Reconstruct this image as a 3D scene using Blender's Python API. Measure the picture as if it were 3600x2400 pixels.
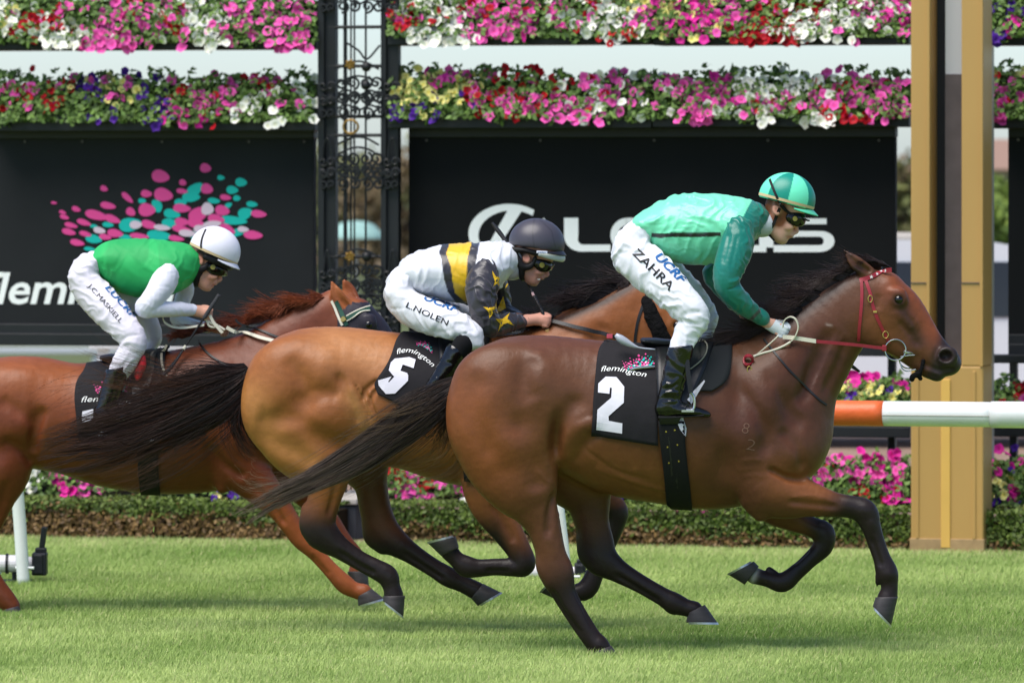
import bpy, bmesh, math, random
import numpy as np
from mathutils import Vector, Matrix
from mathutils.bvhtree import BVHTree

for o in list(bpy.data.objects):
    bpy.data.objects.remove(o)
SC = bpy.context.scene
COL = SC.collection

# ------------------------------------------------------------------ camera, world, sun, exposure
CAM_H, CAM_Y, FPX, CX, HZ = 2.42, -30.0, 21582.0, 1800.0, 557.0
cam = bpy.data.cameras.new('camera')
cam.sensor_width = 36.0
cam.lens = FPX / 100.0
cam.shift_y = -(1200.0 - HZ) / 3600.0
cam.clip_start, cam.clip_end = 0.5, 3000.0
cam.dof.use_dof = True
cam.dof.focus_distance = 30.0
cam.dof.aperture_fstop = 4.0
camo = bpy.data.objects.new('camera', cam)
camo.location = (0, CAM_Y, CAM_H)
camo.rotation_euler = (math.radians(90), 0, 0)
COL.objects.link(camo)
SC.camera = camo

SUN_EL, SUN_AZ = math.radians(64), math.radians(222)      # azimuth clockwise from +Y
w = bpy.data.worlds.new('World')
SC.world = w
w.use_nodes = True
nt = w.node_tree
for n in list(nt.nodes):
    nt.nodes.remove(n)
sky = nt.nodes.new('ShaderNodeTexSky')
sky.sky_type = 'NISHITA'
sky.sun_disc = False
sky.sun_elevation = SUN_EL
sky.sun_rotation = SUN_AZ
sky.air_density = 0.7
sky.dust_density = 0.7
sky.ozone_density = 2.5
bg = nt.nodes.new('ShaderNodeBackground')
bg.inputs['Strength'].default_value = 0.10
out = nt.nodes.new('ShaderNodeOutputWorld')
nt.links.new(sky.outputs[0], bg.inputs[0])
nt.links.new(bg.outputs[0], out.inputs[0])

sl = bpy.data.lights.new('sun', 'SUN')
sl.energy = 2.5
sl.angle = math.radians(46)
sl.color = (1.0, 0.95, 0.88)
so = bpy.data.objects.new('sun', sl)
sd = Vector((math.sin(SUN_AZ) * math.cos(SUN_EL), math.cos(SUN_AZ) * math.cos(SUN_EL), math.sin(SUN_EL)))
so.rotation_euler = sd.to_track_quat('Z', 'Y').to_euler()
so.location = (0, -10, 20)
COL.objects.link(so)
vs = SC.view_settings
SC.display_settings.display_device = 'sRGB'
vs.view_transform = 'Standard'
vs.look = 'None'
vs.exposure = 0.9
vs.gamma = 1.0
vs.use_curve_mapping = False
SC.render.engine = 'CYCLES'
SC.cycles.use_denoising = True
SC.cycles.max_bounces = 8
SC.cycles.transparent_max_bounces = 8

random.seed(7)
RNG = np.random.default_rng(11)

# ------------------------------------------------------------------ geometry helpers
def WP(X, Y, y):
    """Measured photo position (3600 wide) at the real depth y -> world point."""
    d = y - CAM_Y
    return np.array(((X - CX) * d / FPX, y, CAM_H - (Y - HZ) * d / FPX))

def SCL(y):
    return (y - CAM_Y) / FPX

def to_px(V):
    d = V[:, 1] - CAM_Y
    return np.stack((CX + V[:, 0] * FPX / d, HZ + (CAM_H - V[:, 2]) * FPX / d), 1)

def lin(c):
    """sRGB 0-255 -> linear"""
    r = []
    for v in c:
        v = v / 255.0
        r.append(v / 12.92 if v <= 0.04045 else ((v + 0.055) / 1.055) ** 2.4)
    return tuple(r)

def new_mesh(name, V, F):
    me = bpy.data.meshes.new(name)
    V = np.asarray(V, dtype=np.float32)
    if isinstance(F, np.ndarray):
        n, k = F.shape
        me.vertices.add(len(V))
        me.vertices.foreach_set('co', V.ravel())
        me.loops.add(n * k)
        me.loops.foreach_set('vertex_index', F.astype(np.int32).ravel())
        me.polygons.add(n)
        me.polygons.foreach_set('loop_start', np.arange(0, n * k, k, dtype=np.int32))
        me.update(calc_edges=True)
    else:
        me.from_pydata([tuple(map(float, v)) for v in V], [], [tuple(int(i) for i in f) for f in F])
        me.update()
    return me

def smooth(me, on=True):
    me.polygons.foreach_set('use_smooth', [on] * len(me.polygons))

def set_col(me, C, name='col'):
    C = np.asarray(C, dtype=np.float32)
    if C.shape[1] == 3:
        C = np.concatenate((C, np.ones((len(C), 1), np.float32)), 1)
    a = me.color_attributes.new(name, 'FLOAT_COLOR', 'POINT')
    a.data.foreach_set('color', C.ravel())

def thing(name, label, cat, loc, rz=0.0, group=None):
    o = bpy.data.objects.new(name, None)
    o.empty_display_size = 0.1
    o.location = tuple(float(v) for v in loc)
    o.rotation_euler = (0, 0, rz)
    COL.objects.link(o)
    o['label'] = label
    o['category'] = cat
    if group:
        o['group'] = group
    return o

def wmat(o):
    m = Matrix.LocRotScale(o.location, o.rotation_euler, o.scale)
    return wmat(o.parent) @ m if o.parent else m

def put(name, me, mats=None, parent=None, kind=None, label=None):
    """Link a mesh given in WORLD coordinates; re-expressed in the parent's frame."""
    o = bpy.data.objects.new(name, me)
    COL.objects.link(o)
    if mats is not None:
        for m in (mats if isinstance(mats, (list, tuple)) else [mats]):
            me.materials.append(m)
    if parent is not None:
        o.parent = parent
        me.transform(wmat(parent).inverted())
    if kind:
        o['kind'] = kind
    if label:
        o['label'] = label
    return o

def tag(o, label, cat, group=None):
    o['label'] = label
    o['category'] = cat
    if group:
        o['group'] = group
    return o

def recentre(o):
    """Give a top-level mesh an origin at its base."""
    me = o.data
    n = len(me.vertices)
    V = np.empty(n * 3, np.float32)
    me.vertices.foreach_get('co', V)
    V = V.reshape(-1, 3)
    c = (V.min(0) + V.max(0)) / 2
    c[2] = V[:, 2].min()
    me.transform(Matrix.Translation(-Vector(c.tolist())))
    o.location = c.tolist()
    return o

class MB:
    """Collects boxes, tubes, rings into one mesh."""
    def __init__(s):
        s.V, s.F = [], []
    def add(s, V, F):
        b = len(s.V)
        s.V += [tuple(map(float, v)) for v in V]
        s.F += [tuple(i + b for i in f) for f in F]
    def box(s, c, sx, sy, sz, R=None, bev=0.0):
        hx, hy, hz = sx / 2, sy / 2, sz / 2
        if bev > 0:
            bm = bmesh.new()
            bmesh.ops.create_cube(bm, size=1.0)
            for v in bm.verts:
                v.co = (v.co.x * sx, v.co.y * sy, v.co.z * sz)
            bmesh.ops.bevel(bm, geom=list(bm.edges), offset=bev, segments=2, affect='EDGES', profile=0.5)
            P = np.array([v.co[:] for v in bm.verts])
            Fs = [tuple(v.index for v in f.verts) for f in bm.faces]
            bm.free()
        else:
            P = np.array([(x, y, z) for z in (-hz, hz) for y in (-hy, hy) for x in (-hx, hx)])
            Fs = [(0, 2, 3, 1), (4, 5, 7, 6), (0, 1, 5, 4), (2, 6, 7, 3), (0, 4, 6, 2), (1, 3, 7, 5)]
        if R is not None:
            P = P @ np.array(R).T
        s.add(P + np.array(c), Fs)
    def tube(s, pts, r, n=8, cap=True, closed=False, flat=None):
        P = np.array(pts, float)
        m = len(P)
        rr = np.full(m, r) if np.isscalar(r) else np.array(r)
        V, prev = [], None
        for i in range(m):
            if closed:
                t = P[(i + 1) % m] - P[i - 1]
            else:
                t = P[min(i + 1, m - 1)] - P[max(i - 1, 0)]
            t = t / (np.linalg.norm(t) + 1e-12)
            if prev is None:
                up = np.array((0, 0, 1.0)) if abs(t[2]) < 0.9 else np.array((1.0, 0, 0))
            else:
                up = prev
            a = up - t * np.dot(up, t)
            a /= np.linalg.norm(a) + 1e-12
            prev = a
            b = np.cross(t, a)
            for k in range(n):
                an = 2 * math.pi * k / n
                V.append(P[i] + rr[i] * (math.cos(an) * a + math.sin(an) * b))
        F = []
        for i in range(m if closed else m - 1):
            j = (i + 1) % m
            for k in range(n):
                k2 = (k + 1) % n
                F.append((i * n + k, i * n + k2, j * n + k2, j * n + k))
        if cap and not closed:
            F.append(tuple(range(n - 1, -1, -1)))
            F.append(tuple((m - 1) * n + k for k in range(n)))
        s.add(V, F)
    def strip(s, pts, wdir, width, thick):
        """flat strap with thickness; wdir (n,3) in-plane width direction"""
        P = np.array(pts, float)
        m = len(P)
        W = np.array(wdir, float)
        T = np.gradient(P, axis=0)
        N = np.cross(T, W)
        N /= np.linalg.norm(N, axis=1)[:, None] + 1e-12
        ww = np.full(m, width) if np.isscalar(width) else np.array(width)
        V = []
        for i in range(m):
            a, b = W[i] * ww[i] / 2, N[i] * thick / 2
            V += [P[i] - a - b, P[i] + a - b, P[i] + a + b, P[i] - a + b]
        F = []
        for i in range(m - 1):
            for k in range(4):
                F.append((i * 4 + k, i * 4 + (k + 1) % 4, i * 4 + 4 + (k + 1) % 4, i * 4 + 4 + k))
        F += [(3, 2, 1, 0), tuple((m - 1) * 4 + k for k in range(4))]
        s.add(V, F)
    def mesh(s, name):
        me = new_mesh(name, s.V, s.F)
        bm = bmesh.new()
        bm.from_mesh(me)
        bmesh.ops.recalc_face_normals(bm, faces=bm.faces)
        bm.to_mesh(me)
        bm.free()
        return me

def catmull(P, n):
    """P (m,k) -> (n,k) Catmull-Rom resample, uniform in node parameter."""
    P = np.asarray(P, float)
    m = len(P)
    if m == 2:
        t = np.linspace(0, 1, n)[:, None]
        return P[0] * (1 - t) + P[1] * t
    t = np.linspace(0, m - 1, n)
    i = np.clip(t.astype(int), 0, m - 2)
    f = (t - i)[:, None]
    E = np.concatenate((2 * P[:1] - P[1:2], P, 2 * P[-1:] - P[-2:-1]))
    p0, p1, p2, p3 = E[i], E[i + 1], E[i + 2], E[i + 3]
    return 0.5 * (2 * p1 + (p2 - p0) * f + (2 * p0 - 5 * p1 + 4 * p2 - p3) * f ** 2 + (3 * p1 - p0 - 3 * p2 + p3) * f ** 3)

def fbm(V, scale, seed=0, octaves=3):
    """cheap smooth noise in about -1..1 (sums of sines)"""
    r = np.random.default_rng(seed)
    o = np.zeros(len(V))
    a, s, tot = 1.0, scale, 0.0
    for _ in range(octaves):
        for _k in range(5):
            k = r.normal(size=3) * s
            o += a * np.sin(V @ k + r.uniform(0, 6.28)) / 2.2
        tot += a
        a *= 0.55
        s *= 2.1
    return o / tot

class Field:
    """Signed-distance grid: soft unions of elliptic tubes and ellipsoids, turned into one mesh."""
    def __init__(s, lo, hi, h):
        s.lo, s.h = np.array(lo, float), h
        n = np.ceil((np.array(hi) - s.lo) / h).astype(int) + 1
        s.ax = [(s.lo[i] + h * np.arange(n[i])).astype(np.float32) for i in range(3)]
        s.F = np.full(tuple(n), 9.0, np.float32)
    def sub(s, lo, hi):
        sl = []
        for i in range(3):
            a = int(max(0, math.floor((lo[i] - s.lo[i]) / s.h)))
            b = int(min(s.F.shape[i], math.ceil((hi[i] - s.lo[i]) / s.h) + 1))
            if b - a < 2:
                return None
            sl.append(slice(a, b))
        return tuple(sl)
    def grid(s, sl):
        return (s.ax[0][sl[0]][:, None, None], s.ax[1][sl[1]][None, :, None], s.ax[2][sl[2]][None, None, :])
    def smin(s, sl, D, k):
        A = s.F[sl]
        hh = np.maximum(k - np.abs(A - D), 0) / k
        s.F[sl] = np.minimum(A, D) - hh * hh * k * 0.25
    def smax(s, sl, D, k):
        A = s.F[sl]
        hh = np.maximum(k - np.abs(A - D), 0) / k
        s.F[sl] = np.maximum(A, D) + hh * hh * k * 0.25
    def tube(s, P, ra, rb, k=0.03, n=(0, 1, 0), seg=None, cut=False):
        """P (m,3) world; ra in-plane radius, rb radius along n."""
        P = np.asarray(P, float)
        m = len(P)
        ra = np.broadcast_to(np.asarray(ra, float), (m,))
        rb = np.broadcast_to(np.asarray(rb, float), (m,))
        Q = catmull(np.column_stack((P, ra, rb)), seg or (m - 1) * 4 + 1)
        Q[:, 3:] = np.maximum(Q[:, 3:], 0.001)
        mg = k + 3 * s.h
        R = np.maximum(Q[:, 3], Q[:, 4])
        sl = s.sub((Q[:, :3] - R[:, None]).min(0) - mg, (Q[:, :3] + R[:, None]).max(0) + mg)
        if sl is None:
            return
        D = np.full(s.F[sl].shape, 9.0, np.float32)
        n = np.array(n, float)
        for i in range(len(Q) - 1):
            p0, p1 = Q[i, :3], Q[i + 1, :3]
            rm = max(R[i], R[i + 1])
            ss = s.sub(np.minimum(p0, p1) - rm - mg, np.maximum(p0, p1) + rm + mg)
            if ss is None:
                continue
            ss = tuple(slice(max(ss[j].start, sl[j].start), min(ss[j].stop, sl[j].stop)) for j in range(3))
            if any(q.stop - q.start < 1 for q in ss):
                continue
            x, y, z = s.grid(ss)
            a = p1 - p0
            L2 = float(a @ a) + 1e-12
            nn = n - a * (n @ a) / L2
            nn = nn / (np.linalg.norm(nn) + 1e-9)
            x, y, z = x - p0[0], y - p0[1], z - p0[2]
            t = np.clip((x * a[0] + y * a[1] + z * a[2]) / L2, 0, 1).astype(np.float32)
            op = x * nn[0] + y * nn[1] + z * nn[2]
            r2 = (x - t * a[0]) ** 2 + (y - t * a[1]) ** 2 + (z - t * a[2]) ** 2
            ip2 = np.maximum(r2 - op * op, 0)
            A = (Q[i, 3] + t * (Q[i + 1, 3] - Q[i, 3])).astype(np.float32)
            B = (Q[i, 4] + t * (Q[i + 1, 4] - Q[i, 4])).astype(np.float32)
            k0 = np.sqrt(ip2 / A ** 2 + op * op / B ** 2)
            k1 = np.sqrt(ip2 / A ** 4 + op * op / B ** 4) + 1e-6
            d = np.where(k0 < 1e-3, -np.minimum(A, B), k0 * (k0 - 1) / k1)
            loc = tuple(slice(ss[j].start - sl[j].start, ss[j].stop - sl[j].start) for j in range(3))
            D[loc] = np.minimum(D[loc], d)
        if cut:
            s.smax(sl, -D, k)
        else:
            s.smin(sl, D, k)
    def ell(s, c, r, k=0.02, R=None, cut=False):
        """ellipsoid, radii r along the columns of R"""
        c, r = np.array(c, float), np.array(r, float)
        mg = k + 3 * s.h
        sl = s.sub(c - r.max() - mg, c + r.max() + mg)
        if sl is None:
            return
        x, y, z = s.grid(sl)
        x, y, z = x - c[0], y - c[1], z - c[2]
        R = np.eye(3) if R is None else np.array(R)
        q = [(x * R[0, j] + y * R[1, j] + z * R[2, j]) for j in range(3)]
        k0 = np.sqrt(sum((q[j] / r[j]) ** 2 for j in range(3)))
        k1 = np.sqrt(sum((q[j] / r[j] ** 2) ** 2 for j in range(3))) + 1e-6
        D = np.where(k0 < 1e-3, -r.min(), k0 * (k0 - 1) / k1).astype(np.float32)
        if cut:
            s.smax(sl, -D, k)
        else:
            s.smin(sl, D, k)
    def bump(s, c, sig, amp):
        c = np.array(c, float)
        sig = np.broadcast_to(np.asarray(sig, float), (3,))
        sl = s.sub(c - 3 * sig, c + 3 * sig)
        if sl is None:
            return
        x, y, z = s.grid(sl)
        s.F[sl] -= (amp * np.exp(-((x - c[0]) / sig[0]) ** 2 - ((y - c[1]) / sig[1]) ** 2 - ((z - c[2]) / sig[2]) ** 2)).astype(np.float32)
    def ridge(s, P, wd, amp, n=None, wn=0.1):
        """raised (amp>0) or sunk (amp<0) line along polyline P, gaussian width wd, tapering at its ends"""
        Q = catmull(np.asarray(P, float), (len(P) - 1) * 5 + 1)
        sl = s.sub(Q.min(0) - 3 * wd, Q.max(0) + 3 * wd)
        if sl is None:
            return
        x, y, z = s.grid(sl)
        best = np.full(s.F[sl].shape, 9.0, np.float32)
        tt = np.zeros(s.F[sl].shape, np.float32)
        N = len(Q) - 1
        for i in range(N):
            p0, a = Q[i], Q[i + 1] - Q[i]
            L2 = float(a @ a) + 1e-12
            t = np.clip(((x - p0[0]) * a[0] + (y - p0[1]) * a[1] + (z - p0[2]) * a[2]) / L2, 0, 1)
            d = (x - p0[0] - t * a[0]) ** 2 + (y - p0[1] - t * a[1]) ** 2 + (z - p0[2] - t * a[2]) ** 2
            m = d < best
            best = np.where(m, d, best)
            tt = np.where(m, (i + t) / N, tt)
        env = np.clip(np.minimum(tt, 1 - tt) * 5, 0, 1)
        env = env * env * (3 - 2 * env)
        s.F[sl] -= (amp * np.exp(-best / wd ** 2) * env).astype(np.float32)
    def snap(s, P, y_from):
        """move a point along y on to the surface, searching away from the camera"""
        i = int(np.clip(round((P[0] - s.lo[0]) / s.h), 0, s.F.shape[0] - 1))
        k = int(np.clip(round((P[2] - s.lo[2]) / s.h), 0, s.F.shape[2] - 1))
        j0 = int(np.clip(round((y_from - s.lo[1]) / s.h), 0, s.F.shape[1] - 1))
        col = s.F[i, j0:, k]
        w_ = np.nonzero(col < 0)[0]
        if len(w_):
            return np.array((P[0], s.lo[1] + (j0 + w_[0]) * s.h, P[2]))
        return np.array(P)
    def cutplane(s, c, n, k=0.01):
        """remove everything on the side n points to"""
        x, y, z = s.grid((slice(None),) * 3)
        D = ((x - c[0]) * n[0] + (y - c[1]) * n[1] + (z - c[2]) * n[2]).astype(np.float32)
        s.smax((slice(None),) * 3, D, k)
    def mesh(s, relax=1):
        F, h = s.F, s.h
        sgn = F < 0
        nx, ny, nz = F.shape
        cnt = np.zeros((nx - 1, ny - 1, nz - 1), np.int8)
        for i in (0, 1):
            for j in (0, 1):
                for k in (0, 1):
                    cnt += sgn[i:nx - 1 + i, j:ny - 1 + j, k:nz - 1 + k]
        idx = np.argwhere((cnt > 0) & (cnt < 8))
        vid = np.full(cnt.shape, -1, np.int32)
        vid[idx[:, 0], idx[:, 1], idx[:, 2]] = np.arange(len(idx))
        acc = np.zeros((len(idx), 3))
        num = np.zeros(len(idx))
        corners = [(i, j, k) for i in (0, 1) for j in (0, 1) for k in (0, 1)]
        vals = {c: F[idx[:, 0] + c[0], idx[:, 1] + c[1], idx[:, 2] + c[2]] for c in corners}
        for a in range(3):
            for c in corners:
                if c[a] == 1:
                    continue
                c2 = list(c)
                c2[a] = 1
                f0, f1 = vals[c], vals[tuple(c2)]
                m = (f0 < 0) != (f1 < 0)
                t = np.where(m, f0 / np.where(m, f0 - f1, 1), 0)
                p = np.array(c, float)[None, :].repeat(len(idx), 0)
                p[:, a] += t
                acc += p * m[:, None]
                num += m
        V = s.lo + h * (idx + acc / num[:, None])
        Q = []
        for a in range(3):
            b, c = (a + 1) % 3, (a + 2) % 3
            s0 = [slice(None)] * 3
            s1 = [slice(None)] * 3
            s0[a], s1[a] = slice(0, -1), slice(1, None)
            for ax in (b, c):
                s0[ax] = s1[ax] = slice(1, -1)
            ch = sgn[tuple(s0)] != sgn[tuple(s1)]
            g = np.argwhere(ch)
            if not len(g):
                continue
            g[:, b] += 1
            g[:, c] += 1
            inside = sgn[g[:, 0], g[:, 1], g[:, 2]]
            eb, ec = np.eye(3, dtype=int)[b], np.eye(3, dtype=int)[c]
            def at(q):
                return vid[q[:, 0], q[:, 1], q[:, 2]]
            q = np.stack((at(g - eb - ec), at(g - ec), at(g), at(g - eb)), 1)
            q[~inside] = q[~inside][:, ::-1]
            Q.append(q)
        Q = np.concatenate(Q)
        Q = Q[(Q >= 0).all(1)]
        e0 = np.concatenate([Q[:, i] for i in range(4)])
        e1 = np.concatenate([Q[:, (i + 1) % 4] for i in range(4)])
        nv = len(V)
        deg = np.bincount(e0, minlength=nv) + np.bincount(e1, minlength=nv)
        for it in range(relax * 2):
            lam = 0.5 if it % 2 == 0 else -0.45
            L = np.stack([(np.bincount(e0, V[e1, i], nv) + np.bincount(e1, V[e0, i], nv)) / np.maximum(deg, 1) for i in range(3)], 1) - V
            V = V + lam * L
        return V, Q

def bvh_of(V, F):
    return BVHTree.FromPolygons([tuple(map(float, v)) for v in V], [tuple(int(i) for i in f) for f in F])

CAMP = Vector((0, CAM_Y, CAM_H))
def cast(bvh, X, Y, lift=0.0, y_default=0.0):
    """drop a measured photo point on to a built surface"""
    q = Vector(WP(X, Y, 0.0).tolist())
    d = (q - CAMP).normalized()
    hit = bvh.ray_cast(CAMP, d)
    if hit[0] is None:
        near = WP(X, Y, y_default)
        return near, np.array((0, -1.0, 0)), False
    nrm = hit[1]
    if nrm.dot(d) > 0:
        nrm = -nrm
    p = hit[0] + nrm * lift
    return np.array(p[:]), np.array(nrm[:]), True

def strap_on(mb, bvh, pts, width, lift=0.004, thick=0.004, n=None, y_default=0.0):
    """strap lying on a built surface through measured photo points; width in metres"""
    Q = catmull(np.array(pts, float), n or (len(pts) - 1) * 6 + 1)
    P, N = [], []
    for x, y in Q:
        p, nr, ok = cast(bvh, x, y, lift, y_default)
        P.append(p)
        N.append(nr)
    P, N = np.array(P), np.array(N)
    for _ in range(2):
        P[1:-1] = 0.25 * P[:-2] + 0.5 * P[1:-1] + 0.25 * P[2:]
        N[1:-1] = 0.25 * N[:-2] + 0.5 * N[1:-1] + 0.25 * N[2:]
    T = np.gradient(P, axis=0)
    W = np.cross(T, N)
    W /= np.linalg.norm(W, axis=1)[:, None] + 1e-9
    mb.strip(P, W, width, thick)

def flat_print(bvh, V2, F, lift, y_default=0.0):
    """flat print: 2-D shape in measured photo coordinates laid on to a built surface"""
    out = []
    for x, y in V2:
        p, nr, ok = cast(bvh, x, y, lift, y_default)
        out.append(p)
    return new_mesh('print', np.array(out), F)

FONTCACHE = {}
def text2d(s, bold=0.0, shear=0.0, spacing=1.0):
    """text outline -> (verts2d with cap height about 1, faces), origin at left of baseline"""
    cu = bpy.data.curves.new('t', 'FONT')
    cu.body = s
    cu.size = 1.0
    cu.offset = bold
    cu.shear = shear
    cu.space_character = spacing
    cu.resolution_u = 3
    ob = bpy.data.objects.new('t', cu)
    COL.objects.link(ob)
    dg = bpy.context.evaluated_depsgraph_get()
    ev = ob.evaluated_get(dg)
    me = bpy.data.meshes.new_from_object(ev)
    bpy.data.objects.remove(ob)
    bpy.data.curves.remove(cu)
    V = np.array([v.co[:2] for v in me.vertices])
    F = [tuple(p.vertices) for p in me.polygons]
    bpy.data.meshes.remove(me)
    V[:, 0] -= V[:, 0].min()
    return V, F

def refine2d(V, F, maxlen):
    bm = bmesh.new()
    vs_ = [bm.verts.new((x, y, 0)) for x, y in V]
    for f in F:
        try:
            bm.faces.new([vs_[i] for i in f])
        except ValueError:
            pass
    for _ in range(6):
        es = [e for e in bm.edges if e.calc_length() > maxlen]
        if not es:
            break
        bmesh.ops.subdivide_edges(bm, edges=es, cuts=1)
        bmesh.ops.triangulate(bm, faces=bm.faces)
    bm.verts.index_update()
    V = np.array([v.co[:2] for v in bm.verts])
    F = [tuple(v.index for v in f.verts) for f in bm.faces]
    bm.free()
    return V, F

def text_px(s, p0, p1, height, bold=0.0, shear=0.0, spacing=1.0, squash=True):
    """text from measured baseline point p0 to p1 with letter height in photo px"""
    V, F = text2d(s, bold, shear, spacing)
    V, F = refine2d(V, F, 0.22)
    p0, p1 = np.array(p0, float), np.array(p1, float)
    e = p1 - p0
    L = np.linalg.norm(e)
    e /= L
    up = np.array((e[1], -e[0]))
    sx = L / V[:, 0].max()
    return p0 + V[:, :1] * sx * e + V[:, 1:2] * height / 0.72 * up, F

# ------------------------------------------------------------------ materials
def mat(name, col=None, rough=0.6, spec=0.3, metal=0.0, attr=None, noise=None, bump=None, sheen=0.0, coat=0.0, trans=0.0, emit=None, aniso=None):
    m = bpy.data.materials.new(name)
    m.use_nodes = True
    t = m.node_tree
    b = t.nodes['Principled BSDF']
    b.inputs['Roughness'].default_value = rough
    b.inputs['Specular IOR Level'].default_value = spec
    b.inputs['Metallic'].default_value = metal
    b.inputs['Coat Weight'].default_value = coat
    b.inputs['Coat Roughness'].default_value = 0.06
    if sheen:
        b.inputs['Sheen Weight'].default_value = sheen
    src = None
    if attr:
        a = t.nodes.new('ShaderNodeAttribute')
        a.attribute_name = attr
        src = a.outputs['Color']
    elif col:
        b.inputs['Base Color'].default_value = (*col, 1)
    tc = t.nodes.new('ShaderNodeTexCoord')
    def nz(scale, detail, stretch):
        mp = t.nodes.new('ShaderNodeMapping')
        mp.inputs['Scale'].default_value = stretch
        t.links.new(tc.outputs['Object'], mp.inputs[0])
        n = t.nodes.new('ShaderNodeTexNoise')
        n.inputs['Scale'].default_value = scale
        n.inputs['Detail'].default_value = detail
        t.links.new(mp.outputs[0], n.inputs['Vector'])
        return n
    if noise:
        # (scale, amount, stretch)
        n = nz(noise[0], 5, noise[2] if len(noise) > 2 else (1, 1, 1))
        mr = t.nodes.new('ShaderNodeMapRange')
        mr.inputs['From Min'].default_value = 0.3
        mr.inputs['From Max'].default_value = 0.7
        mr.inputs['To Min'].default_value = 1 - noise[1]
        mr.inputs['To Max'].default_value = 1 + noise[1]
        t.links.new(n.outputs['Fac'], mr.inputs[0])
        mx = t.nodes.new('ShaderNodeVectorMath')
        mx.operation = 'SCALE'
        if src:
            t.links.new(src, mx.inputs[0])
        else:
            mx.inputs[0].default_value = col
        t.links.new(mr.outputs[0], mx.inputs['Scale'])
        src = mx.outputs[0]
    if src:
        t.links.new(src, b.inputs['Base Color'])
    if bump:
        # list of (scale, strength, distance, stretch)
        last = None
        for bp in bump:
            n = nz(bp[0], 4, bp[3] if len(bp) > 3 else (1, 1, 1))
            bn = t.nodes.new('ShaderNodeBump')
            bn.inputs['Strength'].default_value = bp[1]
            bn.inputs['Distance'].default_value = bp[2]
            t.links.new(n.outputs['Fac'], bn.inputs['Height'])
            if last:
                t.links.new(last.outputs[0], bn.inputs['Normal'])
            last = bn
        t.links.new(last.outputs[0], b.inputs['Normal'])
    return m

# ================================================================== SETTING
U2 = np.array((0.9736, -0.2282, 0.0))     # along the rail, boards and hedge
N2 = np.array((0.2282, 0.9736, 0.0))      # away from the camera
A2 = np.array((-3.26, 9.1, 0.0))          # a point on the hedge's front face
RB = np.column_stack((U2, N2, (0, 0, 1)))
RZB = math.atan2(U2[1], U2[0])
def BW(u, w_, z):
    return A2 + u * U2 + w_ * N2 + np.array((0, 0, z))
def BG(X, Y, off):
    """measured photo point on the upright plane OFF metres behind the hedge front -> (u, z)"""
    d = np.array(((X - CX) / FPX, 1.0, -(Y - HZ) / FPX))
    C = np.array((0, CAM_Y, CAM_H))
    t = ((A2 + off * N2 - C) @ N2) / (d @ N2)
    P = C + t * d
    return float((P - A2) @ U2), float(P[2])
def bu(X, off):
    return BG(X, 900, off)[0]
def bz(X, Y, off):
    return BG(X, Y, off)[1]
def bbox(mb, X0, X1, Y0, Y1, off, dep, bev=0.006):
    """box whose front face covers measured X0..X1, Y0..Y1 at OFF, DEP metres deep"""
    u0, z0 = BG(X0, Y1, off)
    u1, z1 = BG(X1, Y0, off)
    mb.box(BW((u0 + u1) / 2, off + dep / 2, (z0 + z1) / 2), u1 - u0, dep, z1 - z0, RB, bev)

M_black = mat('black painted steel', lin((27, 28, 30)), 0.5, 0.4, noise=(6, .15))
M_board = mat('charcoal board', lin((37, 38, 40)), 0.7, 0.15, noise=(2.5, .10), bump=[(60, .1, .002)])
M_boardblk = mat('black board', lin((20, 20, 21)), 0.65, 0.15, noise=(2.5, .10), bump=[(60, .1, .002)])
M_white = mat('white print', lin((250, 250, 247)), 0.5, 0.4)
M_pink = mat('pink print', lin((236, 76, 152)), 0.55, 0.3)
M_teal = mat('teal print', lin((18, 190, 178)), 0.55, 0.3)
M_pale = mat('pale print', lin((226, 200, 216)), 0.55, 0.3)
M_gold = mat('gold paint', lin((188, 148, 86)), 0.45, 0.4, noise=(3, .06, (1, 1, .2)), bump=[(14, .06, .004, (1, 1, .1))])
M_goldl = mat('pale gold', lin((226, 178, 92)), 0.45, 0.4, noise=(4, .05))
M_brass = mat('gilded iron', lin((140, 108, 46)), 0.4, 0.5, metal=0.4)
M_plinth = mat('dark grey plinth', lin((66, 68, 74)), 0.6, 0.3, noise=(8, .12))
M_railw = mat('white rail plastic', lin((236, 238, 236)), 0.32, 0.45, noise=(5, .05), bump=[(9, .05, .004)])
M_railo = mat('orange rail wrap', lin((226, 104, 52)), 0.42, 0.4, noise=(6, .08), bump=[(9, .4, .02), (30, .15, .004)])
M_greyp = mat('grey post', lin((182, 174, 164)), 0.5, 0.3, noise=(6, .06))
M_slate = mat('slate grey board', lin((92, 84, 84)), 0.6, 0.3, noise=(10, .12))
M_paleg = mat('pale grey panel', lin((196, 199, 202)), 0.5, 0.3)
M_leaf = mat('leaves', rough=0.55, spec=0.3, attr='col', noise=(20, .2))
M_petal = mat('petals', rough=0.6, spec=0.2, attr='col')
M_core = mat('dark stems', lin((48, 58, 32)), .9, .1, noise=(30, .4))
M_grass = mat('grass blades', rough=0.6, spec=0.25, attr='col')
M_dark = mat('dark glass', lin((52, 58, 70)), 0.15, 0.5)
M_vanw = mat('white vehicle paint', lin((226, 228, 230)), 0.3, 0.5)
M_tyre = mat('tyre rubber', lin((30, 30, 31)), 0.8, 0.2)
M_bark = mat('bark', lin((96, 80, 66)), 0.85, 0.2, noise=(8, .3))

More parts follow.
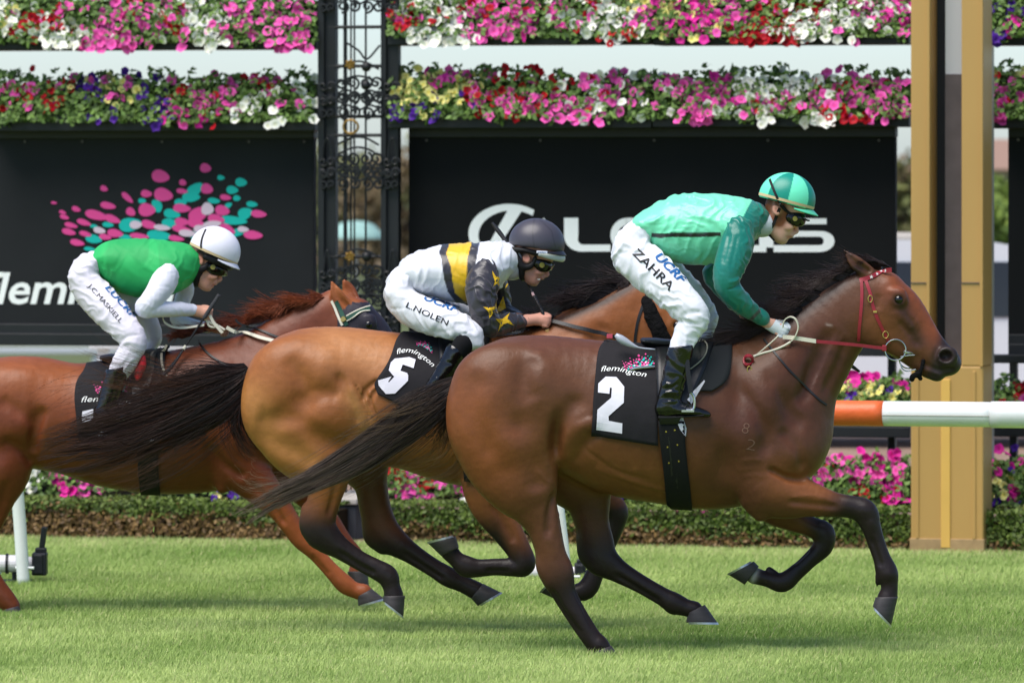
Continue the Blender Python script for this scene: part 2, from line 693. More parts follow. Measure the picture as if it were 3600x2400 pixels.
# ---- ground
def sheet(name, P, m, kind='structure'):
    me = new_mesh(name, P, [tuple(range(len(P)))])
    return put(name, me, m, kind=kind)
M_turf = mat('turf soil', lin((112, 138, 62)), 0.9, 0.1, noise=(3, .25))
tn = M_turf.node_tree
sheet('ground', [(-1500, -40, 0), (1500, -40, 0), (1500, 2500, 0), (-1500, 2500, 0)], M_turf)
M_dirt = mat('dirt', lin((138, 116, 102)), 0.95, 0.1, noise=(2, .2), bump=[(12, .5, .03)])
sheet('field', [BW(-900, 25.5, .002), BW(900, 25.5, .002), BW(900, 2400, .002), BW(-900, 2400, .002)], mat('field', lin((92, 100, 68)), .95, .1, noise=(.4, .2)))
sheet('dirt_path', [BW(-60, 0.02, .004), BW(60, 0.02, .004), BW(60, 26, .004), BW(-60, 26, .004)], M_dirt)

# ---- turf blades in front of the hedge (uncountable)
def grass():
    n = 720000
    # denser towards the camera side where blades show larger
    yy = -2.6 + (12.4) * RNG.random(n) ** 1.15
    half = (yy - CAM_Y) * 0.0885
    xx = (RNG.random(n) * 2 - 1) * half
    wq = (np.stack((xx, yy), 1) - A2[:2]) @ N2[:2]
    k = wq < 0.06
    xx, yy = xx[k], yy[k]
    n = len(xx)
    P = np.stack((xx, yy, np.zeros(n)), 1)
    pat = fbm(P * np.array((1.0, .55, 1)), 1.3, 3, 3)
    pat2 = fbm(P, 7.0, 5, 2)
    hgt = (0.020 + 0.020 * RNG.random(n)) * (1 + .25 * pat2)
    edge = np.clip((((P[:, :2] - A2[:2]) @ N2[:2]) + 1.1) / 1.0, 0, 1)
    ang = RNG.random(n) * 6.283
    lean = 0.006 + 0.026 * RNG.random(n)
    dx = np.cos(ang) * lean + 0.006
    dy = np.sin(ang) * lean * .8
    wa = RNG.random(n) * 6.283
    wd = 0.0016 + 0.0014 * RNG.random(n)
    wx, wy = np.cos(wa) * wd, np.sin(wa) * wd
    V = np.empty((n, 3, 3))
    V[:, 0] = P + np.stack((-wx, -wy, 0 * wx), 1)
    V[:, 1] = P + np.stack((wx, wy, 0 * wx), 1)
    V[:, 2] = P + np.stack((dx, dy, hgt), 1)
    F = np.arange(n)[:, None] * 3 + np.array([[0, 1, 2]])
    me = new_mesh('grass', V.reshape(-1, 3), F)
    c0, c1, c2 = np.array(lin((132, 160, 78))), np.array(lin((190, 207, 126))), np.array(lin((204, 196, 146)))
    t = np.clip(.48 + .60 * pat + .4 * (RNG.random(n) - .5), 0, 1)[:, None]
    c = c0 * (1 - t) + c1 * t
    dry = ((RNG.random(n) < .05 + .25 * edge) * 1.0)[:, None]
    c = c * (1 - dry) + c2 * dry
    C = np.repeat(c[:, None, :], 3, 1)
    set_col(me, C.reshape(-1, 3))
    put('grass', me, M_grass, kind='stuff')
grass()

# ---- hedge: clipped low hedge, leaf by leaf
def leafmesh(P, N, size, cols, asp=0.55):
    n = len(P)
    t = RNG.normal(size=(n, 3))
    t -= N * (t * N).sum(1)[:, None]
    t /= np.linalg.norm(t, axis=1)[:, None] + 1e-9
    b = np.cross(N, t)
    s = size[:, None]
    V = np.stack((P - t * s, P + b * s * asp, P + t * s + N * s * .25, P - b * s * asp), 1)
    q = np.arange(n)[:, None] * 4
    F = np.concatenate((q + np.array([[0, 1, 3]]), q + np.array([[1, 2, 3]])))
    me = new_mesh('leaves', V.reshape(-1, 3), F)
    set_col(me, np.repeat(cols[:, None, :], 4, 1).reshape(-1, 3))
    return me
def hedge(u0, u1, label, seed):
    r = np.random.default_rng(seed)
    L = u1 - u0
    root = thing('box_hedge', label, 'hedge', BW((u0 + u1) / 2, .3, 0), RZB, 'low clipped hedges along the lawn edge')
    mb = MB()
    mb.box(BW((u0 + u1) / 2, .30, .10), L - .04, .42, .20, RB)
    put('core_fill', mb.mesh('core_fill'), mat('hedge stems', lin((52, 42, 30)), .9, .1), root)
    n = int(L * 3400)
    u = u0 + r.random(n) * L
    front = r.random(n) < .68
    z = np.where(front, r.random(n) * .25, .235 + .03 * r.random(n))
    wv = np.where(front, .015 + .05 * r.random(n), r.random(n) * .55)
    bulge = fbm(np.stack((u * 3, wv * 3, z * 8), 1), 1.0, seed) * .022
    P = A2 + u[:, None] * U2 + (wv - bulge)[:, None] * N2
    P[:, 2] = np.maximum(z + bulge * .6, .01)
    N = -N2[None] * np.where(front, 1, .2)[:, None] + np.array((0, 0, 1.0))[None] * np.where(front, .25, 1)[:, None] + r.normal(size=(n, 3)) * .55
    N /= np.linalg.norm(N, axis=1)[:, None]
    g0, g1 = np.array(lin((62, 78, 30))), np.array(lin((108, 126, 52)))
    d0, d1 = np.array(lin((86, 64, 38))), np.array(lin((138, 108, 64)))
    q = r.random(n)[:, None]
    pn = fbm(np.stack((u * 2, wv * 0, z * 3), 1), 1.2, seed + 3)
    lim = .08 + .10 * np.clip(1.1 - u / 5.2, 0.0, 1.2)
    dry = (1 / (1 + np.exp((z - lim - .05 * pn) / .018)) > r.random(n))[:, None]
    c = np.where(dry, d0 * (1 - q) + d1 * q, g0 * (1 - q) + g1 * q)
    put('foliage', leafmesh(P, N, .013 + .009 * r.random(n), c), M_leaf, root, kind='stuff')
hedge(-1.2, bu(1182, 0.0), 'low hedge with a brown dry lower half, left of the grey plinth', 21)
hedge(bu(1330, 0.0), bu(3200, -.05), 'low green hedge between the grey plinth and the gold post', 22)
hedge(bu(3460, -.05), 7.9, 'short end of low green hedge right of the gold post', 23)

# ---- petunia flowers
PET = {
    'pink': ((240, 96, 180), (206, 50, 130)), 'magenta': ((226, 44, 156), (170, 20, 110)), 'white': ((240, 238, 230), (214, 216, 170)),
    'red': ((190, 10, 30), (90, 4, 18)), 'cream': ((240, 232, 150), (224, 200, 60)), 'purple': ((84, 34, 150), (40, 10, 84)),
}
def flower_mesh(colname, k):
    r = np.random.default_rng(100 + k)
    n = 10
    V = [(0, 0, -.30)]
    C = [PET[colname][1]]
    for i in range(n):
        a = 6.283 * i / n
        V.append((.33 * math.cos(a), .33 * math.sin(a), -.02))
        C.append(tuple(.65 * PET[colname][0][j] + .35 * PET[colname][1][j] for j in range(3)))
    for i in range(n):
        a = 6.283 * (i + .15 * r.normal()) / n
        q = (1.0 if i % 2 == 0 else .86) + .07 * r.normal()
        V.append((q * math.cos(a), q * math.sin(a), .06 + .13 * r.normal()))
        C.append(PET[colname][0])
    F = []
    for i in range(n):
        j = (i + 1) % n
        F += [(0, 1 + i, 1 + j), (1 + i, 1 + n + i, 1 + n + j), (1 + i, 1 + n + j, 1 + j)]
    me = new_mesh('petunia_flower', V, F)
    smooth(me)
    set_col(me, [lin(c) for c in C])
    me.materials.append(M_petal)
    return me
FM = {c: [flower_mesh(c, i + 7 * j) for i in range(3)] for j, c in enumerate(PET)}

def planter(label, X0, X1, Ytop, Ybot, Yt0, Yt1, off, dep, clusters, n, seed, sprigs=1.0, leafy=1.0, name='flower_planter', group='black flower troughs of petunias', trail=26, frs=1.0):
    """trough spanning measured X0..X1 with flowers between Ytop and Ybot, trough front Yt0..Yt1"""
    r = np.random.default_rng(seed)
    uc, z0 = BG((X0 + X1) / 2, Yt1, off)
    root = thing(name, label, 'planter', BW(uc, off + dep / 2, z0), RZB, group)
    mb = MB()
    bbox(mb, X0, X1, Yt0, Yt1, off, dep)
    put('trough', mb.mesh('trough'), M_black, root)
    # solid dark boxes added so no sky shows between the leaves
    mb = MB()
    nseg = 14
    for i in range(nseg):
        a, b = X0 + (X1 - X0) * i / nseg, X0 + (X1 - X0) * (i + 1) / nseg
        jt = 12 * r.random()
        bbox(mb, a, b, Ytop + 26 + jt, Yt0 + 4, off + dep * (.30 + .1 * r.random()), dep * .4, 0)
    so_ = put('core_fill', mb.mesh('core_fill'), M_core, root, kind='stuff')
    # leaves
    nl = int((X1 - X0) * (Ybot - Ytop) / 100 * 2.3 * leafy)
    x = X0 + (X1 - X0) * r.random(nl)
    prof = Ytop + 14 * (1 + fbm(np.stack((x / 60, x * 0, x * 0), 1), 1.0, seed))
    y = prof + (Ybot - prof) * r.random(nl) ** .9
    # sprigs standing up
    ns = int((X1 - X0) / 34 * sprigs)
    for _ in range(ns):
        xs = X0 + (X1 - X0) * r.random()
        hh = 12 + 34 * r.random() ** 2
        m_ = int(5 + 9 * r.random())
        x = np.concatenate((x, xs + r.normal(size=m_) * 10))
        y = np.concatenate((y, Ytop + 14 - hh * r.random(m_)))
    for _ in range(int((X1 - X0) / 150)):
        xs = X0 + (X1 - X0) * r.random()
        m_ = 10
        x = np.concatenate((x, xs + r.normal(size=m_) * 12))
        y = np.concatenate((y, Ybot - 6 + trail * r.random(m_)))
    P = []
    for a, b in zip(x, y):
        a = min(max(a, X0 - 6), X1 + 6)
        f = (b - Ytop) / (Ybot - Ytop)
        o = off + dep * .5 - dep * .5 * min(1, max(0, f)) * 1.25 + r.normal() * .05
        u, z = BG(a, b, o)
        P.append(BW(u, o, z))
    P = np.array(P)
    N = -N2[None] + np.array((0, 0, .8))[None] + r.normal(size=P.shape) * .7
    N /= np.linalg.norm(N, axis=1)[:, None]
    q = r.random(len(P))[:, None]
    c = np.array(lin((58, 80, 34))) * (1 - q) + np.array(lin((112, 142, 66))) * q
    put('foliage', leafmesh(P, N, .016 + .011 * r.random(len(P)), c, .62), M_leaf, root, kind='stuff')
    inv = wmat(root).inverted()
    cx = np.array([k[0] for k in clusters], float)
    placed = 0
    for _ in range(n * 4):
        if placed >= n:
            break
        k = clusters[r.integers(len(clusters))]
        X = k[0] + r.normal() * k[2]
        Y = k[1] + r.normal() * k[3]
        if not (X0 - 4 < X < X1 + 4) or Y < Ytop - 22 or Y > Ybot + trail:
            continue
        f = (Y - Ytop) / (Ybot - Ytop)
        o = off + dep * .5 - dep * .5 * min(1.05, max(0, f)) * 1.3 - .04 + r.normal() * .015
        u, z = BG(X, Y, o)
        p = BW(u, o, z)
        cn = k[4] if isinstance(k[4], str) else k[4][r.integers(len(k[4]))]
        fo = bpy.data.objects.new('petunia_flower', FM[cn][r.integers(3)])
        COL.objects.link(fo)
        fo.parent = root
        nn = Vector((-N2 * 1.0 + np.array((0, 0, .30)) + r.normal(size=3) * .42).tolist())
        q4 = nn.to_track_quat('Z', 'Y').to_matrix() @ Matrix.Rotation(r.random() * 6.28, 3, 'Z')
        s = (.028 + .010 * r.random()) * frs * (1.08 if cn in ('pink', 'white', 'magenta') else .95)
        M = inv @ Matrix.LocRotScale(Vector(p.tolist()), q4.to_euler(), Vector((s, s, s)))
        fo.location, fo.rotation_euler, fo.scale = M.to_translation(), M.to_euler(), M.to_scale()
        placed += 1
    return root

# clusters: (X, Y, spread x, spread y, colour)
planter('top left flower trough, thick with pink and white petunias', -60, 1112, -30, 150, 128, 178, .95, .34, [
    (20, 40, 35, 40, ('cream', 'white')), (60, 100, 45, 25, ('red', 'white')), (150, 60, 60, 40, ('white', 'pink', 'red')), (200, 75, 70, 14, ('red', 'white')), (215, 140, 60, 26, 'white'), (230, 150, 40, 22, 'white'),
    (340, 50, 70, 45, 'pink'), (400, 110, 80, 36, 'pink'), (480, 60, 80, 45, 'pink'), (560, 40, 50, 30, ('pink', 'red')), (600, 85, 20, 14, 'red'), (680, 70, 60, 45, 'white'), (720, 110, 60, 35, ('white', 'white', 'pink')), (800, 50, 50, 40, ('white', 'pink')),
    (900, 60, 70, 45, 'pink'), (980, 100, 70, 40, 'pink'), (1060, 50, 50, 60, 'pink'), (1010, 150, 50, 20, 'pink'), (380, 155, 50, 16, 'pink')], 395, 1, sprigs=0)
planter('top trough above the black board, white and red petunias massed at its left', 1362, 2290, -40, 132, 118, 160, .95, .34, [
    (1400, 40, 30, 40, ('red', 'white')), (1420, 80, 30, 20, ('red', 'pink')), (1480, 20, 60, 30, 'white'), (1560, 60, 50, 30, ('white', 'white', 'red')), (1570, 110, 60, 34, 'white'), (1590, 140, 40, 20, 'white'), (1460, 130, 30, 18, 'white'),
    (1680, 40, 60, 30, ('red', 'pink')), (1760, 60, 60, 36, 'pink'), (1740, 105, 50, 20, 'pink'), (1850, 50, 60, 36, ('pink', 'red', 'magenta')), (1960, 60, 60, 40, ('pink', 'white')), (2060, 40, 40, 40, ('red', 'pink', 'white')),
    (2100, 100, 45, 34, 'white'), (2160, 60, 50, 40, 'white'), (2210, 110, 40, 30, ('white', 'red')), (2260, 40, 40, 40, ('cream', 'pink'))], 365, 2, sprigs=0)
planter('top trough above the black board, cream and deep red petunias by the gold post', 2294, 3196, -40, 130, 116, 160, .95, .34, [
    (2330, 40, 50, 40, ('cream', 'magenta')), (2420, 40, 60, 40, ('cream', 'pink', 'magenta')), (2440, 90, 50, 30, ('cream', 'magenta', 'magenta')), (2470, 60, 40, 40, 'magenta'), (2560, 30, 60, 40, ('pink', 'magenta')), (2650, 50, 60, 40, ('red', 'pink')), (2700, 100, 60, 34, 'red'), (2660, 150, 50, 20, 'red'),
    (2740, 60, 40, 40, 'red'), (2780, 100, 50, 30, 'white'), (2820, 125, 40, 16, 'white'), (2860, 50, 50, 30, ('red', 'red', 'white')), (2930, 60, 50, 36, 'white'), (2920, 105, 40, 20, 'white'), (3010, 60, 60, 44, ('white', 'pink')), (3080, 40, 50, 40, ('pink', 'white')), (3150, 60, 40, 50, ('pink', 'magenta'))], 365, 3, sprigs=0)
planter('lower left flower trough, purple petunias among the leaves', -60, 1106, 262, 428, 402, 462, .95, .34, [
    (30, 310, 50, 40, ('pink', 'red')), (120, 320, 50, 30, ('pink', 'red')), (190, 350, 30, 20, 'red'), (210, 290, 80, 20, ('pink', 'red')), (270, 310, 40, 25, ('cream', 'purple', 'red')), (320, 300, 30, 20, 'purple'), (350, 380, 40, 40, 'purple'), (400, 290, 60, 20, 'cream'), (420, 340, 40, 30, ('cream', 'pink')), (500, 380, 60, 36, 'purple'), (520, 300, 40, 30, 'purple'),
    (560, 390, 40, 40, 'purple'), (620, 330, 30, 30, ('red', 'pink')), (720, 350, 60, 40, ('red', 'pink')), (780, 340, 40, 30, 'pink'), (830, 310, 60, 30, ('pink', 'red')), (920, 300, 50, 30, ('pink', 'red')), (900, 380, 40, 30, 'white'), (960, 390, 60, 40, 'white'), (1010, 340, 50, 30, ('white', 'pink')), (1070, 350, 40, 40, 'white'), (640, 400, 50, 30, ('pink', 'magenta'))], 200, 4, sprigs=1.5)
planter('trough over the black board with cream and purple petunias at its left end', 1362, 2290, 252, 416, 400, 452, .95, .34, [
    (1390, 290, 20, 30, 'cream'), (1460, 280, 40, 20, 'cream'), (1440, 330, 40, 20, 'cream'), (1520, 330, 50, 30, 'cream'), (1530, 370, 50, 30, ('cream', 'cream', 'purple')), (1600, 320, 50, 30, ('cream', 'purple')), (1650, 290, 40, 26, 'cream'), (1380, 400, 20, 12, 'purple'), (1430, 380, 30, 20, 'purple'), (1570, 270, 30, 12, ('pink', 'magenta')),
    (1680, 350, 30, 30, ('red', 'pink')), (1720, 340, 50, 34, ('red', 'pink')), (1790, 300, 50, 36, ('pink', 'red')), (1800, 380, 50, 26, ('pink', 'red')), (1880, 270, 40, 26, 'red'), (1900, 340, 60, 40, ('pink', 'red')), (1960, 380, 50, 30, 'pink'), (2040, 330, 50, 40, ('pink', 'white')), (2060, 400, 50, 24, ('white', 'pink')), (2100, 300, 40, 36, ('white', 'pink')), (2150, 330, 60, 40, ('pink', 'pink', 'white', 'red')), (2230, 350, 50, 40, ('white', 'pink'))], 300, 5, sprigs=1.4)
planter('trough over the black board with a white drift of petunias near the gold post', 2294, 3196, 254, 416, 400, 448, .95, .34, [
    (2330, 330, 40, 40, ('pink', 'white')), (2420, 320, 50, 40, 'pink'), (2440, 400, 40, 36, 'pink'), (2500, 350, 50, 36, ('pink', 'magenta')), (2560, 320, 40, 30, ('pink', 'magenta')), (2580, 390, 40, 30, ('pink', 'white')), (2640, 300, 30, 24, 'white'), (2690, 340, 40, 50, 'white'), (2740, 310, 60, 30, 'white'), (2770, 350, 50, 30, 'white'), (2690, 420, 40, 18, 'white'),
    (2720, 380, 60, 20, ('red', 'pink')), (2850, 330, 50, 30, ('pink', 'red', 'white')), (2880, 400, 50, 24, 'white'), (2870, 440, 25, 10, 'white'), (2900, 310, 40, 30, ('white', 'pink')), (2960, 400, 50, 16, 'red'), (2990, 320, 50, 36, 'pink'), (3060, 340, 50, 40, 'pink'), (3130, 340, 40, 40, 'pink'), (3080, 390, 60, 20, 'pink'), (3020, 300, 60, 20, ('red', 'pink'))], 310, 6, sprigs=1.4)
planter('top trough right of the gold post, leafy with a few purple petunias', 3466, 3700, -60, 130, 118, 160, .95, .34, [
    (3540, 60, 30, 24, 'purple'), (3500, 90, 30, 16, ('cream', 'white')), (3545, 92, 14, 10, 'magenta'), (3600, 80, 40, 60, ('purple', 'cream')), (3560, 10, 50, 30, 'purple'), (3500, 130, 20, 10, 'purple')], 26, 7, sprigs=0)
planter('lower trough right of the gold post, pink petunias under pale yellow ones', 3466, 3700, 232, 416, 404, 452, .95, .34, [
    (3570, 190, 24, 24, 'cream'), (3590, 240, 30, 20, 'cream'), (3480, 268, 12, 8, 'red'), (3500, 310, 40, 26, 'pink'), (3580, 310, 40, 36, 'pink'), (3530, 365, 14, 12, ('red', 'pink')), (3512, 412, 12, 8, 'pink'), (3620, 360, 40, 40, 'pink')], 48, 8, sprigs=1.2)
# ground-level beds behind the hedge
LB = 'ground troughs of petunias behind the hedge'
planter('ground trough at the far left, bright pink and white petunias spilling over', -60, 700, 1612, 1725, 1700, 1770, .56, .3, [
    (110, 1640, 20, 20, 'white'), (150, 1650, 40, 26, ('pink', 'white')), (200, 1680, 40, 30, 'magenta'), (220, 1730, 30, 20, 'magenta'), (95, 1710, 14, 12, 'white'), (300, 1720, 20, 10, 'pink'), (260, 1660, 40, 20, ('pink', 'magenta'))], 62, 9, sprigs=.3, group=LB, trail=48)
planter('ground trough left of the iron tower, cream and purple petunias', 704, 1150, 1600, 1735, 1712, 1775, .56, .3, [
    (985, 1615, 20, 10, 'cream'), (1000, 1640, 24, 16, ('cream', 'white')), (1030, 1665, 20, 10, 'pink'), (820, 1750, 40, 14, 'purple'), (760, 1740, 30, 10, ('cream', 'purple')), (900, 1700, 50, 30, ('pink', 'cream'))], 30, 10, sprigs=.3, group=LB)
planter('ground trough right of the iron tower, scattered red and pink petunias', 1345, 2200, 1600, 1740, 1725, 1778, .56, .3, [
    (1400, 1665, 20, 16, 'red'), (1395, 1715, 16, 16, 'pink'), (1440, 1725, 16, 8, 'pink'), (1470, 1665, 16, 10, 'pink'), (1475, 1700, 14, 10, 'red'), (1515, 1700, 12, 10, 'red'), (1490, 1755, 16, 8, 'pink'), (1620, 1730, 16, 30, ('pink', 'magenta')), (1640, 1765, 14, 8, 'white'), (1560, 1690, 20, 14, 'pink'), (2190, 1760, 30, 16, 'purple'), (1900, 1680, 80, 40, ('pink', 'red')), (2100, 1700, 60, 40, ('pink', 'white'))], 78, 11, sprigs=.4, group=LB)
planter('ground trough left of the gold post, magenta petunias over dark leaves', 2204, 3196, 1606, 1765, 1758, 1788, .56, .3, [
    (2860, 1620, 40, 20, 'pink'), (2900, 1650, 40, 20, ('pink', 'red')), (2950, 1640, 40, 20, ('pink', 'magenta')), (2980, 1600, 50, 14, 'magenta'), (3020, 1660, 20, 16, 'pink'), (3070, 1680, 30, 16, 'pink'), (3110, 1640, 40, 30, ('pink', 'magenta')), (3140, 1710, 30, 20, 'magenta'), (3150, 1755, 30, 14, ('pink', 'red', 'magenta')), (2880, 1700, 20, 16, 'pink'), (3130, 1600, 40, 16, ('pink', 'magenta')), (2450, 1790, 30, 6, 'pink'), (2520, 1795, 30, 6, 'pink'), (3040, 1725, 14, 8, 'red'), (2300, 1740, 60, 30, 'pink')], 92, 12, sprigs=.4, group=LB)
planter('ground trough right of the gold post, cream and magenta petunias', 3462, 3700, 1592, 1780, 1772, 1800, .56, .3, [
    (3480, 1615, 20, 12, 'magenta'), (3500, 1640, 24, 14, 'cream'), (3560, 1620, 30, 20, ('magenta', 'purple')), (3480, 1665, 16, 10, 'magenta'), (3510, 1690, 30, 12, 'cream'), (3570, 1660, 24, 20, ('cream', 'magenta')), (3500, 1735, 24, 12, 'cream'), (3560, 1730, 20, 14, 'magenta'), (3490, 1760, 16, 8, 'purple'), (3570, 1780, 24, 14, ('cream', 'purple'))], 46, 13, sprigs=.3, group=LB)
planter('raised trough behind the orange rail end, cream petunias with magenta ones', 2700, 3198, 1318, 1420, 1408, 1500, 1.0, .34, [
    (3010, 1340, 40, 16, 'cream'), (3020, 1375, 50, 14, 'cream'), (3060, 1325, 16, 8, 'magenta'), (2990, 1325, 12, 8, 'magenta'), (2985, 1360, 10, 8, 'magenta'), (3075, 1380, 30, 14, 'cream'), (2990, 1395, 14, 6, 'purple'), (3095, 1370, 14, 8, 'purple'), (2965, 1400, 20, 8, 'cream'), (3155, 1350, 16, 10, 'magenta'), (3160, 1385, 20, 10, 'cream'), (2880, 1370, 60, 30, ('cream', 'pink'))], 56, 14, sprigs=.3, trail=8)
planter('raised trough at the right edge, mostly leaves with dark red petunias', 3470, 3700, 1340, 1430, 1418, 1500, 1.0, .34, [
    (3570, 1360, 20, 10, 'red'), (3500, 1410, 30, 8, 'red'), (3600, 1390, 30, 20, ('red', 'pink'))], 12, 15, sprigs=.8, trail=8)

# ---- boards
def stroke(mb, pts, wd, off, closed=False):
    """flat printed stroke on a board: measured points, width (px), joined"""
    P = np.array(pts, float)
    wd = np.full(len(P), wd) if np.isscalar(wd) else np.array(wd, float)
    T = np.gradient(P, axis=0)
    T /= np.linalg.norm(T, axis=1)[:, None]
    Nn = np.stack((-T[:, 1], T[:, 0]), 1)
    L, R_ = P + Nn * wd[:, None] / 2, P - Nn * wd[:, None] / 2
    V = []
    for a, b in zip(L, R_):
        for q in (a, b):
            u, z = BG(q[0], q[1], off)
            V.append(BW(u, off, z))
    mb.add(V, [(2 * i, 2 * i + 1, 2 * i + 3, 2 * i + 2) for i in range(len(P) - 1)])
def poly(mb, pts, off):
    V = [BW(*(lambda t: (t[0], off, t[1]))(BG(x, y, off))) for x, y in pts]
    mb.add(V, [tuple(range(len(V)))])
def ellpoly(mb, X, Y, rx, ry, ang, off, taper=0.0, n=18):
    ca, sa = math.cos(ang), math.sin(ang)
    pts = []
    for i in range(n):
        t = 6.283 * i / n
        a, b = rx * math.cos(t), ry * math.sin(t) * (1 - taper * math.cos(t))
        pts.append((X + a * ca - b * sa, Y + a * sa + b * ca))
    poly(mb, pts, off)

OFFB = 1.18
def board(label, X0, X1, Y0, Y1, m, screws=()):
    u, z = BG((X0 + X1) / 2, Y1, OFFB)
    root = thing('advertising_board', label, 'advertising board', BW(u, OFFB + .04, z), RZB)
    mb = MB()
    bbox(mb, X0, X1, Y0 + 26, Y1 - 60, OFFB, .07)
    put('panel', mb.mesh('panel'), m, root)
    mb = MB()
    bbox(mb, X0, X1, Y0 - 6, Y0 + 32, OFFB - .03, .10)
    put('top_beam', mb.mesh('top_beam'), M_black, root)
    mb = MB()
    bbox(mb, X0, X1, Y1 - 66, Y1 - 30, OFFB - .02, .10)
    bbox(mb, X0, X1, Y1 - 32, Y1, OFFB - .05, .13)
    put('bottom_beam', mb.mesh('bottom_beam'), M_black, root)
    for sx in screws:
        mb = MB()
        u, z = BG(sx, Y0 + 42, OFFB)
        mb.tube([BW(u, OFFB - .008, z), BW(u, OFFB + .01, z)], .009, 8)
        put('screw', mb.mesh('screw'), M_slate, root)
    return root
bl = board('charcoal board with a pink and teal splash and white flemington lettering', -420, 1104, 456, 1210, M_board, (88, 290, 570, 875, 1070))
br = board('wide black board with white car maker emblem and lettering', 1436, 3148, 452, 1240, M_boardblk, (1500, 1900, 2300, 2700, 3090))
board('black board end at the right edge beyond the gold post', 3544, 5000, 450, 1250, M_boardblk, (3580,))

SPL = [  # measured splash of the left board: X, Y, rx, ry, angle, colour
    (565, 620, 32, 22, .2, 'p'), (723, 591, 20, 16, .2, 'p'), (575, 685, 34, 23, .2, 'p'), (643, 642, 13, 11, .3, 'p'), (848, 641, 21, 15, .1, 't'), (817, 668, 21, 14, .1, 't'), (777, 625, 13, 9, .1, 't'), (833, 697, 13, 10, .1, 't'),
    (366, 663, 14, 10, .4, 'p'), (448, 695, 26, 10, .75, 'p'), (515, 681, 20, 13, .1, 'p'), (640, 672, 20, 9, .1, 'p'), (685, 667, 34, 20, -.7, 't'), (728, 664, 22, 18, .3, 'p'), (672, 693, 32, 17, 0, 't'), (752, 706, 22, 10, .1, 't'), (793, 694, 20, 10, .15, 'p'),
    (886, 718, 20, 10, .1, 't'), (190, 713, 11, 5, .1, 'p'), (268, 735, 16, 9, .35, 'p'), (380, 723, 28, 12, .2, 'p'), (500, 706, 14, 9, 0, 't'), (553, 723, 17, 24, -.5, 't'), (220, 746, 13, 6, .3, 'p'), (227, 763, 17, 8, .3, 'p'), (340, 757, 42, 16, .25, 'p'), (395, 770, 30, 13, .35, 'p'),
    (460, 745, 18, 14, .6, 'p'), (517, 738, 30, 23, .1, 'p'), (635, 712, 22, 13, 0, 't'), (640, 732, 32, 15, .1, 'p'), (605, 752, 30, 16, .2, 't'), (700, 752, 40, 24, -.5, 'p'), (730, 735, 22, 22, .3, 'w'), (782, 740, 26, 18, .2, 'p'), (803, 722, 14, 9, -.5, 't'), (862, 750, 26, 20, -.4, 't'), (910, 752, 28, 13, .12, 'p'),
    (250, 792, 24, 9, .25, 'p'), (295, 782, 26, 10, .3, 'p'), (242, 815, 25, 11, .25, 'p'), (300, 822, 22, 9, .25, 'p'), (330, 795, 14, 6, .1, 't'), (380, 790, 20, 9, .1, 't'), (350, 810, 22, 11, .2, 'w'), (405, 820, 28, 14, .15, 'p'), (460, 790, 42, 24, -.1, 't'), (478, 790, 22, 14, 0, 'w'), (525, 790, 30, 14, .3, 'p'), (570, 800, 30, 10, .1, 'w'),
    (600, 785, 32, 16, .1, 't'), (640, 780, 26, 14, .1, 'p'), (690, 785, 32, 16, .2, 'p'), (745, 790, 34, 14, -.2, 'w'), (760, 770, 30, 16, .2, 'p'), (820, 775, 50, 15, .1, 't'), (800, 805, 30, 14, .5, 'p'), (840, 815, 34, 13, -.3, 't'), (890, 826, 34, 15, .1, 'p'), (855, 806, 20, 10, .1, 'w'),
    (330, 840, 30, 15, .2, 't'), (370, 833, 22, 10, .2, 'p'), (440, 833, 24, 9, .1, 't'), (490, 830, 34, 10, .12, 'p'), (560, 828, 44, 18, .1, 't'), (620, 838, 28, 10, .15, 'p'), (660, 820, 32, 12, .1, 'w'), (700, 830, 40, 14, .2, 't'), (272, 853, 26, 11, .2, 'p'), (315, 875, 20, 7, .1, 't'), (640, 806, 36, 12, .2, 'p'), (710, 806, 30, 14, .1, 'w'),
]
for code, m, nm, o in (('t', M_teal, 'teal_splash_print', .003), ('p', M_pink, 'pink_splash_print', .006), ('w', M_pale, 'pale_splash_print', .009)):
    mb = MB()
    for i, q in enumerate(SPL):
        if q[5] == code:
            ellpoly(mb, q[0], q[1], q[2], q[3], q[4], OFFB - o - .00004 * i, .25)
    put(nm, mb.mesh(nm), m, bl, kind='stuff')
def board_text(s, p0, p1, h, m, root, off, bold, shear):
    V, F = text_px(s, p0, p1, h, bold, shear)
    P = [BW(*(lambda t: (t[0], off, t[1]))(BG(x, y, off))) for x, y in V]
    put('lettering', new_mesh('lettering', P, F), m, root)
board_text('flemington', (-52, 1066), (662, 1066), 112, M_white, bl, OFFB - .004, .016, .22)
# emblem ring with slanted bar, then the wide lettering
mb = MB()
OE = OFFB - .004
n = 60
pts_o, pts_i = [], []
for i in range(n + 1):
    t = math.radians(-52 - 340 * i / n)
    pts_o.append((1790 + 143 * math.cos(t), 821 + 104 * math.sin(t)))
    pts_i.append((1800 + 118 * math.cos(t), 828 + 88 * math.sin(t)))
V = []
for a, b in zip(pts_o, pts_i):
    for q in (a, b):
        u, z = BG(q[0], q[1], OE)
        V.append(BW(u, OE, z))
mb.add(V, [(2 * i, 2 * i + 1, 2 * i + 3, 2 * i + 2) for i in range(n)])
poly(mb, [(1792, 727), (1842, 730), (1766, 846), (1752, 866), (1880, 866), (1880, 888), (1716, 888), (1712, 868)], OE - .0006)
put('emblem', mb.mesh('emblem'), M_white, br)
mb = MB()
def arc(cx_, cy_, rx, ry, a0, a1, n=8):
    return [(cx_ + rx * math.cos(math.radians(a0 + (a1 - a0) * i / n)), cy_ + ry * math.sin(math.radians(a0 + (a1 - a0) * i / n))) for i in range(n + 1)]
